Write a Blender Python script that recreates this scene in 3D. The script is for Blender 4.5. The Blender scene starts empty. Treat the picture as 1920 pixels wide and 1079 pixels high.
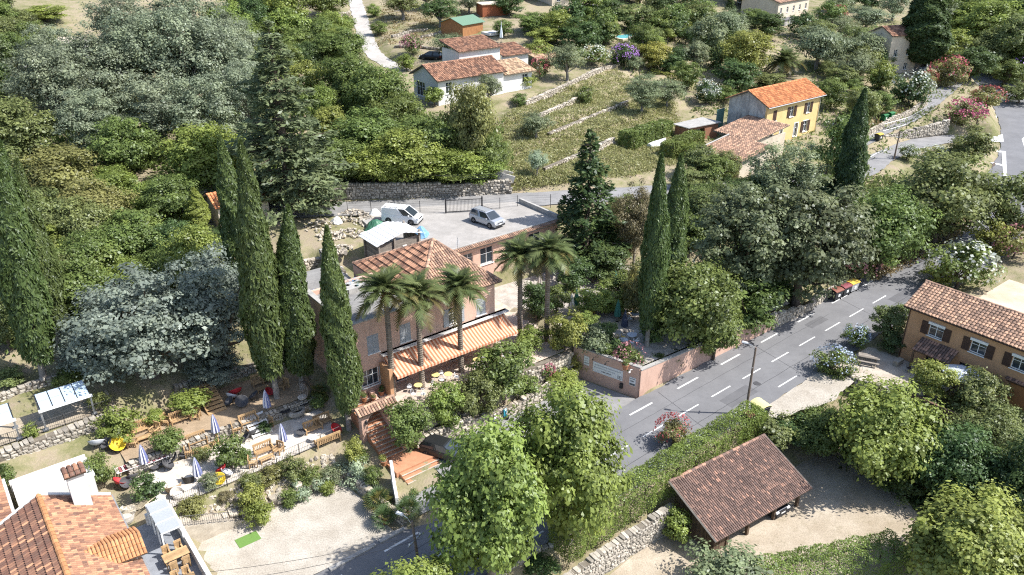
import bpy, math, random
import numpy as np
from mathutils import Vector, Matrix
rng = np.random.default_rng(7)
random.seed(7)
R_ = math.radians

# ---------------------------------------------------------------- camera, sky, sun, exposure
F_PX, PITCH, CZ = 1500.0, R_(26.0), 43.1
SUN_EL, SUN_AZ = R_(51.0), R_(-6.0)          # azimuth measured from +X towards +Y
scene = bpy.context.scene
cam_d = bpy.data.cameras.new('camera')
cam_d.sensor_width = 36.0
cam_d.lens = F_PX / 1920.0 * 36.0
cam_d.clip_start, cam_d.clip_end = 0.5, 9000.0
cam = bpy.data.objects.new('camera', cam_d)
cam.location = (0, 0, CZ)
cam.rotation_euler = (math.pi / 2 - PITCH, 0, 0)
scene.collection.objects.link(cam)
scene.camera = cam

world = bpy.data.worlds.new('World')
scene.world = world
world.use_nodes = True
wn = world.node_tree
sky = wn.nodes.new('ShaderNodeTexSky')
sky.sky_type = 'NISHITA'
sky.sun_disc = False
sky.sun_elevation = SUN_EL
sky.sun_rotation = math.pi / 2 - SUN_AZ      # Nishita rotation runs clockwise from +Y
sky.altitude = 200
sky.air_density = 1.0
sky.dust_density = 1.6
bg = wn.nodes['Background']
wn.links.new(sky.outputs[0], bg.inputs[0])
bg.inputs[1].default_value = 0.15

sun_d = bpy.data.lights.new('sun', 'SUN')
sun_d.energy = 4.7
sun_d.angle = R_(0.55)
sun_d.color = (1.0, 0.965, 0.915)
sun = bpy.data.objects.new('sun', sun_d)
sv = Vector((math.cos(SUN_EL) * math.cos(SUN_AZ), math.cos(SUN_EL) * math.sin(SUN_AZ), math.sin(SUN_EL)))
sun.rotation_euler = sv.to_track_quat('Z', 'Y').to_euler()
sun.location = (60, 40, 120)
scene.collection.objects.link(sun)

vs = scene.view_settings
vs.view_transform = 'Standard'
vs.look = 'None'
vs.exposure = 0.80
vs.gamma = 1.0
vs.use_curve_mapping = False
scene.cycles.max_bounces = 6
scene.cycles.diffuse_bounces = 4
scene.cycles.glossy_bounces = 2
scene.cycles.transmission_bounces = 3
scene.cycles.transparent_max_bounces = 4
scene.cycles.use_denoising = False
scene.cycles.filter_width = 1.15

# ---------------------------------------------------------------- survey helpers
SN, CS = math.sin(PITCH), math.cos(PITCH)
def ray(px, py):
    x = (px - 960) / F_PX; u = (539.5 - py) / F_PX
    return np.array([x, CS + u * SN, -SN + u * CS])
def at(px, py, z):
    r = ray(px, py)
    return np.array([0, 0, CZ]) + r * ((z - CZ) / r[2])
def depth(p):
    return p[1] * CS - (p[2] - CZ) * SN
def ztop(p, py):
    t = (539.5 - py) / F_PX
    return CZ + (t * p[1] * CS - p[1] * SN) / (CS + t * SN)
YAW = R_(37.9)                                # the direction of the road: every house follows it
OX, OY = 10.9, 61.4
E1 = np.array([math.cos(YAW), math.sin(YAW)]); E2 = np.array([-math.sin(YAW), math.cos(YAW)])
def W2(a, b):
    return np.array([OX, OY]) + a * E1 + b * E2
def W(a, b, z):
    p = W2(a, b)
    return Vector((p[0], p[1], z))
def toL(x, y):
    dx, dy = x - OX, y - OY
    return dx * E1[0] + dy * E1[1], dx * E2[0] + dy * E2[1]

# ---------------------------------------------------------------- scene graph helpers
COL = scene.collection
def tag(o, label=None, cat=None, group=None, kind=None):
    if label: o['label'] = label
    if cat: o['category'] = cat
    if group: o['group'] = group
    if kind: o['kind'] = kind
    return o
def empty(name, loc, rz=0.0, label=None, cat=None, group=None):
    o = bpy.data.objects.new(name, None)
    o.empty_display_size = 0.3
    COL.objects.link(o)
    o.location = loc
    o.rotation_euler = (0, 0, rz)
    return tag(o, label, cat, group)
def add(name, me, parent=None, loc=None, rot=None, scl=None, color=None):
    o = bpy.data.objects.new(name, me)
    COL.objects.link(o)
    if parent is not None: o.parent = parent
    if loc is not None: o.location = loc
    if rot is not None: o.rotation_euler = rot
    if scl is not None: o.scale = scl
    if color is not None: o.color = (color[0], color[1], color[2], 1)
    return o
def copy_tree(o, parent=None):
    c = o.copy(); COL.objects.link(c); c.parent = parent
    for ch in o.children: copy_tree(ch, c)
    return c

class MB:
    """collects faces; build() links them as one mesh object"""
    def __init__(s): s.v = []; s.f = []; s.t = []; s.tint = 0.5
    def add(s, vs, fs, tint=None):
        n = len(s.v); s.v += [tuple(p) for p in vs]
        s.f += [tuple(i + n for i in f) for f in fs]
        s.t += [s.tint if tint is None else tint] * len(vs)
        return s
    def box(s, c, d, rz=0.0, M=None, tint=None):
        x, y, z = d[0] / 2, d[1] / 2, d[2] / 2
        P = [Vector(p) for p in ((-x,-y,-z),(x,-y,-z),(x,y,-z),(-x,y,-z),(-x,-y,z),(x,-y,z),(x,y,z),(-x,y,z))]
        if M is None: M = Matrix.Translation(c) @ Matrix.Rotation(rz, 4, 'Z')
        return s.add([M @ p for p in P], [(3,2,1,0),(4,5,6,7),(0,1,5,4),(1,2,6,5),(2,3,7,6),(3,0,4,7)], tint)
    def span(s, x0, x1, y0, y1, z0, z1, tint=None):
        return s.box(((x0+x1)/2, (y0+y1)/2, (z0+z1)/2), (x1-x0, y1-y0, z1-z0), tint=tint)
    def quad(s, a, b, c, d, tint=None): return s.add([a, b, c, d], [(0,1,2,3)], tint)
    def poly(s, pts, tint=None): return s.add(pts, [tuple(range(len(pts)))], tint)
    def prism(s, pts, z0, z1, tint=None):
        n = len(pts)
        v = [(p[0], p[1], z0) for p in pts] + [(p[0], p[1], z1) for p in pts]
        f = [tuple(range(n-1, -1, -1)), tuple(range(n, 2*n))] + [(i, (i+1) % n, (i+1) % n + n, i + n) for i in range(n)]
        return s.add(v, f, tint)
    def slab(s, a, b, c, d, th, tint=None):
        """a quad given a thickness along its normal (downwards)"""
        a, b, c, d = map(Vector, (a, b, c, d))
        n = (b - a).cross(d - a).normalized() * th
        if n.z < 0: n = -n
        return s.add([a-n, b-n, c-n, d-n, a, b, c, d], [(3,2,1,0),(4,5,6,7),(0,1,5,4),(1,2,6,5),(2,3,7,6),(3,0,4,7)], tint)
    def tube(s, pts, rad, n=6, cap=True, tint=None):
        pts = [Vector(p) for p in pts]
        if not hasattr(rad, '__len__'): rad = [rad] * len(pts)
        vs = []; fs = []
        for i, p in enumerate(pts):
            d = (pts[min(i+1, len(pts)-1)] - pts[max(i-1, 0)]).normalized()
            up = Vector((0,0,1)) if abs(d.z) < 0.9 else Vector((1,0,0))
            x = d.cross(up).normalized(); y = d.cross(x)
            for k in range(n):
                a = 2 * math.pi * k / n
                vs.append(p + (x * math.cos(a) + y * math.sin(a)) * rad[i])
        for i in range(len(pts)-1):
            for k in range(n):
                k2 = (k+1) % n
                fs.append((i*n+k, i*n+k2, (i+1)*n+k2, (i+1)*n+k))
        if cap:
            fs.append(tuple(range(n))); fs.append(tuple(range((len(pts)-1)*n + n-1, (len(pts)-1)*n - 1, -1)))
        return s.add(vs, fs, tint)
    def bar(s, a, b, r=0.03, n=4, tint=None): return s.tube([a, b], r, n, True, tint)
    def lathe(s, prof, n=12, c=(0,0,0), tint=None, M=None):
        vs = []; fs = []
        for (r, z) in prof:
            for k in range(n):
                a = 2*math.pi*k/n
                p = Vector((c[0] + r*math.cos(a), c[1] + r*math.sin(a), c[2] + z))
                vs.append(M @ p if M else p)
        for i in range(len(prof)-1):
            for k in range(n):
                k2 = (k+1) % n
                fs.append((i*n+k, i*n+k2, (i+1)*n+k2, (i+1)*n+k))
        fs.append(tuple(range(n-1, -1, -1))); m = (len(prof)-1)*n
        fs.append(tuple(range(m, m+n)))
        return s.add(vs, fs, tint)
    def mesh(s, name, mat, smooth=False):
        me = bpy.data.meshes.new(name)
        me.from_pydata(s.v, [], s.f)
        at_ = me.attributes.new('tint', 'FLOAT', 'POINT')
        at_.data.foreach_set('value', np.array(s.t, dtype=np.float32))
        if mat is not None: me.materials.append(mat)
        if smooth: me.polygons.foreach_set('use_smooth', [True] * len(me.polygons))
        me.update()
        return me
    def build(s, name, mat, parent=None, loc=None, rot=None, smooth=False, bevel=0):
        o = add(name, s.mesh(name, mat, smooth), parent, loc, rot)
        if bevel:
            b = o.modifiers.new('bevel', 'BEVEL'); b.width = bevel; b.segments = 1; b.limit_method = 'ANGLE'
        return o

# ---------------------------------------------------------------- materials
MATS = {}
def nodes(name):
    m = bpy.data.materials.new(name); m.use_nodes = True
    nt = m.node_tree
    return m, nt, nt.nodes, nt.links, nt.nodes['Principled BSDF']
def mixc(N, L, fac, a, b, mode='MIX'):
    m = N.new('ShaderNodeMix'); m.data_type = 'RGBA'; m.blend_type = mode
    if hasattr(fac, 'links') or hasattr(fac, 'is_linked'): L.new(fac, m.inputs[0])
    else: m.inputs[0].default_value = fac
    for i, v in ((6, a), (7, b)):
        if hasattr(v, 'is_linked'): L.new(v, m.inputs[i])
        else: m.inputs[i].default_value = (v[0], v[1], v[2], 1)
    return m.outputs[2]
def maprange(N, L, v, a, b, c, d):
    m = N.new('ShaderNodeMapRange'); L.new(v, m.inputs[0])
    for i, x in enumerate((a, b, c, d)): m.inputs[i+1].default_value = x
    return m.outputs[0]
def noise(N, L, vec, scale, detail=4, rough=0.6):
    n = N.new('ShaderNodeTexNoise'); n.inputs['Scale'].default_value = scale
    n.inputs['Detail'].default_value = detail; n.inputs['Roughness'].default_value = rough
    L.new(vec, n.inputs['Vector'])
    return n.outputs[0]
def mat(name, c1, c2=None, rough=0.8, scale=3.0, fine=25.0, fine_amt=0.25, bump=0.15, tint=0.0, tintc=None, metal=0.0, spec=0.3, lo=0.35, hi=0.65, stain=None):
    """c1/c2 mixed by world-space noise; 'tint' vertex attribute shifts brightness and, with tintc, colour"""
    if name in MATS: return MATS[name]
    m, nt, N, L, P = nodes(name)
    g = N.new('ShaderNodeNewGeometry').outputs['Position']
    n1 = noise(N, L, g, scale, 5)
    col = mixc(N, L, maprange(N, L, n1, lo, hi, 0, 1), c1, c2 or tuple(x*0.75 for x in c1))
    if stain is not None:                       # vertical weather streaks / dirt with a shape of their own
        mp = N.new('ShaderNodeMapping'); mp.inputs['Scale'].default_value = (1, 1, 0.18); L.new(g, mp.inputs[0])
        n3 = noise(N, L, mp.outputs[0], 2.3, 6, 0.7)
        col = mixc(N, L, maprange(N, L, n3, 0.5, 0.72, 0, stain[3] if len(stain) > 3 else 0.7), col, stain)
    n2 = noise(N, L, g, fine, 3)
    v = N.new('ShaderNodeHueSaturation'); L.new(col, v.inputs['Color'])
    f = maprange(N, L, n2, 0.25, 0.75, 1 - fine_amt, 1 + fine_amt)
    if tint or tintc:
        a = N.new('ShaderNodeAttribute'); a.attribute_name = 'tint'
        f2 = maprange(N, L, a.outputs['Fac'], 0, 1, 1 - tint, 1 + tint)
        mm = N.new('ShaderNodeMath'); mm.operation = 'MULTIPLY'; L.new(f, mm.inputs[0]); L.new(f2, mm.inputs[1]); f = mm.outputs[0]
        if tintc:
            cc = mixc(N, L, maprange(N, L, a.outputs['Fac'], 0.25, 0.9, 0, 1), col, tintc); L.new(cc, v.inputs['Color'])
    L.new(f, v.inputs['Value'])
    L.new(v.outputs[0], P.inputs['Base Color'])
    P.inputs['Roughness'].default_value = rough
    P.inputs['Metallic'].default_value = metal
    P.inputs['Specular IOR Level'].default_value = spec
    if bump:
        b = N.new('ShaderNodeBump'); b.inputs['Strength'].default_value = bump; b.inputs['Distance'].default_value = 0.03
        L.new(n2, b.inputs['Height']); L.new(b.outputs[0], P.inputs['Normal'])
    MATS[name] = m
    return m
def plain(name, c, rough=0.5, metal=0.0, spec=0.4, emit=None):
    if name in MATS: return MATS[name]
    m, nt, N, L, P = nodes(name)
    g = N.new('ShaderNodeNewGeometry').outputs['Position']
    n2 = noise(N, L, g, 9, 3)
    v = N.new('ShaderNodeHueSaturation'); v.inputs['Color'].default_value = (*c, 1)
    L.new(maprange(N, L, n2, 0.2, 0.8, 0.88, 1.12), v.inputs['Value'])
    L.new(v.outputs[0], P.inputs['Base Color'])
    P.inputs['Roughness'].default_value = rough; P.inputs['Metallic'].default_value = metal
    P.inputs['Specular IOR Level'].default_value = spec
    MATS[name] = m
    return m
def leafmat(name, trans=0.28, spread=0.55, warm=0.22):
    """leaf colour comes from each plant's own object colour, varied leaf by leaf"""
    m, nt, N, L, P = nodes(name)
    N.remove(P)
    oi = N.new('ShaderNodeObjectInfo')
    a = N.new('ShaderNodeAttribute'); a.attribute_name = 'tint'
    hs = N.new('ShaderNodeHueSaturation'); L.new(oi.outputs['Color'], hs.inputs['Color'])
    L.new(maprange(N, L, a.outputs['Fac'], 0, 1, 1 - spread, 1 + spread), hs.inputs['Value'])
    L.new(maprange(N, L, oi.outputs['Random'], 0, 1, 0.485, 0.512), hs.inputs['Hue'])
    wc = mixc(N, L, maprange(N, L, a.outputs['Fac'], 0.55, 1.0, 0, warm), hs.outputs[0], (0.22, 0.21, 0.05))
    d = N.new('ShaderNodeBsdfDiffuse'); L.new(wc, d.inputs[0])
    t = N.new('ShaderNodeBsdfTranslucent'); L.new(wc, t.inputs[0])
    gl = N.new('ShaderNodeBsdfGlossy'); gl.inputs['Roughness'].default_value = 0.42; gl.inputs[0].default_value = (0.9, 0.95, 1, 1)
    x = N.new('ShaderNodeMixShader'); x.inputs[0].default_value = trans; L.new(d.outputs[0], x.inputs[1]); L.new(t.outputs[0], x.inputs[2])
    y = N.new('ShaderNodeMixShader'); y.inputs[0].default_value = 0.018; L.new(x.outputs[0], y.inputs[1]); L.new(gl.outputs[0], y.inputs[2])
    L.new(y.outputs[0], N['Material Output'].inputs[0])
    MATS[name] = m
    return m
LEAF = leafmat('foliage', 0.42, 0.5, 0.22)
PETAL = leafmat('petals', 0.2, 0.3, 0.0)
BARK = mat('bark', (0.16, 0.125, 0.095), (0.085, 0.065, 0.05), 0.95, 6, 30, 0.4, 0.5)
BARKG = mat('grey_bark', (0.30, 0.27, 0.235), (0.19, 0.165, 0.14), 0.95, 6, 30, 0.35, 0.5)

# ---------------------------------------------------------------- terrain
def road_z(a):
    a = np.asarray(a, float)
    return 0.0435 * np.where(a < -45, -45 + (a + 45) * 0.3, a)
CTRL = [  # (a, b, z) along the road frame
    (-60, -3, -2.3), (-30, -3, -1.3), (0, -3, 0), (30, -3, 1.3), (60, -3, 2.6),
    (-45, 6, -1), (-30, 5, -1.3), (-25, 16, 1.0), (-38, 16, 1.0), (-30, 22, 2.3), (-44, 27, 4.2), (-52, 24, 3.8),
    (-20, 20, 2.6), (-28, 26, 3.2), (-35, 32, 4.8), (-60, 30, 5), (-50, 40, 6.5), (-40, 45, 7.5), (-25, 38, 6.3), (-15, 35, 7), (-10, 45, 8.3),
    (-10, 14, 2.6), (5, 8, 2.7), (15, 10, 2.8), (15, 20, 3.5), (25, 12, 3.3), (30, 25, 5), (40, 10, 3.6), (50, 12, 4.2), (45, 28, 7),
    (5, 40, 8.5), (15, 33, 8.4), (25, 28, 7.6), (35, 30, 7.4),
    (10, 50, 10.6), (25, 46, 10.2), (40, 42, 9), (30, 58, 12), (45, 55, 11.5), (25, 68, 13), (40, 70, 13.6), (60, 58, 11.2), (65, 70, 13.5),
    (55, 38, 8), (60, 28, 7.2), (75, 28, 7.2), (68, 46, 9), (85, 40, 8.6), (85, 55, 10.5), (80, 75, 14), (100, 60, 11.5), (105, 40, 9.5),
    (28, 100, 15), (40, 118, 17), (53, 150, 20.5), (60, 95, 17.5), (80, 110, 20), (110, 100, 18), (120, 75, 14), (140, 60, 12.5), (150, 100, 17), (170, 60, 13),
    (0, 65, 12), (0, 85, 14), (-15, 60, 10.5), (-20, 80, 13), (5, 110, 17), (-10, 120, 19), (20, 140, 20.5), (-40, 60, 10), (-40, 80, 13.5), (-60, 60, 9.5), (-60, 100, 18), (-30, 105, 17.5),
    (-20, -11, -3.4), (0, -11, -3.2), (-10, -20, -3.5), (10, -18, -3.3), (20, -22, -3.0), (15, -9, -1.5), (30, -32, -3.0), (10, -40, -5), (-30, -20, -4.5), (-50, -15, -3.5),
    (25, -10, 0.8), (27, -16, 0.6), (30, -24, -0.4), (38, -14, 2.2), (45, -10, 2.4), (45, -25, 2), (60, -12, 3), (60, -30, 3), (75, -10, 4),
    (70, 5, 3.6), (62, 14, 5.2), (85, 3, 4), (110, 0, 6), (140, 30, 9), (90, -15, 4.5), (85, 20, 6.2), (115, 30, 8.4),
    (200, 100, 17), (220, 40, 14), (200, -20, 9), (100, -60, 0), (-100, 60, 10), (-120, 0, -2), (-100, -40, -6), (0, -90, -9), (-60, 160, 28), (60, 200, 28), (150, 180, 30), (-140, 120, 22), (250, 160, 30),
]
CT = np.array([(*W2(a, b), z) for a, b, z in CTRL])
def _U(r2): return np.where(r2 > 1e-9, r2 * np.log(np.maximum(r2, 1e-9)), 0.0)
_n = len(CT)
_K = _U(((CT[:, None, :2] - CT[None, :, :2]) ** 2).sum(2) / 1e4) + np.eye(_n) * 2e-4
_Pm = np.hstack([np.ones((_n, 1)), CT[:, :2] / 100])
_A = np.zeros((_n + 3, _n + 3)); _A[:_n, :_n] = _K; _A[:_n, _n:] = _Pm; _A[_n:, :_n] = _Pm.T
_sol = np.linalg.solve(_A, np.concatenate([CT[:, 2], np.zeros(3)]))
def base_h(x, y):
    x = np.asarray(x, float); y = np.asarray(y, float)
    sh = x.shape; x = x.ravel(); y = y.ravel()
    xc = np.clip(x, -170, 260); yc = np.clip(y, -40, 320)
    out = np.empty_like(x)
    for i in range(0, len(x), 20000):
        s = slice(i, i + 20000)
        r2 = ((xc[s, None] - CT[None, :, 0]) ** 2 + (yc[s, None] - CT[None, :, 1]) ** 2) / 1e4
        out[s] = _U(r2) @ _sol[:_n] + _sol[_n] + xc[s] / 100 * _sol[_n + 1] + yc[s] / 100 * _sol[_n + 2]
    far = np.hypot(x - xc, y - yc)
    out = np.clip(out, -12, 45) + 0.06 * far * (y > 100)
    return out.reshape(sh)
def sdist(a, b, poly):
    """signed distance to polygon, negative inside (all in road frame)"""
    a = np.asarray(a, float); b = np.asarray(b, float)
    n = len(poly); d = np.full(a.shape, 1e9); ins = np.zeros(a.shape, bool)
    for i in range(n):
        x0, y0 = poly[i]; x1, y1 = poly[(i + 1) % n]
        ex, ey = x1 - x0, y1 - y0
        t = np.clip(((a - x0) * ex + (b - y0) * ey) / (ex * ex + ey * ey + 1e-12), 0, 1)
        d = np.minimum(d, np.hypot(a - x0 - t * ex, b - y0 - t * ey))
        c = ((y0 > b) != (y1 > b)) & (a < (x1 - x0) * (b - y0) / (y1 - y0 + 1e-12) + x0)
        ins ^= c
    return np.where(ins, -d, d)
# spline road strips in the road frame: (list of (a, b, z), half width)
def strip(pts, step=1.0):
    pts = np.array(pts, float); out = []
    n = len(pts)
    for i in range(n - 1):
        p0, p1, p2, p3 = pts[max(i-1, 0)], pts[i], pts[i+1], pts[min(i+2, n-1)]
        m = max(2, int(np.linalg.norm(p2[:2] - p1[:2]) / step))
        for k in range(m):
            t = k / m
            out.append(0.5 * ((2*p1) + (-p0+p2)*t + (2*p0-5*p1+4*p2-p3)*t*t + (-p0+3*p1-3*p2+p3)*t**3))
    out.append(pts[-1])
    return np.array(out)
def AL(px, py, z):
    p = at(px, py, z); a, b = toL(p[0], p[1]); return (a, b, z)
MAIN = strip([(-140, -3, -3.2), (-90, -3, -2.6), (-45, -3, -1.95), (-20, -3, -0.87), (0, -3, 0), (20, -3, 0.87), (45, -3, 1.95), (60, -2.8, 2.65), AL(1862, 400, 3.4), AL(1908, 340, 4.1), AL(1930, 290, 4.7), AL(1926, 240, 5.5), AL(1898, 187, 6.5), AL(1862, 158, 7.2), AL(1800, 128, 8.0), AL(1700, 95, 9.5)])
UPPER = strip([AL(-250, 430, 9.0), AL(150, 415, 8.8), AL(450, 400, 8.5), AL(650, 391, 8.4), AL(800, 385, 8.4), AL(940, 377, 8.3), AL(1040, 371, 8.2), AL(1160, 364, 8.0), AL(1275, 357, 7.6), AL(1400, 351, 7.1), AL(1500, 346, 6.6), AL(1600, 325, 6.1), AL(1650, 292, 5.9), AL(1705, 272, 5.6), AL(1765, 261, 5.3), AL(1840, 262, 5.0)])
LANE = strip([AL(1600, 275, 6.4), AL(1650, 246, 6.9), AL(1705, 221, 7.5), AL(1745, 192, 8.2), AL(1778, 165, 8.8), AL(1792, 148, 9.2), AL(1770, 130, 9.6)])
DRIVE = strip([AL(760, 135, 13.8), AL(725, 118, 14.4), AL(700, 100, 15), AL(686, 70, 16.4), AL(676, 35, 18.2), AL(664, -5, 20.3), AL(650, -60, 24)])
ROADS = [(UPPER, 2.8), (MAIN, 4.4), (LANE, 1.8), (DRIVE, 1.8)]
PADS = [  # (polygon in road frame, height, blend)
    ([(-41, 1.2), (-23.5, 1.2), (-24.2, 9.6), (-39, 9.9)], -1.35, 1.0),             # gravel yard
    ([(-39.2, 12.0), (-22.8, 12.4), (-22.5, 17.6), (-39, 17.8)], 0.85, 0.6),        # lower garden
    ([(-39.2, 18.4), (-22.3, 18.2), (-20.9, 24), (-33, 25), (-39, 23.2)], 2.0, 0.6),# upper garden path
    ([(-56, 23.6), (-37.5, 23.6), (-37.5, 27.5), (-56, 27.5)], 4.0, 0.7),           # pergola terrace
    ([(-52, 1.5), (-37.7, 1.5), (-37.7, 11.7), (-39.2, 18), (-52, 19)], 0.85, 0.5), # left house ground
    ([(-18.6, 9.7), (0.6, 9.7), (1.2, 12), (1.2, 27.5), (-20.2, 27.5), (-20.2, 14), (-18.6, 13.8)], 2.65, 0.5),                # terrace of the pink house
    ([(3.2, 8.4), (5.2, 4.0), (26, 3.2), (27, 14), (14, 24.5), (1.2, 25.5)], 2.65, 0.6),  # dining terrace
    ([(-23, 0.8), (3.9, 0.8), (3.7, 2.4), (1.6, 8.9), (-18, 7.8), (-18.2, 3), (-23, 3)], -0.35, 0.3),     # parking strip
    ([(-20, -10.7), (-5.5, -10.6), (6, -11.4), (14, -12.5), (15, -24), (-25, -24)], -3.2, 1.0),      # barn yard
    ([(21, -7.4), (27.5, -7.4), (28, -17), (21.5, -17)], 0.9, 0.6),                 # patio
    ([(28, -9.4), (37, -9.4), (37, -30), (28, -30)], 0.9, 0.6),                     # brown house
    ([(37.5, -10), (54, -10), (54, -30), (37.5, -30)], 2.3, 0.8),                   # sand lot
    ([(-10, 32.5), (-2, 31), (12, 29), (12.8, 33), (-1, 41), (-14, 43), (-16, 36)], 8.15, 0.8), ([(-13.5, 28), (-3.5, 28), (-3.5, 33), (-13.5, 33)], 6.9, .6), ([(-20.3, 31), (-14, 31), (-14, 36), (-20, 36)], 6.6, .8),  # deck
    ([(22, 68), (42, 68), (44, 80), (24, 82)], 13.1, 2.0),                          # white house
]
# stepped orchard terraces: each line is the foot of a dry stone wall; ground behind is raised
def ground_h(x, y):
    x = np.asarray(x, float); y = np.asarray(y, float)
    h = base_h(x, y)
    a, b = toL(x, y)
    # orchard steps between the upper road and the white house
    m = np.clip((a - 18) / 4, 0, 1) * np.clip((78 - a) / 5, 0, 1) * np.clip((b - 45) / 2, 0, 1) * np.clip((72 - b) / 3, 0, 1)
    q = b - 0.14 * (a - 40)
    st = np.zeros_like(h)
    for b0 in (48.3, 53.2, 58.0, 63.0):
        st = np.where(q >= b0 - 0.35, np.clip((q - b0 + 0.35) / 0.5, 0, 1) * 1.0 + st, st)
    ramp = np.clip((q - 46) / 19.0, 0, 1) * 4.0
    h = h + m * (st - ramp) * 0.9
    d2 = (x * 0 + 1) * (0.10 * np.sin(x * 0.9 + 1.3 * np.sin(y * 0.5)) + 0.08 * np.sin(y * 1.3 + x * 0.4))
    h = h + d2
    for pts, hw in ROADS:
        P = pts[:, :2]
        lo = P.min(0) - 8; hi = P.max(0) + 8
        sel = (a > lo[0]) & (a < hi[0]) & (b > lo[1]) & (b < hi[1])
        if not sel.any(): continue
        aa = a[sel] if a.ndim else a; bb = b[sel] if b.ndim else b
        best = np.full(aa.shape, 1e9); zz = np.zeros(aa.shape)
        for i in range(len(P)):
            dd = (aa - P[i, 0]) ** 2 + (bb - P[i, 1]) ** 2
            k = dd < best; best = np.where(k, dd, best); zz = np.where(k, pts[i, 2], zz)
        w = np.clip(1 - (np.sqrt(best) - hw) / 2.2, 0, 1); w = w * w * (3 - 2 * w)
        if a.ndim: h[sel] = h[sel] * (1 - w) + (zz - 0.10) * w
        else: h = h * (1 - w) + (zz - 0.10) * w
    for poly, z, bl in PADS:
        d = sdist(a, b, poly)
        w = np.clip(1 - d / bl, 0, 1); w = w * w * (3 - 2 * w)
        h = h * (1 - w) + (z - 0.10) * w
    return h
# a lookup grid makes single queries cheap
GX = np.arange(-120, 200, 0.5); GY = np.arange(10, 320, 0.5)
_gx, _gy = np.meshgrid(GX, GY)
GH = ground_h(_gx, _gy)
def H(x, y):
    fx = min(max((x - GX[0]) / 0.5, 0), len(GX) - 2.001); fy = min(max((y - GY[0]) / 0.5, 0), len(GY) - 2.001)
    i, j = int(fx), int(fy); u, v = fx - i, fy - j
    return (GH[j, i] * (1-u) + GH[j, i+1] * u) * (1-v) + (GH[j+1, i] * (1-u) + GH[j+1, i+1] * u) * v
def HL(a, b):
    p = W2(a, b); return H(p[0], p[1])
def G(px, py):
    r = ray(px, py); t = 46.0; prev = t
    while t < 420:
        p = np.array([0, 0, CZ]) + r * t
        if p[2] < H(p[0], p[1]): break
        prev = t; t += 1.2
    lo, hi = prev, t
    for _ in range(18):
        m = (lo + hi) / 2; p = np.array([0, 0, CZ]) + r * m
        if p[2] < H(p[0], p[1]): hi = m
        else: lo = m
    p = np.array([0, 0, CZ]) + r * hi
    return np.array([p[0], p[1], H(p[0], p[1])])

def axis(lo, hi, step, grow, far0, far1):
    c = list(np.arange(lo, hi, step)); s = step
    while c[-1] < far1: s *= grow; c.append(c[-1] + s)
    s = step
    while c[0] > far0: s *= grow; c.insert(0, c[0] - s)
    return np.array(c)
def build_terrain():
    xs = axis(-62, 112, 0.75, 1.07, -2500, 2500); ys = axis(24, 190, 0.75, 1.07, -600, 4000)
    X, Y = np.meshgrid(xs, ys)
    Z = ground_h(X, Y)
    v = np.stack([X, Y, Z], -1).reshape(-1, 3)
    nx, ny = len(xs), len(ys)
    idx = np.arange(nx * ny).reshape(ny, nx)
    q = np.stack([idx[:-1, :-1], idx[:-1, 1:], idx[1:, 1:], idx[1:, :-1]], -1).reshape(-1, 4)
    me = quadmesh('ground', v, q)
    me.materials.append(GROUND)
    me.polygons.foreach_set('use_smooth', [True] * len(me.polygons))
    return tag(add('ground', me), kind='structure')
def quadmesh(name, v, q, tint=None):
    me = bpy.data.meshes.new(name)
    me.vertices.add(len(v)); me.vertices.foreach_set('co', np.ascontiguousarray(v, dtype=np.float32).ravel())
    me.loops.add(q.size); me.loops.foreach_set('vertex_index', np.ascontiguousarray(q, dtype=np.int32).ravel())
    me.polygons.add(len(q)); me.polygons.foreach_set('loop_start', np.arange(0, q.size, 4, dtype=np.int32))
    me.update(calc_edges=True)
    if tint is not None:
        at_ = me.attributes.new('tint', 'FLOAT', 'POINT'); at_.data.foreach_set('value', np.ascontiguousarray(tint, dtype=np.float32))
    return me

def ground_material():
    m, nt, N, L, P = nodes('dry_meadow')
    g = N.new('ShaderNodeNewGeometry').outputs['Position']
    big = noise(N, L, g, 0.09, 4); mid = noise(N, L, g, 0.55, 6, 0.7); fine = noise(N, L, g, 5.0, 5, 0.7)
    soil = mixc(N, L, maprange(N, L, fine, 0.3, 0.7, 0, 1), (0.325, 0.27, 0.20), (0.235, 0.19, 0.135))
    dry = mixc(N, L, maprange(N, L, mid, 0.35, 0.65, 0, 1), soil, (0.325, 0.285, 0.175))
    grn = mixc(N, L, maprange(N, L, fine, 0.3, 0.7, 0, 1), (0.115, 0.13, 0.055), (0.20, 0.19, 0.09))
    mm = N.new('ShaderNodeMath'); mm.operation = 'ADD'; L.new(big, mm.inputs[0]); L.new(mid, mm.inputs[1])
    col = mixc(N, L, maprange(N, L, mm.outputs[0], 0.92, 1.2, 0, 1), dry, grn)
    L.new(col, P.inputs['Base Color']); P.inputs['Roughness'].default_value = 0.95; P.inputs['Specular IOR Level'].default_value = 0.1
    b = N.new('ShaderNodeBump'); b.inputs['Strength'].default_value = 0.7; b.inputs['Distance'].default_value = 0.12
    L.new(fine, b.inputs['Height']); L.new(b.outputs[0], P.inputs['Normal'])
    return m
GROUND = ground_material()
build_terrain()

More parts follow.
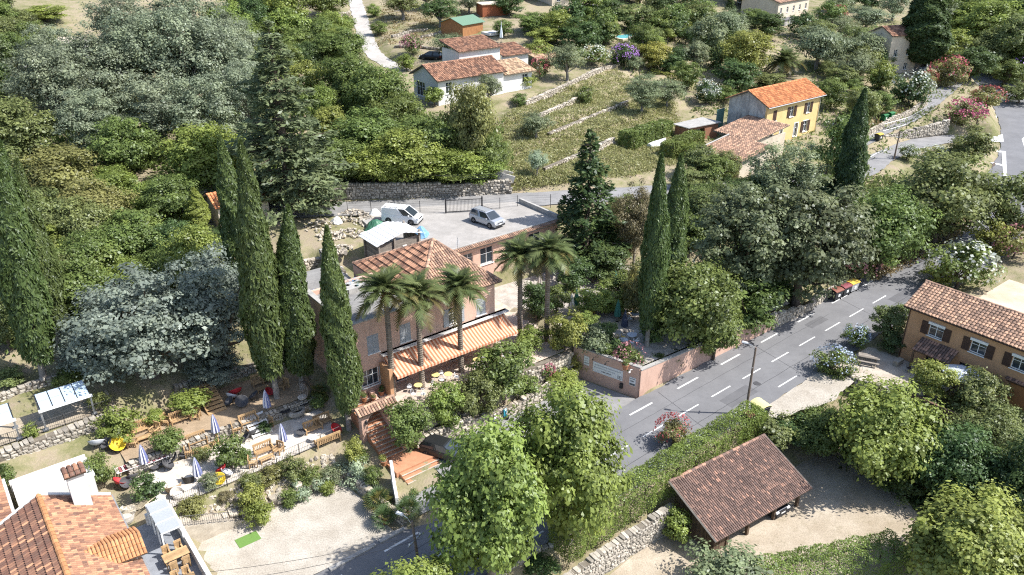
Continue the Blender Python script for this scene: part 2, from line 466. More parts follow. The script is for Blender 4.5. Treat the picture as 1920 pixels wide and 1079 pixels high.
# ---------------------------------------------------------------- roads, yards, markings
ASPH = mat('asphalt', (0.185, 0.185, 0.19), (0.150, 0.150, 0.155), 0.9, 0.35, 40, 0.14, 0.1, stain=(0.115, 0.115, 0.12, 0.35))
ASPH2 = mat('old_asphalt', (0.26, 0.255, 0.25), (0.19, 0.187, 0.185), 0.92, 0.5, 30, 0.16, 0.12, stain=(0.13, 0.13, 0.13, 0.5))
PAINT = mat('road_paint', (0.72, 0.72, 0.70), (0.50, 0.50, 0.49), 0.7, 2.5, 30, 0.18, 0.05, stain=(0.32, 0.32, 0.32, 0.6))
GRAVEL = mat('pale_gravel', (0.43, 0.395, 0.34), (0.33, 0.295, 0.245), 0.95, 0.5, 9, 0.3, 0.5, stain=(0.28, 0.25, 0.2, 0.45))
SAND = mat('sandy_gravel', (0.43, 0.37, 0.29), (0.32, 0.265, 0.195), 0.95, 0.35, 10, 0.25, 0.5, stain=(0.22, 0.19, 0.12, 0.5))
def along(pts):
    T = np.gradient(pts[:, :2], axis=0); T /= np.linalg.norm(T, axis=1)[:, None]
    return T, np.stack([-T[:, 1], T[:, 0]], 1)
def ribbon(name, pts, o0, o1, dz, material, kind='structure', wob=0.0, parent=None):
    T, Nn = along(pts)
    v = []
    for i in range(len(pts)):
        w0 = o0 + wob * math.sin(i * 0.9) * 0.5 + wob * math.sin(i * 2.3); w1 = o1 + wob * math.sin(i * 1.1 + 2) + wob * 0.5 * math.sin(i * 2.7)
        for w in np.linspace(w0, w1, 4):
            p = pts[i, :2] + Nn[i] * w; q = W2(*p)
            v.append((q[0], q[1], pts[i, 2] + dz))
    v = np.array(v); n = len(pts)
    idx = np.arange(n * 4).reshape(n, 4)
    q = np.stack([idx[:-1, :-1], idx[1:, :-1], idx[1:, 1:], idx[:-1, 1:]], -1).reshape(-1, 4)[:, ::-1]
    me = quadmesh(name, v, q); me.materials.append(material)
    o = add(name, me, parent)
    if kind: o['kind'] = kind
    return o
main_road = ribbon('main_road', MAIN, -4.2, 4.35, 0.0, ASPH, wob=0.1)
upper_road = ribbon('upper_road', UPPER, -2.5, 2.5, 0.006, ASPH2, wob=0.1)
lane_road = ribbon('lane', LANE, -1.6, 1.6, 0.0, ASPH2, wob=0.1)
drive_road = ribbon('driveway', DRIVE, -1.7, 1.7, 0.0, mat('pale_concrete_drive', (0.42, 0.40, 0.37), (0.33, 0.31, 0.285), 0.95, 0.5, 12, 0.2, 0.3), wob=0.15)
def dash(a0, a1, b, w=0.16):
    mb = MB(); c = (a0 + a1) / 2
    n = 3; pts = []
    for k in range(n + 1):
        a = a0 + (a1 - a0) * k / n
        z = float(np.interp(a, MAIN[:, 0], MAIN[:, 2])) + 0.008
        p, q = W(a, b - w / 2, z), W(a, b + w / 2, z)
        pts.append((p, q))
    for k in range(n): mb.quad(pts[k][0], pts[k+1][0], pts[k+1][1], pts[k][1])
    return mb.build('lane_marking', PAINT, main_road)
for k in range(-6, 10): dash(6.5 * k, 6.5 * k + 3.0, 0.0, 0.19)
for k in range(-7, 9): dash(5.2 * k - 2.4 + 0.3, 5.2 * k + 0.6 + 0.3, -3.0, 0.15) if False else dash(4.66 * k - 1.4, 4.66 * k + 1.4, -3.0, 0.15)
for k in range(-6, 9): dash(6.5 * k + 1, 6.5 * k + 4.0, -6.1, 0.15)
def sheet(name, poly, z, material, kind='structure', zf=None, seg=1.2, wob=0.0):
    """a ground sheet; zf gives the height when the sheet is not level"""
    pts = []
    n = len(poly)
    for i in range(n):
        p, q = np.array(poly[i], float), np.array(poly[(i+1) % n], float)
        m = max(1, int(np.linalg.norm(q - p) / seg))
        for k in range(m):
            r = p + (q - p) * k / m
            if wob: r = r + rng.normal(0, wob, 2)
            pts.append(r)
    mb = MB(); mb.poly([W(p[0], p[1], zf(p[0]) if zf else z) for p in pts])
    o = mb.build(name, material)
    return tag(o, kind=kind)
rz = lambda a: float(np.interp(a, MAIN[:, 0], MAIN[:, 2])) 
sheet('gravel_yard', [(-41, 1.35), (-24.2, 1.35), (-24.6, 9.6), (-31, 9.8), (-38.9, 10.1), (-40.8, 4)], -1.33, GRAVEL, wob=0.06)
sheet('parking_strip', [(-23, 0.9), (2.9, 0.9), (2.75, 1.8), (0.7, 8.6), (-18, 7.6), (-18.3, 3.2), (-23, 3.2)], -0.33, ASPH2)
sheet('barn_yard', [(-18, -10.7), (6.5, -10.3), (13.5, -12), (15, -17), (12, -22), (0, -24), (-22, -23)], -3.18, SAND, wob=0.15)
sheet('garden_floor', [(-39.0, 12.15), (-22.9, 12.5), (-22.6, 17.4), (-39, 17.7)], 0.87, mat('pale_paving', (0.62, 0.57, 0.50), (0.46, 0.41, 0.35), 0.9, 0.9, 9, 0.2, 0.3))
sheet('garden_path', [(-39.0, 18.5), (-22.4, 18.3), (-21.0, 23.8), (-33, 24.8), (-39, 23.0)], 2.02, mat('earth_path', (0.36, 0.27, 0.18), (0.27, 0.20, 0.13), 0.95, 0.8, 9, 0.25, 0.4), wob=0.1)
sheet('pergola_floor', [(-54, 23.8), (-38, 23.8), (-38, 27.2), (-54, 27.2)], 4.02, SAND)
sheet('house_terrace_floor', [(-18.6, 9.2), (0.6, 9.2), (1.9, 12), (1.9, 25), (-20.5, 25), (-20.5, 13.6), (-18.6, 13.4)], 2.662, mat('pale_terrace_tiles', (0.55, 0.46, 0.38), (0.44, 0.35, 0.28), 0.85, 1.5, 12, 0.2, 0.2))
sheet('dining_terrace', [(1.6, 8.4), (3.5, 2.5), (26.5, 1.6), (26.5, 14), (14, 24.3), (1.3, 25)], 2.67, mat('dappled_gravel', (0.46, 0.42, 0.37), (0.30, 0.27, 0.235), 0.95, 1.2, 12, 0.3, 0.4))
sheet('patio_floor', [(21.2, -7.6), (27.8, -7.5), (28, -16.6), (21.7, -16.6)], 0.92, mat('patio_gravel', (0.47, 0.42, 0.35), (0.36, 0.31, 0.25), 0.95, 1.0, 12, 0.2, 0.3))
sheet('sand_lot', [(37.4, -10.3), (53, -10.3), (53, -29), (37.4, -29)], 2.32, mat('beige_sand', (0.56, 0.47, 0.355), (0.43, 0.345, 0.25), 0.95, 0.4, 12, 0.2, 0.3))
sheet('forecourt', [(16, -17.5), (27.9, -17.2), (27.9, -30), (10, -36)], 0.94, mat('pale_drive', (0.50, 0.46, 0.41), (0.38, 0.34, 0.30), 0.95, 0.8, 12, 0.2, 0.3)) if False else None
sheet('roadside_gravel', [(8.6, -7.3), (21.2, -7.1), (20.8, -10.2), (16, -10.8), (10, -9.2)], 0.55, GRAVEL, zf=lambda a: rz(a) + 0.02, wob=0.1)

SEAM = mat('road_seam', (0.075, 0.075, 0.08), None, .9)
def road_strip(a0, b0, a1, b1, w, m=SEAM, name='road_seam', dz=.005):
    mb = MB(); d = np.array([a1 - a0, b1 - b0]); Ln = np.linalg.norm(d); d /= Ln; n_ = np.array([-d[1], d[0]]); k = max(2, int(Ln / .8)); pts = []
    for i in range(k + 1):
        q = np.array([a0, b0]) + d * Ln * i / k + n_ * rng.normal(0, w * .6 if w < .2 else .03); pts.append([W(*(q + n_ * sg * w / 2), float(rz(q[0])) + dz) for sg in (-1, 1)])
    for i in range(k): mb.quad(pts[i][0], pts[i + 1][0], pts[i + 1][1], pts[i][1])
    return mb.build(name, m, main_road)
for a_ in (-12, 3.5, 17.5, 33, 47): road_strip(a_, -7, a_ + 1.2, .8, .05)
road_strip(-40, -4.9, 55, -4.7, .05); road_strip(-40, -1.4, 30, -1.2, .035)
PATCH = mat('asphalt_patch', (0.135, 0.135, 0.14), (0.11, 0.11, 0.115), .92, .8, 40, .14, .1)
for a_, b_, L_, w_ in ((8, -4.6, 4, 1.5), (26, -1.3, 3, 1.0), (38, -4.4, 6, 1.6), (-9, -1.4, 3, 1.2), (-30, -4.5, 5, 1.4)): road_strip(a_, b_, a_ + L_, b_, w_, PATCH, 'asphalt_patch', .004)
k = MB(); k.lathe([(.36, 0), (.36, .012), (.3, .012)], 18, W(13, -4.4, float(rz(13)))); k.build('manhole_cover', SEAM, main_road)

# ---------------------------------------------------------------- plants: shared meshes
def unit(v): return v / np.maximum(np.linalg.norm(v, axis=-1, keepdims=True), 1e-9)
def leaves(name, c, nrm, length, width, tint, mat_=None, dirv=None, curl=0.0):
    """one kite-shaped face per leaf or leaf spray"""
    n = len(c)
    nrm = unit(nrm)
    d = rng.normal(size=(n, 3)) if dirv is None else dirv
    d = unit(d - nrm * (d * nrm).sum(1, keepdims=True))
    s = np.cross(nrm, d)
    Lh = (length / 2)[:, None]; Wh = (width / 2)[:, None]
    v = np.empty((n, 4, 3))
    v[:, 0] = c - d * Lh; v[:, 1] = c + s * Wh + d * Lh * 0.1 - nrm * Wh * curl
    v[:, 2] = c + d * Lh; v[:, 3] = c - s * Wh + d * Lh * 0.1 - nrm * Wh * curl
    q = np.arange(n * 4).reshape(n, 4)
    me = quadmesh(name, v.reshape(-1, 3), q, np.repeat(np.clip(tint, 0, 1), 4))
    me.materials.append(mat_ or LEAF)
    return me
def sphere(n):
    return unit(rng.normal(size=(n, 3)))
def crown_mesh(name, Rr, Hh, z0, nclump, per, leaf, clump_r=0.33, top=0.62, asp=0.62, loose=0.0, blob=None, up=0.5):
    """a crown of leaf clumps through an uneven dome: radius Rr, from z0 to Hh"""
    hz = (Hh - z0) / 2; cz = z0 + hz
    cs = []; rr = []
    k = 0
    lob = rng.uniform(0.72, 1.12, 9); ph = rng.uniform(0, 6.28)
    while len(cs) < nclump:
        d = sphere(1)[0]
        rad = rng.uniform(0.45, 0.92) if rng.random() < 0.85 else rng.uniform(0, 0.5)
        az = (math.atan2(d[1], d[0]) + ph) / 6.2832 * 9 % 9; i = int(az); f = az - i
        lb = lob[i] * (1 - f) + lob[(i + 1) % 9] * f
        p = d * rad
        zz = p[2]
        wprof = 1.0 if zz < 0.2 else math.sqrt(max(0.05, 1 - ((zz - 0.2) / 0.95) ** 2)) ** 0.5
        p = np.array([p[0] * Rr * lb * wprof, p[1] * Rr * lb * wprof, cz + zz * hz * rng.uniform(0.85, 1.08)])
        cs.append(p); rr.append(Rr * clump_r * rng.uniform(0.6, 1.25))
    C = []; Nn = []; T = []
    for p, r in zip(cs, rr):
        m = int(per * rng.uniform(0.7, 1.3) * (r / (Rr * clump_r)) ** 2)
        d = sphere(m)
        rad = rng.uniform(0.15, 1.0, m) ** 0.4 * (1 + rng.normal(0, 0.12 + loose, m))
        pt = p + d * rad[:, None] * r * np.array([1, 1, asp])
        C.append(pt)
        out = unit(pt - np.array([0, 0, cz - hz * 0.4]))
        Nn.append(d * 0.7 + out * 0.5 + np.array([0, 0, up]) + rng.normal(0, 0.38, (m, 3)))
        T.append(np.clip(rng.normal(0.5, 0.17) + rng.normal(0, 0.16, m), 0, 1))
    C = np.vstack(C); Nn = np.vstack(Nn); T = np.concatenate(T)
    n = len(C); ln = leaf * np.clip(rng.lognormal(-0.02, 0.33, n), 0.4, 2.0)
    return leaves(name, C, Nn, ln, ln * rng.uniform(0.55, 0.8, n), T, curl=0.25), np.array(cs)
def trunk_mesh(name, h, r, clumps, nl=6, lean=0.0, m=BARK, fork=0.45):
    mb = MB()
    p = [(0, 0, -0.4), (lean * 0.15, 0.05, h * 0.25), (lean * 0.5, -0.05, h * fork), (lean, 0, h * 0.8)]
    mb.tube(p, [r * 1.25, r, r * 0.8, r * 0.35], 7)
    for i in rng.choice(len(clumps), min(nl, len(clumps)), replace=False):
        c = clumps[i]; s = Vector(p[2]) * rng.uniform(0.75, 1.0)
        mid = s * 0.45 + Vector(c) * 0.55 + Vector((0, 0, -0.06 * h))
        mb.tube([s, mid, Vector(c)], [r * 0.5, r * 0.3, r * 0.08], 5)
    return mb.mesh(name, m, True)
PROTO = {}
def proto(key, Rr, Hh, trunk, crown, extra=None): PROTO.setdefault(key, []).append((Rr, Hh, trunk, crown, extra))
def broad(key, n, Rr, Hh, z0, nc, per, leaf, tr, m=BARK, **kw):
    for i in range(n):
        me, cs = crown_mesh('crown', Rr, Hh, z0, nc, per, leaf, **kw)
        proto(key, Rr, Hh, trunk_mesh('trunk', (z0 + Hh) / 2, tr, cs, 18, rng.uniform(-.3, .3), m), me)
broad('big', 4, 5.0, 9.5, 0.9, 150, 125, 0.27, 0.26, clump_r=0.225, loose=0.1)
broad('airy', 3, 4.6, 10.5, 1.0, 150, 150, 0.19, 0.22, BARKG, clump_r=0.19, loose=0.24)
broad('mid', 4, 2.6, 5.2, 0.3, 85, 105, 0.19, 0.14, clump_r=0.24, loose=0.1)
broad('olive', 3, 2.6, 4.6, 1.1, 60, 120, 0.16, 0.17, BARKG, clump_r=0.26, loose=0.2)
broad('bush', 4, 1.3, 2.2, 0.02, 44, 85, 0.12, 0.05, clump_r=0.3, loose=0.12)
broad('shrub', 3, 0.8, 1.0, 0.0, 16, 60, 0.11, 0.03, clump_r=0.42)
broad('plane', 3, 5.0, 9.0, 1.0, 190, 190, 0.26, 0.3, BARKG, clump_r=0.2, up=0.7, loose=0.14)
broad('citrus', 3, 1.5, 2.6, 0.3, 40, 95, 0.145, 0.07, clump_r=0.3, loose=0.1)
broad('spiky', 2, 0.9, 1.3, 0.0, 14, 60, 0.2, 0.03, clump_r=0.45, loose=0.25)
def lean_conifer(key, n, Rr, Hh, levels, droop, prof, spray, per, m=BARK, flat=0.35, z0=0.8, whorl=7):
    for i in range(n):
        C = []; Nn = []; D = []; T = []; Ls = []
        tr = MB(); tr.tube([(0, 0, -0.4), (0, 0, Hh * 0.5), (0, 0, Hh * 0.98)], [Rr * 0.07, Rr * 0.045, 0.03], 7)
        for lv in range(levels):
            t = (lv + rng.uniform(0, 0.8)) / levels
            z = z0 + (Hh - z0) * t; rad = Rr * prof(t)
            for b in range(whorl):
                az = rng.uniform(0, 6.283); L_ = rad * rng.uniform(0.62, 1.12)
                d = np.array([math.cos(az), math.sin(az), 0])
                tip = np.array([0, 0, z]) + d * L_ + np.array([0, 0, L_ * (0.22 - droop) + rng.normal(0, 0.1)])
                if b % 2 == 0: tr.tube([(0, 0, z), tuple(tip * 0.6 + np.array([0, 0, z]) * 0.4), tuple(tip)], [0.06, 0.035, 0.01], 4)
                k = max(6, int(per * L_ / Rr))
                s = rng.uniform(0.25, 1.0, k) ** 0.8
                base = np.array([0, 0, z]) + (tip - np.array([0, 0, z])) * s[:, None]
                side = np.array([-d[1], d[0], 0])
                w = (1.05 - s) * L_ * 0.42 + 0.12
                off = side * (rng.normal(0, 1, k) * w * 0.7)[:, None] + np.array([0, 0, 1]) * (rng.normal(0, flat * 0.5, k) - 0.1 * s)[:, None] * 0.7
                C.append(base + off)
                Nn.append(np.array([0, 0, 1.0]) + rng.normal(0, 0.55, (k, 3)) + d * 0.2)
                D.append(d + side * rng.normal(0, 0.8, k)[:, None] + rng.normal(0, 0.25, (k, 3)))
                T.append(np.clip(rng.normal(0.5, 0.13) + rng.normal(0, 0.17, k), 0, 1))
                Ls.append(spray * rng.uniform(0.6, 1.3, k))
        C = np.vstack(C); Ls = np.concatenate(Ls)
        me = leaves('crown', C, np.vstack(Nn), Ls, Ls * 0.42, np.concatenate(T), dirv=np.vstack(D), curl=0.4)
        proto(key, Rr, Hh, tr.mesh('trunk', m, True), me)
lean_conifer('spruce', 2, 3.0, 10, 20, 0.25, lambda t: (1 - t) ** 0.8 * (0.75 + 0.25 * min(1, t * 6)), 0.42, 62, whorl=8)
broad('cedar', 2, 5.0, 10.5, 0.8, 230, 95, 0.25, 0.3, BARK, clump_r=0.17, asp=0.36, loose=0.22, up=0.6)
broad('bluecedar', 3, 4.6, 9.0, 0.3, 230, 110, 0.2, 0.3, BARK, clump_r=0.16, asp=0.4, loose=0.25, up=0.5)
lean_conifer('fir', 2, 5.4, 15, 25, 0.2, lambda t: (1 - t) ** 0.72 * (0.86 + 0.14 * math.sin(t * 40)), 0.45, 135, whorl=10)
def cypress(n, Rr=1.25, Hh=14.0, z0=1.6):
    for i in range(n):
        m = 15000
        t = rng.random(m) ** 0.85
        prof = np.where(t < 0.25, 0.62 + 0.38 * (t / 0.25), 1.0) * (1 - np.clip((t - 0.3) / 0.7, 0, 1) ** 1.7) ** 0.9 + 0.03
        az = rng.uniform(0, 6.283, m)
        tab = rng.uniform(0, 1, (13, 17)); fa = az / 6.2832 * 13 + 3 * np.sin(t * 7 + i); ft = t * 16 + 0.8 * np.sin(az * 2)
        ia, it = np.floor(fa).astype(int), np.floor(ft).astype(int); ua, ut = fa - ia, ft - it
        g = lambda x, y: tab[x % 13, y % 17]
        tf = (g(ia, it) * (1 - ua) + g(ia + 1, it) * ua) * (1 - ut) + (g(ia, it + 1) * (1 - ua) + g(ia + 1, it + 1) * ua) * ut
        tuft = 0.68 + 0.5 * tf
        rad = Rr * prof * np.clip(tuft, 0.55, 1.15) * rng.uniform(0.7, 1.0, m) ** 0.5
        d = np.stack([np.cos(az), np.sin(az), np.zeros(m)], 1)
        wv = np.stack([0.12 * np.sin(t * 5 + i), 0.1 * np.cos(t * 4 + i), 0 * t], 1)
        C = d * rad[:, None] + wv; C[:, 2] = z0 + (Hh - z0) * t
        Nn = d + np.array([0, 0, 0.35]) + rng.normal(0, 0.45, (m, 3))
        D = d * 0.35 + np.array([0, 0, 1.0]) + rng.normal(0, 0.3, (m, 3))
        ln = rng.uniform(0.2, 0.5, m)
        me = leaves('crown', C, Nn, ln, ln * 0.34, np.clip(rng.normal(0.4, 0.18, m) + 0.22 * tf, 0, 1), dirv=D, curl=0.3)
        tr = MB(); tr.tube([(0, 0, -0.5), (0.02, 0, z0 + 0.4), (0, 0, Hh * 0.7)], [0.24, 0.19, 0.05], 7)
        proto('cypress', Rr, Hh, tr.mesh('trunk', BARKG, True), me)
cypress(3)
# a frond for the date palms and a fan leaf for the dwarf palms
def frond_mesh(L_=2.6, arch=1.15, pairs=17, seed=0):
    v = []; f = []; t = []
    r = np.random.default_rng(seed)
    def pt(s):
        return np.array([L_ * (s - 0.16 * s * s) * 0.92, 0, arch * (1.25 * s - 1.9 * s * s) * 0.9])
    n = 8
    for i in range(n + 1):                       # midrib
        p = pt(i / n); w = 0.035 * (1 - i / n) + 0.008
        v += [p + [0, -w, 0], p + [0, w, 0]]; t += [0.75, 0.75]
        if i: k = 2 * i; f.append((k-2, k, k+1, k-1))
    for i in range(pairs):
        s = 0.14 + 0.86 * i / (pairs - 1)
        p = pt(s); dp = pt(min(s + 0.03, 1.0)) - pt(s - 0.03); dp /= np.linalg.norm(dp)
        ll = 0.62 * math.sin(math.pi * min(1, s * 0.86 + 0.13)) ** 0.7 + 0.12
        for sd in (-1, 1):
            side = np.array([0, sd, 0])
            tip = p + dp * ll * 0.72 + side * ll * 0.66 + np.array([0, 0, 0.10 - 0.16 * s + r.normal(0, 0.04)])
            w = dp * 0.075
            k = len(v); v += [p - w, p + w, tip]; tt = r.uniform(0.2, 0.8); t += [tt, tt, tt]
            f.append((k, k+1, k+2) if sd > 0 else (k, k+2, k+1))
    me = bpy.data.meshes.new('frond'); me.from_pydata([tuple(x) for x in v], [], f)
    a_ = me.attributes.new('tint', 'FLOAT', 'POINT'); a_.data.foreach_set('value', np.array(t, np.float32))
    me.materials.append(LEAF); me.update()
    return me
FROND = [frond_mesh(2.5, 0.95, 17, 1), frond_mesh(2.3, 0.75, 16, 2), frond_mesh(2.7, 1.25, 18, 3)]
def fan_mesh():
    mb = MB()
    mb.quad((0, -0.015, 0), (0.45, -0.012, 0.1), (0.45, 0.012, 0.1), (0, 0.015, 0), 0.6)
    for k in range(11):
        a = -1.25 + 2.5 * k / 10
        d = Vector((math.cos(a), math.sin(a), 0.06)); s = Vector((-d.y, d.x, 0)) * 0.03
        o = Vector((0.45, 0, 0.1))
        mb.poly([o, o + d * 0.35 - s, o + d * 0.62 + Vector((0, 0, -0.07)), o + d * 0.35 + s], rng.uniform(0.3, 0.8))
    return mb.mesh('fan_leaf', LEAF)
FAN = fan_mesh()
PALMBARK = mat('palm_trunk', (0.23, 0.19, 0.15), (0.15, 0.12, 0.095), 0.95, 5, 26, 0.4, 0.5, tint=0.3)
PALMBOOT = mat('palm_boots', (0.30, 0.16, 0.07), (0.20, 0.10, 0.045), 0.95, 5, 26, 0.4, 0.4)
C_PALM = (0.115, 0.145, 0.055)
def date_palm(base, h, label, group='date palms', fr=46, s=1.0, lean=(0, 0), fs=1.0):
    """h = height of the crown's heart above the base"""
    root = empty('date_palm', base, random.uniform(0, 6.28), label, 'palm tree', group)
    lx, ly = lean
    mb = MB(); n = int(h / 0.22)
    prof = []
    for i in range(n):                           # ringed trunk: every leaf scar a slight step
        z = h * i / n; r = (0.245 - 0.05 * i / n) * s
        mb.tint = random.uniform(0.2, 0.8)
        cx, cy = lx * (z / h) ** 1.5, ly * (z / h) ** 1.5
        mb.lathe([(r * 0.9, 0), (r * 1.08, h / n * 0.55), (r * 0.88, h / n * 1.02)], 9, (cx, cy, z - 0.02))
    mb.build('trunk', PALMBARK, root)
    b = MB(); b.lathe([(0.16*s, -1.1), (0.24*s, -0.8), (0.33*s, -0.25), (0.36*s, 0.05), (0.12*s, 0.3)], 10, (lx, ly, h))
    for k in range(24):
        a = k * 2.4; z = h - 0.9 + 0.04 * k
        b.bar((lx + 0.22*s*math.cos(a), ly + 0.22*s*math.sin(a), z), (lx + 0.46*s*math.cos(a), ly + 0.46*s*math.sin(a), z + 0.28), 0.045, 4)
    b.build('boot', PALMBOOT, root)
    for k in range(fr):
        u = (k + 0.5) / fr
        el = 82 - 92 * u ** 0.95 + random.uniform(-8, 8)       # young fronds stand up, old ones hang
        me = random.choice(FROND)
        o = add('frond', me, root, (lx, ly, h + 0.12 - 0.25 * u), (random.uniform(-.25, .25), -R_(el), k * 2.39996 + random.uniform(-.2, .2)))
        q = random.uniform(0.85, 1.12) * s * fs * (0.8 + 0.3 * u)
        o.scale = (q, q, q)
        c = np.array(C_PALM) * random.uniform(0.8, 1.25)
        if u > 0.86: c = np.array((0.15, 0.13, 0.05)) * random.uniform(0.8, 1.2)
        o.color = (*c, 1)
    return root
def fan_palm(base, s, label, n=26):
    root = empty('fan_palm', base, random.uniform(0, 6.28), label, 'palm')
    mb = MB(); mb.lathe([(0.14, -0.2), (0.16, 0.3), (0.1, 0.7)], 8); mb.build('trunk', PALMBOOT, root, None)
    for k in range(n):
        u = k / n
        o = add('fan_leaf', FAN, root, (0, 0, 0.55 * s), (random.uniform(-.4, .4), -R_(75 - 85 * u), k * 2.4))
        q = s * random.uniform(0.9, 1.3); o.scale = (q, q, q); o.color = (0.09, 0.14, 0.055, 1) if random.random() < .75 else (0.2, 0.19, 0.06, 1)
    return root
# colours of foliage (object colour of each crown)
COLS = dict(green=(0.160, 0.215, 0.062), bright=(0.235, 0.295, 0.072), lime=(0.280, 0.310, 0.080), dark=(0.091, 0.143, 0.049), deep=(0.066, 0.108, 0.040),
            olive=(0.221, 0.260, 0.142), silver=(0.235, 0.275, 0.180), blue=(0.235, 0.275, 0.225), cedar=(0.165, 0.195, 0.100), cyp=(0.102, 0.147, 0.047),
            rust=(0.246, 0.242, 0.087), yellow=(0.33, 0.31, 0.075), grey=(0.360, 0.430, 0.291), moss=(0.188, 0.222, 0.080), hedge=(0.185, 0.262, 0.062), plane=(0.250, 0.320, 0.080), brownish=(0.221, 0.194, 0.105), silverdk=(0.205, 0.247, 0.146))
NAMES = dict(big='broadleaf_tree', airy='poplar_tree', mid='small_tree', olive='olive_tree', bush='bush', shrub='shrub', plane='plane_tree', citrus='citrus_tree', spiky='shrub',
             spruce='spruce_tree', cedar='cedar_tree', bluecedar='blue_cedar_tree', fir='fir_tree', cypress='cypress_tree')
CATS = dict(bush='bush', shrub='shrub', spiky='shrub')
def plant_at(kind, p, r, h, col, label, group=None, name=None, cat=None, lean=None, petals=None, rot=None):
    Rr, Hh, tr, cr, _ = random.choice(PROTO[kind])
    root = empty(name or NAMES[kind], p, random.uniform(0, 6.28) if rot is None else rot, label, cat or CATS.get(kind, 'tree'), group)
    k = r / Rr
    root.scale = (k * random.uniform(0.94, 1.06), k * random.uniform(0.94, 1.06), h / Hh)
    if lean: root.rotation_euler = (lean[0], lean[1], 0)
    add('trunk', tr, root)
    c = COLS[col] if isinstance(col, str) else col
    add('crown', cr, root, color=np.array(c) * random.uniform(0.9, 1.1))
    if petals:
        key = 'petal_' + kind
        if key not in PROTO:
            m = 300; d = sphere(m); d[:, 2] = np.abs(d[:, 2]) * 1.1 - 0.15
            nb = rng.choice(40, m); cen = sphere(40); cen[:, 2] = np.abs(cen[:, 2]) * 1.1 - .1
            d = unit(cen[nb] + rng.normal(0, 0.16, (m, 3)))
            C = d * np.array([Rr, Rr, Hh * 0.52]) * rng.uniform(0.9, 1.06, (m, 1)) + np.array([0, 0, Hh * 0.5])
            ln = rng.uniform(0.10, 0.17, m) * Rr / 1.3
            PROTO[key] = leaves('blossom', C, d + rng.normal(0, 0.5, (m, 3)), ln, ln * 0.9, rng.uniform(0.2, 0.9, m), PETAL)
        add('blossom', PROTO[key], root, color=petals)
    return root
def T(kind, px, py, top, wpx, col, label, group=None, **kw):
    """plant rooted at the ground seen at pixel (px, py), its top seen at pixel row 'top', its crown wpx wide"""
    p = G(px, py)
    h = ztop(p, top) - p[2]
    dm = depth(p) - (h * 0.5) * SN
    r = wpx / 2 * dm / F_PX * (1.0 if kind in ('cypress', 'spruce') else 1.14)
    h = max(h - r * 0.12 * (kind not in ('cypress', 'spruce', 'fir')), r * 0.6)
    return plant_at(kind, Vector(p), r, h, col, label, group, **kw)

# ---------------------------------------------------------------- building kit (coordinates a, b, z in the road frame)
PINK_ST = mat('pink_stucco', (0.60, 0.405, 0.315), (0.53, 0.345, 0.265), 0.9, 0.8, 7, 0.05, 0.08, stain=(0.36, 0.24, 0.19, 0.5))
ORANGE_ST = mat('ochre_stucco', (0.50, 0.295, 0.165), (0.44, 0.25, 0.135), 0.9, 0.7, 7, 0.06, 0.08, stain=(0.30, 0.17, 0.10, 0.45))
YELLOW_ST = mat('yellow_stucco', (0.66, 0.50, 0.24), (0.60, 0.44, 0.20), 0.9, 0.7, 18, 0.07, 0.1, stain=(0.42, 0.33, 0.18, 0.3))
WHITE_ST = mat('white_stucco', (0.66, 0.65, 0.63), (0.60, 0.585, 0.555), 0.9, 0.7, 18, 0.06, 0.1, stain=(0.50, 0.48, 0.44, 0.35))
GREY_ST = mat('weathered_render', (0.50, 0.49, 0.47), (0.34, 0.33, 0.32), 0.95, 0.9, 14, 0.2, 0.25, stain=(0.10, 0.095, 0.09, 0.8), lo=0.42, hi=0.6)
CREAM_ST = mat('cream_stucco', (0.62, 0.55, 0.44), (0.55, 0.47, 0.37), 0.9, 0.8, 18, 0.08, 0.12, stain=(0.36, 0.31, 0.25, 0.5))
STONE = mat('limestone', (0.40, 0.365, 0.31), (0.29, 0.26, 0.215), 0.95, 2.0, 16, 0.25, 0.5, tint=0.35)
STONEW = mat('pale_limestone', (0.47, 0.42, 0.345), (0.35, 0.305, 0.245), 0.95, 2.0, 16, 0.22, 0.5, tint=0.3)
MORTAR = mat('mortar_earth', (0.20, 0.175, 0.14), (0.13, 0.11, 0.085), 0.98, 3, 20, 0.3, 0.5)
CONC = mat('concrete', (0.40, 0.385, 0.36), (0.30, 0.29, 0.27), 0.93, 0.9, 14, 0.15, 0.2, stain=(0.18, 0.17, 0.155, 0.5))
DECKM = mat('deck_surface', (0.36, 0.34, 0.315), (0.275, 0.26, 0.24), 0.93, 0.5, 16, 0.2, 0.25, stain=(0.2, 0.19, 0.175, 0.4))
FELT = mat('grey_felt_roof', (0.23, 0.225, 0.215), (0.17, 0.165, 0.16), 0.93, 0.8, 14, 0.15, 0.2, stain=(0.33, 0.32, 0.30, 0.5))
TILE_OLD = mat('weathered_tiles', (0.27, 0.135, 0.085), (0.175, 0.10, 0.072), 0.93, 0.7, 22, 0.25, 0.3, tint=0.3, tintc=(0.34, 0.19, 0.12), stain=(0.16, 0.135, 0.11, 0.6))
TILE_PINK = mat('pale_pink_tiles', (0.33, 0.215, 0.155), (0.26, 0.165, 0.12), 0.93, 0.9, 22, 0.25, 0.3, tint=0.28, tintc=(0.39, 0.245, 0.165), stain=(0.20, 0.165, 0.135, 0.45))
TILE_NEW = mat('orange_tiles', (0.49, 0.20, 0.085), (0.43, 0.17, 0.075), 0.9, 0.8, 22, 0.12, 0.2, tint=0.25, tintc=(0.54, 0.235, 0.10))
TILE_BARN = mat('barn_tiles', (0.235, 0.155, 0.125), (0.185, 0.125, 0.105), 0.95, 0.7, 22, 0.25, 0.3, tint=0.4, tintc=(0.30, 0.175, 0.125), stain=(0.13, 0.11, 0.1, 0.5))
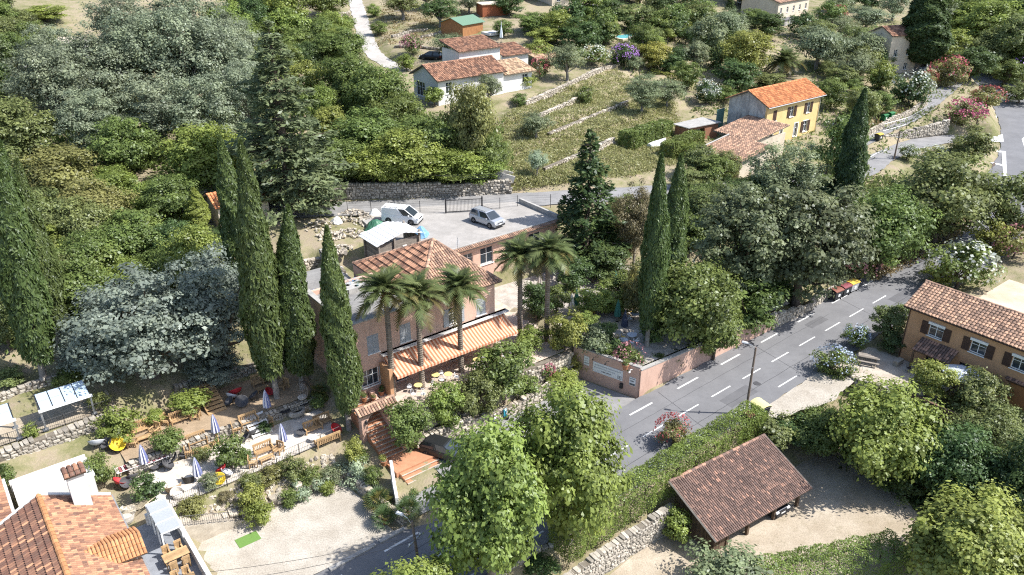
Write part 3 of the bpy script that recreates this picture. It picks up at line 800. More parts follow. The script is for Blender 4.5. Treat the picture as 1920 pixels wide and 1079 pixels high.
TILE_FRONT = mat('mottled_tiles', (0.225, 0.115, 0.080), (0.16, 0.09, 0.068), 0.93, 1.6, 26, 0.38, 0.4, tint=0.22, tintc=(0.42, 0.225, 0.13), stain=(0.20, 0.155, 0.12, 0.5))
TILE_ORG = mat('ridge_tiles', (0.48, 0.24, 0.11), (0.42, 0.20, 0.09), 0.9, 1.5, 22, 0.12, 0.2, tint=0.2)
WOODD = mat('dark_planks', (0.145, 0.100, 0.068), (0.095, 0.066, 0.046), 0.9, 2.5, 22, 0.25, 0.3, tint=0.35)
WOODG = mat('grey_planks', (0.30, 0.265, 0.225), (0.22, 0.19, 0.16), 0.9, 2.5, 22, 0.2, 0.3, tint=0.3)
WOODO = mat('orange_wood', (0.36, 0.175, 0.075), (0.27, 0.125, 0.055), 0.75, 2.5, 22, 0.2, 0.2, tint=0.25)
WOODP = mat('pale_pine', (0.45, 0.30, 0.155), (0.35, 0.225, 0.115), 0.75, 3, 22, 0.15, 0.15, tint=0.25)
SHUT = mat('grey_shutter', (0.36, 0.375, 0.39), (0.30, 0.31, 0.325), 0.7, 2, 22, 0.1, 0.1)
SHUTB = mat('brown_shutter', (0.075, 0.042, 0.030), (0.055, 0.032, 0.024), 0.7, 2, 22, 0.15, 0.1)
WHITEP = plain('white_paint', (0.74, 0.74, 0.72), 0.6)
GLASS = plain('window_glass', (0.035, 0.045, 0.055), 0.08, 0.0, 0.6)
DARK = plain('dark_interior', (0.02, 0.018, 0.016), 0.9)
IRON = plain('black_iron', (0.035, 0.035, 0.037), 0.55, 0.3)
STEEL = plain('galvanised_steel', (0.40, 0.41, 0.42), 0.4, 0.7)
GUTTER = plain('zinc_gutter', (0.42, 0.42, 0.42), 0.45, 0.5)
TERRA = mat('terracotta_paving', (0.47, 0.235, 0.135), (0.40, 0.195, 0.11), 0.88, 1.5, 16, 0.15, 0.2, tint=0.2)
POTM = mat('terracotta_pot', (0.44, 0.20, 0.105), (0.36, 0.16, 0.085), 0.85, 3, 16, 0.1, 0.1)

class House:
    def __init__(s, name, a, b, z, label, cat='house', yaw=0.0, group=None):
        s.o = (a, b, z); s.yaw = yaw
        s.root = empty(name, W(a, b, z), YAW + yaw, label, cat, group)
        s.c, s.s = math.cos(yaw), math.sin(yaw)
    def p(s, a, b, z):
        x, y = a - s.o[0], b - s.o[1]
        return Vector((x * s.c + y * s.s, -x * s.s + y * s.c, z - s.o[2]))
    def span(s, mb, a0, a1, b0, b1, z0, z1):
        return mb.add([s.p(a, b, z) for z in (z0, z1) for a, b in ((a0, b0), (a1, b0), (a1, b1), (a0, b1))], [(3,2,1,0),(4,5,6,7),(0,1,5,4),(1,2,6,5),(2,3,7,6),(3,0,4,7)])
    def prism(s, mb, pts, z0, z1):
        return mb.prism([s.p(a, b, 0)[:2] for a, b in pts], z0 - s.o[2], z1 - s.o[2])
    def frame(s, P, Q):
        """matrix with x along the wall, y into the house, z up; P,Q (a,b), outside lies to the right of P->Q"""
        p, q = s.p(P[0], P[1], s.o[2]), s.p(Q[0], Q[1], s.o[2])
        x = (q - p).normalized(); y = Vector((-x.y, x.x, 0))
        M = Matrix(((x.x, y.x, 0, p.x), (x.y, y.y, 0, p.y), (0, 0, 1, 0), (0, 0, 0, 1)))
        return M, (q - p).length
    def wall(s, mb, P, Q, z0, z1, th=0.3, holes=(), inset=(0, 0)):
        M, Ln = s.frame(P, Q); z0 -= s.o[2]; z1 -= s.o[2]
        hs = [(h[0], h[1], h[2] - s.o[2], h[3] - s.o[2]) for h in holes]
        xs = sorted({inset[0], Ln - inset[1]} | {h[0] for h in hs} | {h[1] for h in hs})
        for x0, x1 in zip(xs, xs[1:]):
            if x1 - x0 < 1e-4: continue
            xm = (x0 + x1) / 2; z = z0
            for h in sorted([h for h in hs if h[0] < xm < h[1]], key=lambda h: h[2]):
                if h[2] > z: mb.box(None, (x1 - x0, th, h[2] - z), M=M @ Matrix.Translation((xm, th / 2, (z + h[2]) / 2)))
                z = h[3]
            if z1 > z: mb.box(None, (x1 - x0, th, z1 - z), M=M @ Matrix.Translation((xm, th / 2, (z + z1) / 2)))
    def gable(s, mb, P, Q, z0, zr, th=0.3, off=0.5):
        """triangle on top of a wall"""
        M, Ln = s.frame(P, Q); z0 -= s.o[2]; zr -= s.o[2]
        v = [M @ Vector(q) for q in ((0, 0, z0), (Ln, 0, z0), (Ln * off, 0, zr), (0, th, z0), (Ln, th, z0), (Ln * off, th, zr))]
        mb.add(v, [(0, 1, 2), (5, 4, 3), (0, 3, 4, 1), (1, 4, 5, 2), (2, 5, 3, 0)])
    def window(s, P, Q, s0, s1, zb, zt, shutters=None, frame=WHITEP, deep=0.16, closed=False, sill=True, surround=None, door=False, mull=2, rail=True, lintel=False, glass=None):
        M, Ln = s.frame(P, Q); zb -= s.o[2]; zt -= s.o[2]
        w, h = s1 - s0, zt - zb; cx, cz = (s0 + s1) / 2, (zb + zt) / 2
        mb = MB(); T = lambda x, y, z: M @ Matrix.Translation((x, y, z)); t = 0.07
        if not closed:
            for xx in (s0 + t / 2, s1 - t / 2): mb.box(None, (t, 0.07, h), M=T(xx, deep, cz))
            for zz in (zb + t / 2, zt - t / 2): mb.box(None, (w - 2 * t, 0.07, t), M=T(cx, deep, zz))
            for k in range(1, mull): mb.box(None, (0.06, 0.06, h - 2 * t), M=T(s0 + w * k / mull, deep, cz))
            if rail: mb.box(None, (w - 2 * t, 0.045, 0.045), M=T(cx, deep, zb + h * 0.62))
            f = mb.build('door' if door else 'window', frame, s.root)
            g = MB(); g.box(None, (w - t, 0.02, h - t), M=T(cx, deep + 0.03, cz)); g.build('pane', glass or GLASS, f)
        else:
            g = MB(); g.box(None, (w, 0.03, h), M=T(cx, deep + 0.03, cz)); f = g.build('window', DARK, s.root)
        if sill and not door:
            k = MB(); k.box(None, (w + 0.16, 0.2, 0.07), M=T(cx, -0.03, zb - 0.035)); k.build('sill', WHITEP, f)
        if surround:
            k = MB()
            for xx in (s0 - 0.07, s1 + 0.07): k.box(None, (0.14, 0.04, h), M=T(xx, -0.018, cz))
            k.box(None, (w + 0.28, 0.04, 0.14), M=T(cx, -0.018, zt + 0.07)); k.build('surround', surround, f)
        if lintel:
            k = MB(); k.box(None, (w + 0.2, 0.16, 0.26), M=T(cx, -0.06, zt + 0.02)); k.build('lintel', WHITEP, f)
        if shutters:
            sw = w / 2
            for sd in (-1, 1):
                k = MB()
                if closed: x = cx + sd * (w / 4); yy = 0.02; ww = w / 2 - 0.015
                else: x = cx + sd * (w / 2 + sw / 2 + 0.03); yy = -0.05; ww = sw
                k.box(None, (ww, 0.035, h), M=T(x, yy, cz))
                for q in (0.1, 0.5, 0.9): k.box(None, (ww * 0.98, 0.06, 0.1), M=T(x, yy, zb + h * q))
                nsl = max(3, int(h / 0.16))
                for i in range(nsl): k.box(None, (ww * 0.78, 0.05, 0.05), M=T(x, yy - 0.004, zb + h * (i + 0.5) / nsl))
                k.build('shutter', shutters, s.root)
        return f
TILEVAR = {}
def tile_shape(w, l, n=4, lift=0.035):
    """one barrel tile lying on its slope: x across, y up the slope"""
    v = []; f = []
    for j, (y, k, up) in enumerate(((0, 1.0, lift), (l * 1.12, 0.82, 0.0))):
        for i in range(n + 1):
            a = math.pi * i / n
            v.append((-math.cos(a) * w * 0.5 * k, y, math.sin(a) * w * 0.36 * k + up))
    for i in range(n): f.append((i, i + 1, n + 2 + i, n + 1 + i))
    f.append(tuple(range(n, -1, -1)))
    return v, f
def roof(root, o, u, v, w, l, material, deck=MORTAR, clip=None, single=0, deck_th=0.10, name='roof', eave_drop=0.0, tints=None, near=None, lift=0.035):
    """tiled roof slope: o = lower left corner, u = along the eave, v = up the slope (local vectors)"""
    o, u, v = Vector(o), Vector(u), Vector(v)
    if u.cross(v).z < 0:
        o = o + u; u = -u
        if clip is not None: clip = [(1 - q[0], q[1]) for q in clip][::-1]
    v = v - u.normalized() * v.dot(u.normalized())
    Lu, Lv = u.length, v.length; uh, vh = u / Lu, v / Lv; nh = uh.cross(vh)
    if nh.z < 0: nh = -nh
    nu, nv = max(1, round(Lu / w)), max(1, round(Lv / l)); w, l = Lu / nu, Lv / nv
    d = MB()
    if clip is None: d.slab(o, o + u, o + u + v, o + v, deck_th)
    else:
        pts = [o + uh * p[0] * Lu + vh * p[1] * Lv for p in clip]
        n = len(pts); low = [p - nh * deck_th for p in pts]
        d.add(pts + low, [tuple(range(n)), tuple(range(2 * n - 1, n - 1, -1))] + [(i, i + n, (i + 1) % n + n, (i + 1) % n) for i in range(n)])
    part = d.build(name, deck, root)
    tv, tf = tile_shape(w * 0.98, l, 4, lift)
    cells = []
    for j in range(nv):
        for i in range(nu):
            s_, t_ = (i + 0.5) / nu, (j + 0.5) / nv
            if clip is not None and sdist(np.array([s_]), np.array([t_]), clip)[0] > -0.004: continue
            cells.append((o + uh * (i + 0.5) * w + vh * j * l + nh * 0.012, random.random() if tints is None else tints(s_, t_)))
    if near is not None: cells.sort(key=lambda c: (c[0] - Vector(near)).length)
    ones, rest = cells[:single], cells[single:]
    if single:
        B = Matrix(((uh.x, vh.x, nh.x), (uh.y, vh.y, nh.y), (uh.z, vh.z, nh.z)))
        eul = B.to_euler(); var = []
        for k in range(8):
            mb = MB(); mb.add(tv, tf, (k + 0.5) / 8); var.append(mb.mesh('roof_tile', material))
        for p, t in ones:
            q = add('roof_tile', var[min(7, int(t * 8))], part, p, eul)
            q.rotation_euler = (eul[0], eul[1], eul[2] + random.uniform(-.012, .012))
    if rest:
        mb = MB()
        for p, t in rest:
            jit = random.uniform(-.006, .006)
            mb.add([p + uh * (q[0] + jit) + vh * q[1] + nh * q[2] for q in tv], tf, t)
        q = mb.build('roof_tiles', material, part)
        q['kind'] = 'stuff'
    return part
def ridge(root, p, q, r, material, seg=0.4, name='ridge', parent=None):
    p, q = Vector(p), Vector(q); L_ = (q - p).length; n = max(1, round(L_ / seg)); d = (q - p) / L_
    s = d.cross(Vector((0, 0, 1))).normalized(); up = s.cross(d)
    mb = MB()
    for i in range(n):
        t = random.random()
        vs = []
        for (k, rr) in ((i, r * 1.06), (i + 1.06, r * 0.9)):
            c = p + d * (L_ / n) * k
            for m in range(6):
                a = math.pi * m / 5
                vs.append(c + s * math.cos(a) * rr + up * (math.sin(a) * rr * 0.8 - 0.02))
        mb.add(vs, [(m, m + 1, m + 7, m + 6) for m in range(5)], t)
    return mb.build(name, material, parent or root)
def genoise(root, P, Q, z, rows=1, material=TILE_PINK, pitch=0.26, out=0.35, name='cornice'):
    """row of tile ends projecting along an edge (local points)"""
    P, Q = Vector(P), Vector(Q); d = (Q - P); L_ = d.length; d /= L_; o = Vector((d.y, -d.x, 0)); n = int(L_ / pitch)
    mb = MB()
    for i in range(n):
        c = P + d * (i + 0.5) * L_ / n + Vector((0, 0, z)); t = random.random(); vs = []
        for (oo, k, dz) in ((out, 1.0, -0.03), (-0.35, 0.85, 0.09)):
            for m in range(5):
                a = math.pi * m / 4
                vs.append(c + o * oo + d * math.cos(a) * pitch * 0.46 * k + Vector((0, 0, math.sin(a) * 0.1 * k + dz)))
        mb.add(vs, [(m, m + 1, m + 6, m + 5) for m in range(4)] + [(4, 3, 2, 1, 0)], t)
    x = Vector((d.x, d.y, 0))
    c = (P + Q) / 2 + Vector((0, 0, z - 0.06)); ang = math.atan2(d.y, d.x)
    mb.box(c + o * (out * 0.5 - 0.1), (L_, out + 0.2, 0.1), ang, tint=0.5)
    return mb.build(name, material, root)
def stone_wall(name, pts, z0, z1, th, label, material=STONE, size=0.34, cat='stone wall', rough=0.05, cap=None, two=True, mortar=MORTAR, single=0):
    """dry stone wall along road-frame points; z0,z1 numbers or functions of arc position 0..1; every stone is geometry"""
    a0, b0 = pts[0]
    f0 = z0 if callable(z0) else (lambda t: z0); f1 = z1 if callable(z1) else (lambda t: z1)
    root = empty(name, W(a0, b0, f0(0)), YAW, label, cat)
    P = [np.array(p, float) for p in pts]; seg = [np.linalg.norm(P[i+1] - P[i]) for i in range(len(P) - 1)]; tot = sum(seg)
    core = MB(); st = MB(); acc = 0
    base = f0(0)
    for i, L_ in enumerate(seg):
        d = (P[i+1] - P[i]) / L_; nrm = np.array([d[1], -d[0]])
        n = max(1, int(L_ / 1.5))
        for k in range(n):
            s0, s1 = L_ * k / n, L_ * (k + 1) / n
            t0, t1 = (acc + s0) / tot, (acc + s1) / tot
            q0, q1 = P[i] + d * s0 - P[0], P[i] + d * s1 - P[0]
            vs = []
            for q, t in ((q0, t0), (q1, t1)):
                for sd in (-1, 1):
                    for z in (f0(t) - 0.4 - base, f1(t) - base - 0.06): vs.append((q[0] + nrm[0] * sd * (th / 2 - 0.05), q[1] + nrm[1] * sd * (th / 2 - 0.05), z))
            core.add(vs, [(0, 1, 5, 4), (2, 6, 7, 3), (1, 3, 7, 5), (0, 4, 6, 2), (0, 2, 3, 1), (4, 5, 7, 6)])
        z = -0.15
        hmax = max(f1(acc / tot) - f0(acc / tot), f1((acc + L_) / tot) - f0((acc + L_) / tot))
        while z < hmax:
            ch = size * random.uniform(0.55, 0.95); s_ = -random.uniform(0, size)
            while s_ < L_:
                w = size * random.uniform(0.7, 1.7)
                t = min(1, max(0, (acc + s_ + w / 2) / tot)); zz = f0(t) - base + z
                if 0 <= s_ + w / 2 <= L_ and zz + ch * 0.4 < f1(t) - base:
                    q = P[i] + d * (s_ + w / 2) - P[0]
                    top = zz + ch > f1(t) - base - size * 0.7
                    for sd in ((1, -1) if two and not top else (1,)):
                        cw = th + 0.06 if top else 0.2
                        off = 0 if top else sd * (th / 2 - 0.06 + random.uniform(-rough, rough))
                        c = Vector((q[0] + nrm[0] * off, q[1] + nrm[1] * off, zz + ch / 2))
                        c.z += random.uniform(-.16, .16) * size; M = Matrix.Translation(c) @ Matrix.Rotation(math.atan2(d[1], d[0]) + random.uniform(-.1, .1), 4, 'Z') @ Matrix.Rotation(random.uniform(-.2, .2), 4, 'Y')
                        x, y, h_ = w * random.uniform(.38, .49), cw / 2 * random.uniform(.8, 1.1), ch * random.uniform(.38, .5); k = random.uniform(.5, .75)
                        vs = [M @ Vector(p) for p in ((-x, y, -h_), (x, y, -h_), (x, y, h_), (-x, y, h_), (-x, -y * .6, -h_), (x, -y * .6, -h_), (x, -y * .6, h_), (-x, -y * .6, h_), (-x * k, -y, -h_ * k), (x * k, -y, -h_ * k), (x * k, -y, h_ * k), (-x * k, -y, h_ * k))]
                        if sd < 0:
                            Mi = Matrix.Translation(c) @ Matrix.Rotation(math.pi, 4, 'Z') @ Matrix.Translation(-c); vs = [Mi @ q_ for q_ in vs]
                        st.add(vs, [(4, 5, 9, 8), (5, 6, 10, 9), (6, 7, 11, 10), (7, 4, 8, 11), (8, 9, 10, 11), (3, 2, 6, 7), (0, 4, 5, 1) if False else (0, 1, 5, 4), (1, 2, 6, 5), (3, 7, 4, 0)], random.random())
                s_ += w
            z += ch
        acc += L_
    core.build('core', mortar, root)
    q = st.build('stones', material, root); q['kind'] = 'stuff'
    return root

# ---------------------------------------------------------------- pink restaurant house
h = House('pink_house', -20.5, 14.2, 2.66, 'pink two storey house with hipped tile roof, flat roof wing and striped awning')
FP, FQ = (-20.5, 14.2), (-4.9, 14.2)
up = [(1.6, 2.75, 6.75, 8.55), (4.9, 6.05, 6.75, 8.55), (10.2, 11.35, 6.75, 8.55), (13.4, 14.5, 6.75, 8.55)]
dn = [(0.8, 2.5, 3.5, 5.2), (4.2, 5.6, 2.7, 4.9), (7.0, 8.6, 3.3, 4.9), (10.2, 11.8, 2.7, 4.9), (13.0, 14.4, 3.3, 4.9)]
wl = MB()
h.wall(wl, FP, (-13.6, 14.2), 2.3, 10.15, 0.35, [q for q in up + dn if q[1] < 6.9]); h.wall(wl, (-13.6, 14.2), FQ, 2.3, 9.6, 0.35, [(q[0] - 6.9, q[1] - 6.9, q[2], q[3]) for q in up + dn if q[0] > 6.9])
h.wall(wl, (-4.9, 14.2), (-4.9, 26.6), 2.3, 9.6, 0.35, [(3, 4.1, 6.75, 8.4)], inset=(0.352, 0))
h.wall(wl, (-20.5, 22.6), (-20.5, 14.2), 2.3, 10.15, 0.35, [(3.5, 4.5, 6.9, 8.3), (4.8, 5.9, 3.2, 5.0)], inset=(0, 0.352))
h.wall(wl, (-13.6, 26.6), (-13.6, 22.6), 2.3, 9.6, 0.35); h.wall(wl, (-4.9, 26.6), (-13.6, 26.6), 2.3, 9.6, 0.35, inset=(0.352, 0.352)); h.wall(wl, (-13.6, 22.6), (-20.5, 22.6), 2.3, 10.15, 0.35, inset=(0, 0.352))
wl.build('wall', PINK_ST, h.root)
for i, (s0, s1, zb, zt) in enumerate(up): h.window(FP, FQ, s0, s1, zb, zt, SHUT, closed=(i < 2 or i == 3), surround=None)
for i, (s0, s1, zb, zt) in enumerate(dn): h.window(FP, FQ, s0, s1, zb, zt, SHUT if i == 0 else None, door=zb < 2.8, mull=3 if i == 0 else 2)
h.window((-4.9, 14.2), (-4.9, 26.6), 3, 4.1, 6.75, 8.4, SHUT, closed=True)
h.window((-20.5, 22.6), (-20.5, 14.2), 3.5, 4.5, 6.9, 8.3); h.window((-20.5, 22.6), (-20.5, 14.2), 4.8, 5.9, 3.2, 5.0)
fr = MB(); h.span(fr, -20.14, -13.7, 14.56, 22.24, 9.55, 9.72); fr.build('flat_roof', FELT, h.root)
pr = MB(); h.span(pr, -20.62, -13.7, 14.08, 14.62, 10.15, 10.27); h.span(pr, -20.62, -20.1, 14.62, 22.7, 10.15, 10.27); pr.build('parapet_cap', CONC, h.root)
# hipped roof: eaves 9.75, apex ridge 11.9
E0, E1_, B0, B1_ = -14.1, -4.4, 16.2, 27.1
apA, apB0, apB1 = -9.2, 20.9, 22.4
def hp(a, b, z): return h.p(a, b, z)
ze, zr_ = 9.72, 11.9
def slope(hh, c0, c1, r0, r1, mt, w=0.27, l=0.42, **kw):
    """trapezoid slope from eave c0-c1 to ridge r0-r1 (local points)"""
    c0, c1, r0, r1 = map(Vector, (c0, c1, r0, r1))
    u = c1 - c0; uh = u.normalized(); m = (r0 + r1) / 2 - c0; v = m - uh * m.dot(uh)
    f = lambda p: ((p - c0).dot(uh) / u.length, (p - c0).dot(v.normalized()) / v.length)
    return roof(hh.root, c0, u, v, w, l, mt, clip=[(0, 0), (1, 0), f(r1), f(r0)] if (r1 - r0).length > 0.05 else [(0, 0), (1, 0), f(r0)], **kw)
FLc, FRc, RRc, RLc, APX = hp(-13.7, 13.9, 9.72), hp(-4.2, 13.9, 9.72), hp(-3.7, 26.6, 9.72), hp(-13.6, 26.6, 9.72), hp(-7.8, 20.4, 12.9)
slope(h, RLc, FLc, APX, APX, TILE_OLD, w=0.3, l=0.6, lift=0.11)
slope(h, FLc, FRc, APX, APX, TILE_PINK); slope(h, FRc, RRc, APX, APX, TILE_NEW); slope(h, RRc, RLc, APX, APX, TILE_OLD)
for q in (FLc, FRc, RRc, RLc): ridge(h.root, q + Vector((0, 0, .06)), APX + Vector((0, 0, .06)), 0.16, TILE_PINK)
bw = MB(); h.span(bw, -13.3, -5.2, 14.6, 26.2, 9.3, 9.6); bw.build('roof_base', PINK_ST, h.root)
# awning
AWN = None
def awning_mat():
    m, nt, N, L, P = nodes('striped_canvas')
    tc = N.new('ShaderNodeTexCoord'); sp = N.new('ShaderNodeSeparateXYZ'); L.new(tc.outputs['Object'], sp.inputs[0])
    mm = N.new('ShaderNodeMath'); mm.operation = 'MULTIPLY'; mm.inputs[1].default_value = 1 / 0.36; L.new(sp.outputs[0], mm.inputs[0])
    fr = N.new('ShaderNodeMath'); fr.operation = 'FRACT'; L.new(mm.outputs[0], fr.inputs[0])
    gt = N.new('ShaderNodeMath'); gt.operation = 'GREATER_THAN'; gt.inputs[1].default_value = 0.5; L.new(fr.outputs[0], gt.inputs[0])
    c = mixc(N, L, gt.outputs[0], (0.44, 0.15, 0.07), (0.60, 0.40, 0.27))
    L.new(c, P.inputs['Base Color']); P.inputs['Roughness'].default_value = 0.85
    return m
aw = MB(); na = 24
for k in range(na):
    x0, x1 = 3.0 + 13.6 * k / na, 3.0 + 13.6 * (k + 1) / na
    for j in range(4):
        f = lambda t: (-2.45 * t, 3.55 - 1.15 * t - 0.10 * math.sin(t * math.pi))
        (y0, z0), (y1, z1) = f(j / 4), f((j + 1) / 4)
        aw.quad((x0, y0, z0), (x0, y1, z1), (x1, y1, z1), (x1, y0, z0))
    y, z = f(1.0); aw.quad((x0, y, z), (x0, y - 0.02, z - 0.22 - 0.04 * (k % 2)), (x1, y - 0.02, z - 0.22 - 0.04 * ((k + 1) % 2)), (x1, y, z))
o = aw.build('awning', awning_mat(), h.root)
s_ = o.modifiers.new('thickness', 'SOLIDIFY'); s_.thickness = 0.015
ab = MB(); ab.box((9.8, -0.12, 3.72), (14.0, 0.3, 0.22)); ab.box((9.8, -0.35, 3.80), (14.2, 0.75, 0.06)); ab.build('awning_box', mat('pale_canvas_cover', (0.62, 0.60, 0.57), None, 0.8), o)
for x in (3.1, 7.6, 12, 16.5): 
    k = MB(); k.bar((x, 0.0, 2.9), (x, -2.4, 2.42), 0.03); k.build('awning_arm', WHITEP, o)
st = MB(); h.span(st, -17.9, -17.55, 12.4, 14.15, 2.6, 5.6); st.build('side_wall', ORANGE_ST, h.root)
# clutter on the flat roof: antenna, skylight frames, planter
k = MB(); k.bar(hp(-6.3, 18.3, 10.6), hp(-6.3, 18.3, 13.4), 0.025)
for j in range(5): k.bar(hp(-6.3 - .45 + j * .05, 18.0, 12.6 + j * .15), hp(-6.3 + .45 - j * .05, 18.6, 12.6 + j * .15), 0.015)
k.build('antenna', STEEL, h.root)
k = MB(); h.span(k, -17.2, -15.4, 20.4, 22.0, 9.72, 10.2); k.build('roof_hatch', CONC, h.root)

# ---------------------------------------------------------------- annex with the roof parking deck
h = House('parking_annex', -3.0, 25.6, 2.66, 'pink annex with a car parking deck on its roof', 'building')
FP, FQ = (-3.0, 25.6), (13.0, 25.6)
hol = [(2.2, 3.6, 6.0, 7.5), (4.6, 6.4, 5.6, 7.6), (8.2, 9.8, 6.0, 7.6), (11.6, 13.4, 6.0, 7.6)]
wl = MB(); h.wall(wl, FP, FQ, 2.3, 8.2, 0.3, hol); h.wall(wl, (13.0, 25.6), (13.0, 32.4), 2.3, 8.2, 0.3, inset=(0.302, 0)); h.wall(wl, (-3.0, 30), (-3.0, 25.6), 2.3, 8.2, 0.3, inset=(0, 0.302)); wl.build('wall', PINK_ST, h.root)
for q in hol: h.window(FP, FQ, *q)
dk = MB(); h.prism(dk, [(-3.6, 25.3), (13.25, 25.3), (13.25, 33.2), (2.6, 39.3), (-5.5, 40.2), (-6.5, 33.5)], 8.0, 8.5); dk.build('deck', DECKM, h.root)
genoise(h.root, h.p(-3.7, 25.25, 2.66), h.p(13.3, 25.25, 2.66), 8.45 - 2.66, material=TILE_PINK)
genoise(h.root, h.p(-6.2, 29.5, 2.66), h.p(-3.7, 25.25, 2.66), 8.45 - 2.66, material=TILE_PINK)
pw = MB(); h.span(pw, 12.95, 13.25, 25.62, 33.0, 8.5, 9.05); h.span(pw, -3.4, 12.9, 25.4, 25.62, 8.5, 8.66); pw.build('parapet', CONC, h.root)

# ---------------------------------------------------------------- wooden shed with white sheet roof beside the deck
h = House('plank_shed', -9.4, 28.6, 7.0, 'weathered plank shed with white sheet metal roof left of the deck', 'shed')
bd = MB()
for k in range(14):
    z = 7.0 + 0.21 * k
    for (a0, a1, b0, b1) in ((-9.4, -4.6, 28.6, 28.64), (-9.4, -9.36, 28.64, 31.6), (-4.64, -4.6, 28.64, 31.6)):
        bd.tint = random.random(); h.span(bd, a0, a1, b0, b1, z, z + 0.2)
bd.build('wall', WOODG, h.root)
for (a, b) in ((-9.5, 28.5), (-4.5, 28.5), (-9.5, 31.7), (-4.5, 31.7), (-7.6, 28.5)):
    k = MB(); h.span(k, a - .1, a + .1, b - .1, b + .1, 6.6, 10.0 + (0.6 if a > -9 else 0)); k.build('post', WOODG, h.root)
SHEETM = plain('white_sheet_metal', (0.66, 0.67, 0.68), 0.45, 0.1)
rf = MB()
for i in range(18):
    x0 = -9.9 + 5.7 * i / 18; x1 = x0 + 5.7 / 18
    zz = lambda x: 10.0 + 0.85 * (1 - abs(x + 6.6) / 3.3) + (0.03 if i % 2 else 0)
    rf.add([h.p(x0, 28.2, zz(x0)), h.p(x1, 28.2, zz(x1)), h.p(x1, 32.2, zz(x1)), h.p(x0, 32.2, zz(x0)), h.p(x0, 28.2, zz(x0) - .05), h.p(x1, 28.2, zz(x1) - .05), h.p(x1, 32.2, zz(x1) - .05), h.p(x0, 32.2, zz(x0) - .05)], [(0, 1, 2, 3), (7, 6, 5, 4), (0, 4, 5, 1), (2, 6, 7, 3), (1, 5, 6, 2), (0, 3, 7, 4)])
rf.build('roof', SHEETM, h.root)
k = MB(); h.span(k, -6.6, -6.1, 28.52, 28.58, 7.3, 9.2); k.build('door', WHITEP, h.root)

# low roofs and yard walls left of the hip roof
h = House('concrete_outbuilding', -20.5, 23.4, 2.66, 'low concrete outbuilding with flat grey roof and chimney behind the cypresses', 'building')
wl = MB(); h.span(wl, -20.5, -14.4, 23.4, 30, 2.3, 8.3); wl.build('wall', CONC, h.root)
k = MB(); h.span(k, -20.8, -14.2, 23.2, 30.2, 8.3, 8.5); k.build('roof', FELT, h.root)
k = MB(); h.span(k, -19.9, -19.0, 26.5, 27.4, 8.5, 11.2); h.span(k, -20.1, -18.8, 26.3, 27.6, 8.5, 8.62); k.build('chimney', CREAM_ST, h.root)
k = MB(); k.lathe([(0.32, 0), (0.32, 0.4), (0.4, 0.42), (0.1, 0.6)], 10, h.p(-19.45, 26.95, 11.2)); k.build('chimney_pot', POTM, h.root)
stone_wall('yard_wall', [(-14.0, 27.8), (-13.4, 34.5)], 6.6, 8.6, 0.4, 'rough block wall in the builder yard left of the plank shed', CONC, 0.4, 'wall')
stone_wall('yard_wall', [(-20.5, 35.5), (-13.4, 34.5)], 6.4, 7.6, 0.4, 'low rubble wall at the back of the builder yard', STONEW, 0.36, 'wall')

# ---------------------------------------------------------------- arch gate
h = House('arch_gate', -21.7, 11.3, 0.3, 'pink arched gateway with a tile capped roof at the stair', 'gateway')
ps = MB(); h.span(ps, -21.7, -21.15, 10.9, 11.5, 0.0, 3.3); h.span(ps, -19.15, -18.6, 10.9, 11.5, 0.4, 3.3)
n = 10; cx = -20.15; rr = 1.0
for i in range(n):
    t0, t1 = math.pi * i / n, math.pi * (i + 1) / n
    x0, x1 = cx - rr * math.cos(t0), cx - rr * math.cos(t1); z0, z1 = 2.15 + rr * math.sin(t0) * .9, 2.15 + rr * math.sin(t1) * .9
    ps.add([h.p(x0, 10.92, z0), h.p(x1, 10.92, z1), h.p(x1, 10.92, 3.3), h.p(x0, 10.92, 3.3), h.p(x0, 11.48, z0), h.p(x1, 11.48, z1), h.p(x1, 11.48, 3.3), h.p(x0, 11.48, 3.3)], [(0, 1, 2, 3), (7, 6, 5, 4), (0, 4, 5, 1)])
ps.build('wall', PINK_ST, h.root)
g = roof(h.root, h.p(-22.05, 10.55, 3.32), h.p(-18.25, 10.55, 3.32) - h.p(-22.05, 10.55, 3.32), h.p(-22.05, 11.25, 3.75) - h.p(-22.05, 10.55, 3.32), 0.27, 0.41, TILE_PINK, single=60)
g = roof(h.root, h.p(-18.25, 11.95, 3.32), h.p(-22.05, 11.95, 3.32) - h.p(-18.25, 11.95, 3.32), h.p(-18.25, 11.25, 3.75) - h.p(-18.25, 11.95, 3.32), 0.27, 0.41, TILE_PINK)
ridge(h.root, h.p(-22.05, 11.25, 3.78), h.p(-18.25, 11.25, 3.78), 0.13, TILE_PINK)
for a in (-21.3, -19.0):
    k = MB(); k.box(h.p(a, 10.8, 2.4), (0.16, 0.16, 0.3)); k.lathe([(0.13, 0.15), (0.02, 0.3)], 6, h.p(a, 10.8, 2.4)); k.build('lantern', IRON, h.root)
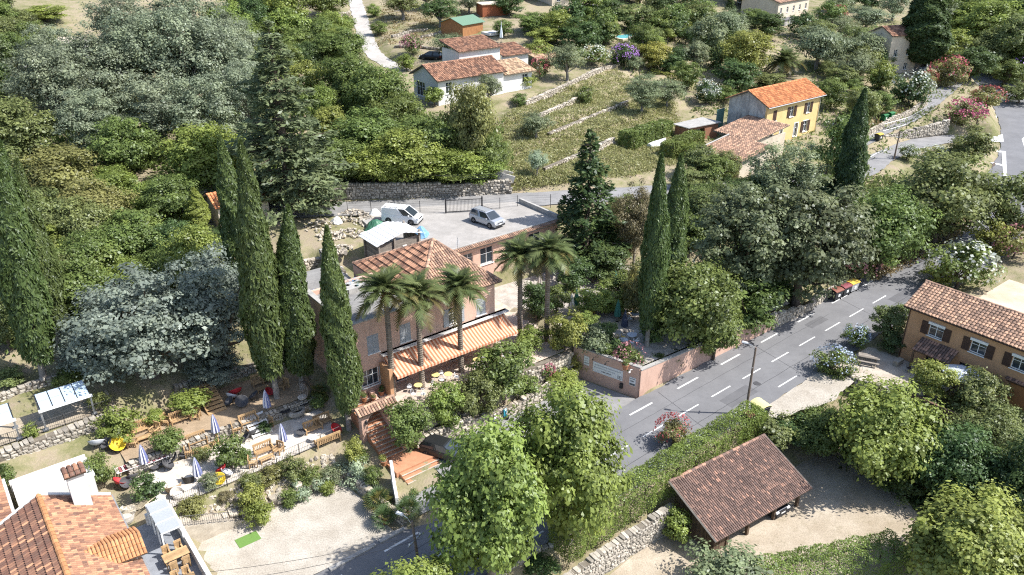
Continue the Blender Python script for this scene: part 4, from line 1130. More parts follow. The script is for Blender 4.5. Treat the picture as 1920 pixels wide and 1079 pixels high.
# terracotta stairs
h = House('terracotta_stair', -20.0, 3.4, -1.0, 'terracotta stair and landing rising from the road to the arch gate', 'stairs')
for i in range(6):
    k = MB(); h.span(k, -20.9 - 0.02 * i, -17.4, 3.5 + 0.42 * i, 3.5 + 0.42 * (i + 1) + 0.03, -1.3, -0.92 + 0.15 * i); k.build('step', TERRA, h.root)
    k = MB(); h.span(k, -20.92 - 0.02 * i, -17.38, 3.47 + 0.42 * i, 3.58 + 0.42 * i, -0.95 + 0.15 * i, -0.9 + 0.15 * i); k.build('nosing', STONEW, h.root)
k = MB(); h.span(k, -21.3, -17.2, 6.02, 8.2, -1.2, 0.0); k.build('landing', TERRA, h.root)
for i in range(15):
    k = MB(); h.span(k, -21.3, -19.3, 8.2 + 0.38 * i, 8.2 + 0.38 * (i + 1) + 0.03, -0.5, 0.16 + 0.17 * i); k.build('step', TERRA, h.root)
    k = MB(); h.span(k, -21.32, -19.28, 8.17 + 0.38 * i, 8.27 + 0.38 * i, 0.13 + 0.17 * i, 0.18 + 0.17 * i); k.build('nosing', STONEW, h.root)
k = MB()
for i in range(15): h.span(k, -19.28, -18.9, 8.2 + 0.38 * i, 8.2 + 0.38 * (i + 1), -0.3, 0.85 + 0.17 * i)
k.build('side_wall', PINK_ST, h.root)
k = MB()
q0, q1 = at(746, 957, -1.2), at(736, 905, -.8); d_ = Vector(q1 - q0).to_2d().normalized(); o_ = Vector((-d_.y, d_.x)) * .12
vs_ = []
for sg in (-1, 1):
    for t_, z_ in ((0, -1.4), (1, -1.4), (1, 1.5), (.8, 1.5), (.45, .4), (0, .05)):
        c_ = Vector((*(q0[:2] + (q1[:2] - q0[:2]) * t_),)) + o_ * sg; aa, bb = toL(c_.x, c_.y); vs_.append(h.p(aa, bb, z_))
k.add(vs_, [(0, 1, 2, 3, 4, 5), (11, 10, 9, 8, 7, 6), (0, 6, 7, 1), (1, 7, 8, 2), (2, 8, 9, 3), (3, 9, 10, 4), (4, 10, 11, 5), (5, 11, 6, 0)])
k.build('balustrade', WHITE_ST, h.root)

# ---------------------------------------------------------------- pink sign wall and roadside wall
h = House('sign_wall', 0.6, 8.6, 0.0, 'pink retaining wall at the terrace corner carrying the white sign boards', 'wall')
wl = MB(); 
cor = (3.0, 1.9)
h.wall(wl, (0.9, 8.9), cor, -0.5, 2.95, 0.35); wl.build('wall', PINK_ST, h.root)
k = MB(); h.wall(k, (0.88, 8.95), (3.05, 1.86), 2.95, 3.05, 0.4); k.build('coping', CONC, h.root)
M, Ln = h.frame((0.9, 8.9), cor)
BOARD = plain('sign_board', (0.70, 0.71, 0.70), 0.6); INK = plain('sign_ink', (0.10, 0.11, 0.12), 0.7); INKG = plain('grey_ink', (0.38, 0.40, 0.42), 0.7)
def board(x0, x1, z0, z1, rows, name='sign_board'):
    k = MB(); k.box(None, (x1 - x0, 0.05, z1 - z0), M=M @ Matrix.Translation(((x0 + x1) / 2, -0.035, (z0 + z1) / 2))); b_ = k.build(name, BOARD, h.root)
    for (u0, u1, v, hh, mt) in rows:                # lettering too worn to read: strokes of uneven length
        k = MB(); x = x0 + (x1 - x0) * u0; xe = x0 + (x1 - x0) * u1
        while x < xe:
            w = random.uniform(0.05, 0.13); k.box(None, (w, 0.012, hh * random.uniform(.6, 1)), M=M @ Matrix.Translation((x + w / 2, -0.068, z0 + (z1 - z0) * v))); x += w + random.uniform(0.03, 0.06)
        k.build('lettering', mt, b_)
    return b_
board(1.25, 1.85, 1.35, 2.35, [(.2, .8, .75, .1, INKG), (.15, .85, .5, .08, INKG), (.15, .85, .25, .12, INK)])
b_ = board(2.3, 5.6, 0.95, 2.05, [(.08, .9, .78, .14, INKG), (.05, .75, .52, .1, INKG), (.3, .62, .26, .12, INK)])
k = MB()
for (x, z, w, hh) in ((5.12, 1.25, .06, .36), (5.46, 1.25, .06, .36), (5.29, 1.1, .2, .06), (5.29, 1.4, .2, .06), (5.29, 1.25, .1, .1)): k.box(None, (w, 0.012, hh), M=M @ Matrix.Translation((x, -0.068, z)))
k.build('emblem', INK, b_)
b_ = board(6.35, 7.0, 0.85, 1.75, [(.15, .85, .85, .1, INK), (.2, .7, .55, .2, INK)])
k = MB(); k.box(None, (0.58, 0.012, 0.2), M=M @ Matrix.Translation((6.675, -0.068, 1.0))); k.build('panel', INK, b_)
k = MB(); k.box(None, (0.3, 0.2, 0.55), M=M @ Matrix.Translation((5.55, -0.1, 0.45))); k.build('letter_box', IRON, h.root)
for x in (2.6, 4.0, 6.6):
    k = MB(); k.tube([M @ Vector(q) for q in ((x, 0, 2.6), (x, -0.5, 2.85), (x, -0.65, 2.7))], 0.03, 5); k.box(None, (0.12, 0.2, 0.1), M=M @ Matrix.Translation((x, -0.68, 2.66))); k.build('sign_lamp', IRON if x < 6 else WHITEP, h.root)
h = House('roadside_wall', 3.0, 1.85, 0.0, 'long pink roadside wall turning to bare stone at its far end', 'wall')
wl = MB(); h.wall(wl, (3.06, 1.75), (22.5, 0.9), -0.4, 2.75, 0.35); wl.build('wall', PINK_ST, h.root)
k = MB(); h.wall(k, (3.1, 1.72), (22.5, 0.87), 2.75, 2.86, 0.42); k.build('coping', CONC, h.root)
stone_wall('stone_wall', [(22.6, 1.0), (29.5, 0.75)], lambda t: 0.9 + .3 * t, lambda t: 2.85 - 0.9 * t, 0.45, 'stone end of the roadside wall under the rounded tree', STONEW, 0.36)
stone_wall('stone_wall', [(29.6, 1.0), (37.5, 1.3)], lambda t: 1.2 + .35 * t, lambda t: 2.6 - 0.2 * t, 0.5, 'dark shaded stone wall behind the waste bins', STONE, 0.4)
for (a, b) in ((2.6, 2.9),):
    pass
# retaining walls below the palm terrace
stone_wall('stone_wall', [(-18.6, 8.6), (-9, 8.9), (0.4, 8.7)], -0.35, 2.75, 0.6, 'rough stone retaining wall below the date palm terrace', STONEW, 0.4, rough=0.1)
stone_wall('stone_wall', [(-18.2, 7.7), (-6, 7.3), (0.2, 7.6)], -0.35, lambda t: 0.9 + .25 * math.sin(9 * t), 0.5, 'low stone planter wall along the parking strip', STONEW, 0.36, rough=0.08)
# garden walls on the left
stone_wall('stone_wall', [(-56, 22.7), (-47, 22.9), (-38.2, 23.3)], lambda t: 0.9 + 1.0 * t, 4.05, 0.7, 'tall dry stone retaining wall below the glass pergolas', STONE, 0.34, rough=0.06, two=False)
stone_wall('stone_wall', [(-39.0, 18.0), (-31, 18.1), (-22.6, 17.9)], 0.85, 2.1, 0.4, 'low stone wall between the two garden levels', STONE, 0.3, two=False)
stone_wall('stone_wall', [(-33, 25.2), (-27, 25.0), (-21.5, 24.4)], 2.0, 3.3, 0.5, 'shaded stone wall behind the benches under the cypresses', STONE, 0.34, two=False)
stone_wall('stone_wall', [(-38.0, 10.6), (-31, 10.1), (-24.4, 9.9)], -1.4, lambda t: -0.45 + .2 * math.sin(20 * t), 0.6, 'rough pale rock edging above the gravel yard', STONEW, 0.5, rough=0.15, two=False)
stone_wall('stone_wall', [(-24.3, 9.9), (-23.7, 5.5), (-23.2, 1.6)], -1.4, lambda t: -0.3 - .35 * t, 0.45, 'curved stone planter wall at the right of the gravel yard', STONEW, 0.34)
stone_wall('stone_wall', [(-23.3, 1.5), (-21.9, 2.6)], -1.3, -0.3, 0.45, 'short stone wall end beside the drain', STONEW, 0.34)
k = stone_wall('stone_wall', [(-47, 29.6), (-41, 30.4), (-36, 29.6)], 4.2, lambda t: 5.3, 0.5, 'dry stone wall at the foot of leaning cypress', STONE, 0.4, two=False)
# walls by the road on the right
stone_wall('stone_wall', [(-17, -10.3), (-11, -10.1), (-5.4, -10.2)], -3.4, lambda t: -1.15 + .45 * t, 0.6, 'dry stone retaining wall under the clipped hedge', STONE, 0.27, two=False)
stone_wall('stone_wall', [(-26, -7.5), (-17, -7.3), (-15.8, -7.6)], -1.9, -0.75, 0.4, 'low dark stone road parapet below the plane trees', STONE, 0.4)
stone_wall('stone_wall', [(21.3, -8.1), (20.6, -10.2), (21.4, -12.2)], 0.4, 1.15, 0.4, 'curved pale stone planter wall at patio corner', STONEW, 0.32)
# walls above the upper road
up_pts = [AL(x, y, 8.35)[:2] for x, y in ((560, 378), (640, 374), (760, 371), (860, 367), (958, 362))]
stone_wall('stone_wall', up_pts, 8.3, lambda t: 10.2 + .2 * math.sin(6 * t), 0.6, 'long stone retaining wall behind the upper road', STONE, 0.36, two=False, rough=0.1)
up_pts = [AL(x, y, 8.4)[:2] for x, y in ((318, 392), (345, 388), (395, 386))]
stone_wall('stone_wall', up_pts, 8.4, 10.4, 0.7, 'grey ruined stone wall in the wood left of the upper road', STONE, 0.38)
# orchard terrace walls
for lab, pl, hh in (('upper orchard', [(985, 198), (1055, 168), (1130, 132), (1165, 122)], 0.6), ('second orchard', [(1010, 222), (1070, 196), (1105, 172)], 0.6), ('third orchard', [(1030, 255), (1090, 230), (1175, 195)], 0.6), ('lowest orchard', [(1020, 322), (1060, 305), (1100, 290), (1150, 268)], 0.6), ('short orchard', [(1120, 285), (1148, 270)], 1.0)):
    gp = [G(*q) for q in pl]; ab_ = [toL(q[0], q[1]) for q in gp]; zs = [q[2] for q in gp]; ts = np.linspace(0, 1, len(zs))
    stone_wall('stone_wall', ab_, lambda t, zs=zs, ts=ts: float(np.interp(t, ts, zs)) - .2, lambda t, zs=zs, ts=ts, hh=hh: float(np.interp(t, ts, zs)) + hh, 0.5, 'pale dry stone terrace wall, ' + lab + ' terrace', STONEW, 0.38, two=False, rough=0.12)
for lab, pl, hh in (('beside the oleander ball', [(735, 72), (770, 62), (800, 58)], 0.6), ('in the middle of the dry slope', [(790, 72), (820, 66), (850, 62)], 0.6), ('highest on the dry slope', [(545, 10), (600, 14), (650, 10)], 0.6), ('second highest near the drive', [(545, 40), (600, 36), (655, 30)], 0.9), ('right of the drive foot', [(740, 90), (800, 92), (830, 95)], 0.5)):
    gp = [G(*q) for q in pl]; ab_ = [toL(q[0], q[1]) for q in gp]; zs = [q[2] for q in gp]; ts = np.linspace(0, 1, len(zs))
    stone_wall('stone_wall', ab_, lambda t, zs=zs, ts=ts: float(np.interp(t, ts, zs)) - .2, lambda t, zs=zs, ts=ts, hh=hh: float(np.interp(t, ts, zs)) + hh, 0.5, 'crumbling dry stone wall ' + lab, STONE, 0.55, two=False, rough=0.1)

lw = [AL(x, y, z)[:2] for x, y, z in ((1612, 262, 6.6), (1660, 238, 7.1), (1712, 212, 7.8), (1738, 194, 8.3))]
stone_wall('stone_wall', lw, lambda t: 6.3 + 1.8 * t, lambda t: 7.6 + 1.7 * t, .35, 'cream stone wall behind the green bins on the lane', STONEW, .4, two=False)
lw = [AL(x, y, 6.0)[:2] for x, y in ((1655, 264), (1700, 256), (1740, 250), (1775, 244))]
stone_wall('stone_wall', lw, lambda t: 5.7, lambda t: 6.7 + 1.1 * t, .6, 'grey stone bank wall between lane and side road', STONE, .4, two=False)

# ---------------------------------------------------------------- barn
h = House('tiled_barn', -5.0, -14.6, -3.2, 'open fronted timber barn with brown tile roof', 'barn')
A0, A1, BF, BB = -5.05, 5.2, -14.1, -9.85
zf, zb_ = -0.68, 0.76
for i in range(40):                                  # boards of the left end
    t0, t1 = i / 40, (i + 1) / 40
    b0, b1 = BF + (BB - BF) * t0, BF + (BB - BF) * t1 - 0.012
    k = MB(); k.tint = random.random(); zt = zf - 0.42 + 0.385 * ((b0 + b1) / 2 - BF + .75) - 0.14
    h.span(k, A0, A0 + 0.03 + random.uniform(0, .012), b0, b1, -3.15, zt); k.build('board', WOODD, h.root)
for i in range(60):
    a0 = A0 + 0.05 + (A1 - A0 - .05) * i / 60
    k = MB(); k.tint = random.random(); h.span(k, a0, a0 + 0.16, BB, BB + 0.03, -3.15, zb_ - .12); k.build('board', WOODD, h.root)
for i in range(10):
    k = MB(); k.tint = random.random(); h.span(k, A0 + 0.05 + 0.15 * i, A0 + .19 + .15 * i, BF - .03, BF, -3.15, zf - .5); k.build('board', WOODD, h.root)
k = MB(); h.span(k, A0 + .1, A1, BF - .1, BF + .1, zf - .5, zf - .32); h.span(k, A0, A1, BB - .1, BB + .1, zb_ - .4, zb_ - .14); k.build('beam', WOODD, h.root)
for a in (A0 + 1.6, A0 + 4.0, A0 + 7.2, A1 - .15):
    k = MB(); h.span(k, a - .12, a + .12, BF - .12, BF + .12, -3.3, zf - .5); k.build('post', WOODD, h.root)
    k = MB(); h.span(k, a - .06, a + .06, BF + .1, BB - .1, zf - 0.62, zf - 0.5); k.build('rafter', WOODD, h.root)
lo, hi_ = (BF - 0.75, zf - 0.42), (BB + 0.45, zb_ + 0.24)
roof(h.root, h.p(A0 - .5, lo[0], lo[1]), h.p(A1 + .5, lo[0], lo[1]) - h.p(A0 - .5, lo[0], lo[1]), h.p(A0 - .5, hi_[0], hi_[1]) - h.p(A0 - .5, lo[0], lo[1]), 0.21, 0.30, TILE_BARN, deck=WOODD, single=300, near=h.p(A0, lo[0], lo[1]),
     tints=lambda s_, t_: min(1, max(0, random.gauss(0.25, 0.2))) if random.random() > 0.03 else random.uniform(.75, 1))
for a in (A0 - .55, A1 + .5):
    k = MB(); k.bar(h.p(a, lo[0], lo[1] + .04), h.p(a, hi_[0], hi_[1] + .04), 0.08); k.build('verge', WOODG, h.root)
ridge(h.root, h.p(A0 - .5, hi_[0], hi_[1] + .04), h.p(A1 + .5, hi_[0], hi_[1] + .04), 0.14, TILE_BARN)
h.root.rotation_euler = (0, 0, YAW - 0.08)

# ---------------------------------------------------------------- ochre house on the right
h = House('ochre_house', 28.2, -10.4, 0.9, 'ochre two storey house with brown shutters and tiled roof at the right')
FA = 28.2                                             # the front faces the road: outside lies towards smaller a
P, Q = (28.2, -10.4), (28.2, -26.5)                   # outside to the right of P->Q (towards -a)
hol = [(2.2, 3.6, 4.4, 5.75), (6.2, 7.6, 4.4, 5.75), (9.9, 11.3, 4.4, 5.75), (13.2, 14.6, 4.4, 5.75), (2.6, 4.6, 0.95, 3.0), (5.7, 8.6, 0.95, 3.0)]
wl = MB(); h.wall(wl, P, Q, 0.4, 6.75, 0.35, hol); h.wall(wl, (34.6, -10.4), P, 0.4, 6.75, 0.35, inset=(0, .352)); h.wall(wl, Q, (34.6, -26.5), 0.4, 6.75, 0.35, inset=(.352, 0)); h.wall(wl, (34.6, -26.5), (34.6, -10.4), 0.4, 6.75, 0.35, inset=(.352, .352))
h.gable(wl, (34.6, -10.4), P, 6.75, 8.1); h.gable(wl, Q, (34.6, -26.5), 6.75, 8.1); wl.build('wall', ORANGE_ST, h.root)
for q in hol[:4]: h.window(P, Q, *q, shutters=SHUTB, lintel=True)
for q in hol[4:]: h.window(P, Q, *q, door=True, frame=SHUTB, mull=3)
lo0, lo1 = h.p(27.8, -9.9, 6.62), h.p(27.8, -27, 6.62); rd0, rd1 = h.p(31.4, -9.9, 8.3), h.p(31.4, -27, 8.3); bk0, bk1 = h.p(35.0, -9.9, 6.62), h.p(35.0, -27, 6.62)
roof(h.root, lo1, lo0 - lo1, rd1 - lo1, 0.34, 0.36, TILE_PINK, single=0); roof(h.root, bk0, bk1 - bk0, rd0 - bk0, 0.34, 0.36, TILE_PINK)
ridge(h.root, rd0 + Vector((0, 0, .05)), rd1 + Vector((0, 0, .05)), 0.15, TILE_PINK)
k = MB(); h.span(k, 31.0, 31.5, -22.3, -21.8, 7.9, 9.3); h.span(k, 30.92, 31.58, -22.38, -21.72, 9.3, 9.38); k.build('chimney', ORANGE_ST, h.root)
k = MB(); k.tube([lo0 + Vector((0, -.05, -.05)), lo1 + Vector((0, .05, -.05))], 0.07, 6); k.tube([h.p(28.12, -10.5, 6.5), h.p(28.12, -10.5, 1.0)], 0.05, 6); k.build('gutter', SHUTB, h.root)
c0, c1 = h.p(26.5, -12.2, 3.15), h.p(26.5, -15.8, 3.15)
g = roof(h.root, c1, c0 - c1, h.p(28.15, -15.8, 3.95) - c1, 0.25, 0.4, TILE_BARN, deck=WOODD, name='porch_roof')
for b in (-12.4, -15.6):
    k = MB(); h.span(k, 26.5, 26.65, b - .08, b + .08, 0.9, 3.1); k.build('porch_post', WOODD, h.root)
k = MB(); h.span(k, 27.9, 28.2, -26.4, -20.4, 3.15, 3.3); k.build('garage_beam', SHUTB, h.root)
genoise(h.root, h.p(28.2, -20.3, 0.9), h.p(28.2, -26.4, 0.9), 3.4 - .9, material=TILE_BARN)
k = MB(); h.span(k, 28.05, 28.19, -26.0, -20.8, 0.95, 3.05); k.build('garage_door', mat('brown_garage_door', (0.30, 0.145, 0.06), (0.26, 0.12, 0.05), 0.8, 2, 20, 0.1, 0.1), h.root)

# ---------------------------------------------------------------- yellow house with annex
h = House('yellow_house', 61.2, 31.6, 7.4, 'yellow two storey house with orange tile roof and weathered grey gable')
P, Q = (61.2, 31.6), (75.6, 31.6); D = 7.4
hol = [(1.6, 2.6, 11.3, 13.0), (6.0, 7.2, 11.3, 13.0), (10.6, 11.7, 11.3, 13.0), (1.3, 2.2, 8.0, 10.0), (4.0, 4.8, 8.6, 10.0), (7.9, 8.9, 7.8, 10.0), (10.4, 11.6, 8.2, 10.0)]
wl = MB(); h.wall(wl, P, Q, 6.8, 13.9, 0.35, hol); h.wall(wl, Q, (75.6, 39.0), 6.8, 13.9, 0.35, inset=(.352, 0)); h.wall(wl, (75.6, 39.0), (61.2, 39.0), 6.8, 13.9, 0.35, inset=(.352, .352)); h.gable(wl, Q, (75.6, 39.0), 13.9, 15.6); wl.build('wall', YELLOW_ST, h.root)
wl = MB(); h.wall(wl, (61.2, 39.0), P, 6.8, 13.9, 0.35, inset=(0, .352)); h.gable(wl, (61.2, 39.0), P, 13.9, 15.6); wl.build('gable_wall', GREY_ST, h.root)
for i, q in enumerate(hol): h.window(P, Q, *q, shutters=SHUTB if i in (0, 1, 2, 6) else None, surround=WHITEP if i > 2 else None, closed=i == 0 or i == 3)
e0, e1, r0, r1, f0, f1 = h.p(60.7, 31.1, 13.78), h.p(76.2, 31.1, 13.78), h.p(60.7, 35.3, 15.78), h.p(76.2, 35.3, 15.78), h.p(60.7, 39.5, 13.78), h.p(76.2, 39.5, 13.78)
roof(h.root, e0, e1 - e0, r0 - e0, 0.3, 0.42, TILE_NEW); roof(h.root, f1, f0 - f1, r1 - f1, 0.3, 0.42, TILE_NEW); ridge(h.root, r0 + Vector((0, 0, .05)), r1 + Vector((0, 0, .05)), 0.15, TILE_NEW)
k = MB(); k.tube([e0 + Vector((0, -.05, -.05)), e1 + Vector((0, -.05, -.05))], 0.08, 6); k.tube([h.p(75.4, 31.5, 13.7), h.p(75.4, 31.5, 7.5)], 0.06, 6); k.build('gutter', GUTTER, h.root)
h = House('tiled_annex', 46.2, 24.6, 7.0, 'low cream annex with large tiled roof joined to the yellow house', 'outbuilding')
wl = MB(); h.wall(wl, (46.2, 31.4), (46.2, 24.6), 6.5, 9.9, 0.35); h.wall(wl, (46.2, 24.6), (52.4, 24.6), 6.5, 9.9, 0.35, [(3.6, 4.7, 7.0, 9.1)], inset=(.352, 0)); h.wall(wl, (52.4, 24.6), (52.4, 27.6), 6.5, 10.4, 0.3, inset=(.352, 0)); h.wall(wl, (52.4, 27.6), (60.8, 27.6), 6.5, 10.7, 0.3); h.wall(wl, (60.8, 35.5), (46.2, 31.4), 6.5, 9.7, 0.3, inset=(0, .352)); wl.build('wall', CREAM_ST, h.root)
h.window((46.2, 24.6), (52.4, 24.6), 3.6, 4.7, 7.0, 9.1, door=True, frame=SHUTB)
roof(h.root, h.p(45.6, 31.9, 9.7), h.p(45.6, 24.1, 9.7) - h.p(45.6, 31.9, 9.7), h.p(52.7, 31.9, 10.75) - h.p(45.6, 31.9, 9.7), 0.4, 0.42, TILE_PINK)
roof(h.root, h.p(52.7, 35.0, 10.75), h.p(52.7, 27.2, 10.75) - h.p(52.7, 35.0, 10.75), h.p(61.0, 35.0, 11.9) - h.p(52.7, 35.0, 10.75), 0.4, 0.42, TILE_PINK)
k = MB(); k.bar(h.p(45.5, 31.95, 9.85), h.p(52.7, 31.95, 10.9), 0.12); k.build('verge', CONC, h.root)
h = House('brick_hut', 55.5, 38.5, 8.2, 'small brick hut with pale flat roof left of the yellow house', 'hut')
k = MB(); h.wall(k, (52.0, 42), (52.0, 39.2), 7.7, 10.2, .25); h.wall(k, (52.0, 39.2), (58.5, 38.6), 7.7, 10.4, .25, [(0.6, 3.6, 8.2, 10.0)], inset=(.252, 0)); h.wall(k, (58.5, 38.6), (58.5, 42), 7.7, 10.4, .25, inset=(.252, 0)); k.build('wall', mat('red_brick', (0.34, 0.17, 0.10), (0.27, 0.13, 0.08), .9, 4, 20, .2, .3), h.root)
k = MB(); h.prism(k, [(51.7, 39.0), (58.9, 38.3), (58.9, 42.3), (51.7, 42.3)], 10.4, 10.52); k.build('roof', CONC, h.root)
k = MB(); h.span(k, 59.2, 61.0, 39.6, 39.7, 8.0, 12.2); k.build('green_screen', plain('green_mesh', (0.10, 0.20, 0.17), .8), h.root)

# ---------------------------------------------------------------- white house on the hill
h = House('white_house', 23.4, 67.0, 12.6, 'white hillside house with mottled tile roofs stepping up behind')
P0_, P1_ = (23.4, 74.4), (23.4, 67.0)
wl = MB(); h.wall(wl, P0_, P1_, 11.0, 17.0, 0.3, [(0.8, 3.4, 13.6, 15.9)]); h.gable(wl, P0_, P1_, 17.0, 18.7)
h.wall(wl, P1_, (36.5, 67.0), 11.0, 17.0, 0.3, [(1.5, 2.7, 14.6, 16.4), (4.5, 6.5, 12.2, 14.4), (8.5, 10.5, 14.6, 16.2)], inset=(.302, 0)); h.wall(wl, (36.5, 67.0), (36.5, 74.4), 11.0, 17.0, 0.3, inset=(.302, 0)); h.gable(wl, (36.5, 67), (36.5, 74.4), 17, 18.7); h.wall(wl, (36.5, 74.4), P0_, 11, 17, .3, inset=(.302, .302)); wl.build('wall', WHITE_ST, h.root)
h.window(P0_, P1_, 0.8, 3.4, 13.6, 15.9, mull=3); h.window(P1_, (36.5, 67.0), 1.5, 2.7, 14.6, 16.4); h.window(P1_, (36.5, 67), 4.5, 6.5, 12.2, 14.4, door=True); h.window(P1_, (36.5, 67), 8.5, 10.5, 14.6, 16.2)
roof(h.root, h.p(22.9, 66.4, 16.85), h.p(36.9, 66.4, 16.85) - h.p(22.9, 66.4, 16.85), h.p(22.9, 70.7, 18.85) - h.p(22.9, 66.4, 16.85), 0.3, 0.42, TILE_OLD)
roof(h.root, h.p(36.9, 75.0, 16.85), h.p(22.9, 75.0, 16.85) - h.p(36.9, 75, 16.85), h.p(36.9, 70.7, 18.85) - h.p(36.9, 75, 16.85), 0.3, 0.42, TILE_OLD); ridge(h.root, h.p(22.9, 70.7, 18.9), h.p(36.9, 70.7, 18.9), .15, TILE_OLD)
wl = MB(); h.wall(wl, (36.9, 67.6), (43.2, 67.6), 11, 16.2, .3, [(4.2, 5.4, 14.3, 15.7)]); h.wall(wl, (43.2, 67.6), (43.2, 74), 11, 16.2, .3, inset=(.302, 0)); wl.build('wall', WHITE_ST, h.root); h.window((36.9, 67.6), (43.2, 67.6), 4.2, 5.4, 14.3, 15.7)
roof(h.root, h.p(36.95, 67.0, 16.1), h.p(43.8, 67.0, 16.1) - h.p(36.95, 67, 16.1), h.p(36.95, 72.5, 17.5) - h.p(36.95, 67, 16.1), 0.3, 0.42, mat('sandy_tiles', (0.47, 0.33, 0.215), (0.39, 0.26, 0.165), .9, .8, 22, .2, .3, tint=.4, tintc=(0.52, 0.38, 0.25)))
wl = MB(); h.wall(wl, (33.2, 80.5), (33.2, 75.2), 14, 19.3, .3); h.wall(wl, (33.2, 75.2), (42.0, 75.2), 14, 19.3, .3, inset=(.302, 0)); h.wall(wl, (42, 75.2), (42, 80.5), 14, 19.3, .3, inset=(.302, 0)); wl.build('wall', WHITE_ST, h.root)
roof(h.root, h.p(32.8, 74.7, 19.25), h.p(42.4, 74.7, 19.25) - h.p(32.8, 74.7, 19.25), h.p(32.8, 80.9, 20.6) - h.p(32.8, 74.7, 19.25), .3, .42, TILE_OLD)
wl = MB(); h.wall(wl, (42.4, 75.2), (48.5, 75.2), 13, 17.6, .3); h.wall(wl, (48.5, 75.2), (48.5, 80.5), 13, 17.6, .3, inset=(.302, 0)); wl.build('wall', WHITE_ST, h.root)
roof(h.root, h.p(42.45, 74.7, 17.5), h.p(49, 74.7, 17.5) - h.p(42.45, 74.7, 17.5), h.p(42.45, 80, 18.8) - h.p(42.45, 74.7, 17.5), .3, .42, TILE_OLD)
h = House('carport', 50.0, 76, 13.5, 'open tiled carport right of the white house', 'carport')
for a, b in ((50.2, 74.5), (55.5, 74.5), (50.2, 79.5), (55.5, 79.5)):
    k = MB(); h.span(k, a - .2, a + .2, b - .2, b + .2, 12.5, 16.3); k.build('post', WHITE_ST, h.root)
roof(h.root, h.p(49.7, 74, 16.3), h.p(56, 74, 16.3) - h.p(49.7, 74, 16.3), h.p(49.7, 80, 17.5) - h.p(49.7, 74, 16.3), .3, .42, mat('sandy_tiles', (0.47, 0.33, 0.215)))
# small huts further up
def hut(name, px, py, L_, Wd, hh, rise, wallm, roofm, label, yaw=0.0, over=0.4, win=True, cat='hut', flat=False, tiles=False, up=0.0, hip=False):
    g = G(px, py); a, b = toL(g[0], g[1]); z = g[2] + up
    h = House(name, a, b, z, label, cat, yaw)
    H_ = lambda x, y, zz: Vector((x, y, zz))
    P = [(0, 0), (L_, 0), (L_, Wd), (0, Wd)]
    def ab(x, y): return a + x * math.cos(yaw) - y * math.sin(yaw), b + x * math.sin(yaw) + y * math.cos(yaw)
    C = [ab(*q) for q in P]
    wl = MB(); hs = []
    if win:
        n = max(1, int(L_ / 3.2)); hs = [(L_ * (i + .5) / n - .5, L_ * (i + .5) / n + .5, z + r + 1.0, z + r + 2.3) for i in range(n) for r in np.arange(0, hh - 2.4, 2.9)]
    h.wall(wl, C[0], C[1], z - 1.5, z + hh, .25, hs)
    h.wall(wl, C[1], C[2], z - 1.5, z + hh, .25, inset=(.252, 0)); h.wall(wl, C[2], C[3], z - 1.5, z + hh, .25, inset=(.252, .252)); h.wall(wl, C[3], C[0], z - 1.5, z + hh, .25, inset=(0, .252))
    if not flat: h.gable(wl, C[1], C[2], z + hh, z + hh + rise, .25); h.gable(wl, C[3], C[0], z + hh, z + hh + rise, .25)
    wl.build('wall', wallm, h.root)
    for q in hs: h.window(C[0], C[1], *q, sill=True)
    if flat:
        k = MB(); k.box((L_ / 2, Wd / 2, hh + .08), (L_ + over, Wd + over, .16)); k.build('roof', roofm, h.root)
    else:
        o = over; m = Wd / 2; dz = -rise * o / m
        e0, e1, r0, r1, f0, f1 = H_(-o, -o, hh + dz + .12), H_(L_ + o, -o, hh + dz + .12), H_(-o, m, hh + rise + .12), H_(L_ + o, m, hh + rise + .12), H_(-o, Wd + o, hh + dz + .12), H_(L_ + o, Wd + o, hh + dz + .12)
        if tiles:
            roof(h.root, e0, e1 - e0, r0 - e0, .36, .45, roofm); roof(h.root, f1, f0 - f1, r1 - f1, .36, .45, roofm); ridge(h.root, r0, r1, .15, roofm)
        else:
            k = MB(); k.slab(e0, e1, r1, r0, .08); k.slab(f1, f0, r0 + Vector((0, .001, 0)), r1, .08); k.build('roof', roofm, h.root)
    return h
GREENR = plain('green_sheet_roof', (0.115, 0.20, 0.135), .7)
hut('garden_hut', 868, 72, 6.5, 6.0, 2.6, 1.1, WOODO, GREENR, 'wooden garden hut with green gabled roof', yaw=0.25, win=False)
hut('red_hut', 905, 33, 6.5, 4.5, 2.6, .6, mat('red_wood', (0.36, 0.12, 0.055), (0.30, 0.095, 0.045), .8), CREAM_ST, 'red wooden hut with flat pale roof at the top', yaw=-.3, win=False, flat=True)
hut('tiled_house', 1455, 46, 17, 10, 6.5, 1.8, CREAM_ST, TILE_PINK, 'far cream house with broad pink tile roof at top right', yaw=0.15, tiles=True, cat='house', up=-1.5)
hut('cream_house', 1660, 138, 10, 6, 8.0, 1.4, CREAM_ST, TILE_OLD, 'tall narrow cream house beside the broad dark cypress', yaw=-0.3, tiles=True, cat='house', up=-.5)
hut('stone_shed', 1622, 132, 7, 4, 2.6, .6, STONE, CONC, 'low stone shed in front of the cream house', yaw=0.25, flat=True, win=False, cat='shed')
hut('flat_white_building', 5, 128, 12, 8, 4.0, .6, WHITE_ST, CREAM_ST, 'flat roofed white building at the top left edge', yaw=-.3, flat=True, cat='building', up=-1)
hut('grey_shed', 1470, 50, 7, 4, 2.4, .5, GREY_ST, plain('dark_sheet', (0.13, 0.13, 0.14), .6), 'dark curved roof lean to beside the far tiled house', yaw=0.1, flat=True, win=False, cat='shed', up=-1)
hut('ruined_shed', 415, 435, 6, 4, 3.0, 1.0, CREAM_ST, TILE_NEW, 'small ruined shed with orange tiles behind the slim cypress', tiles=True, win=False, cat='shed')
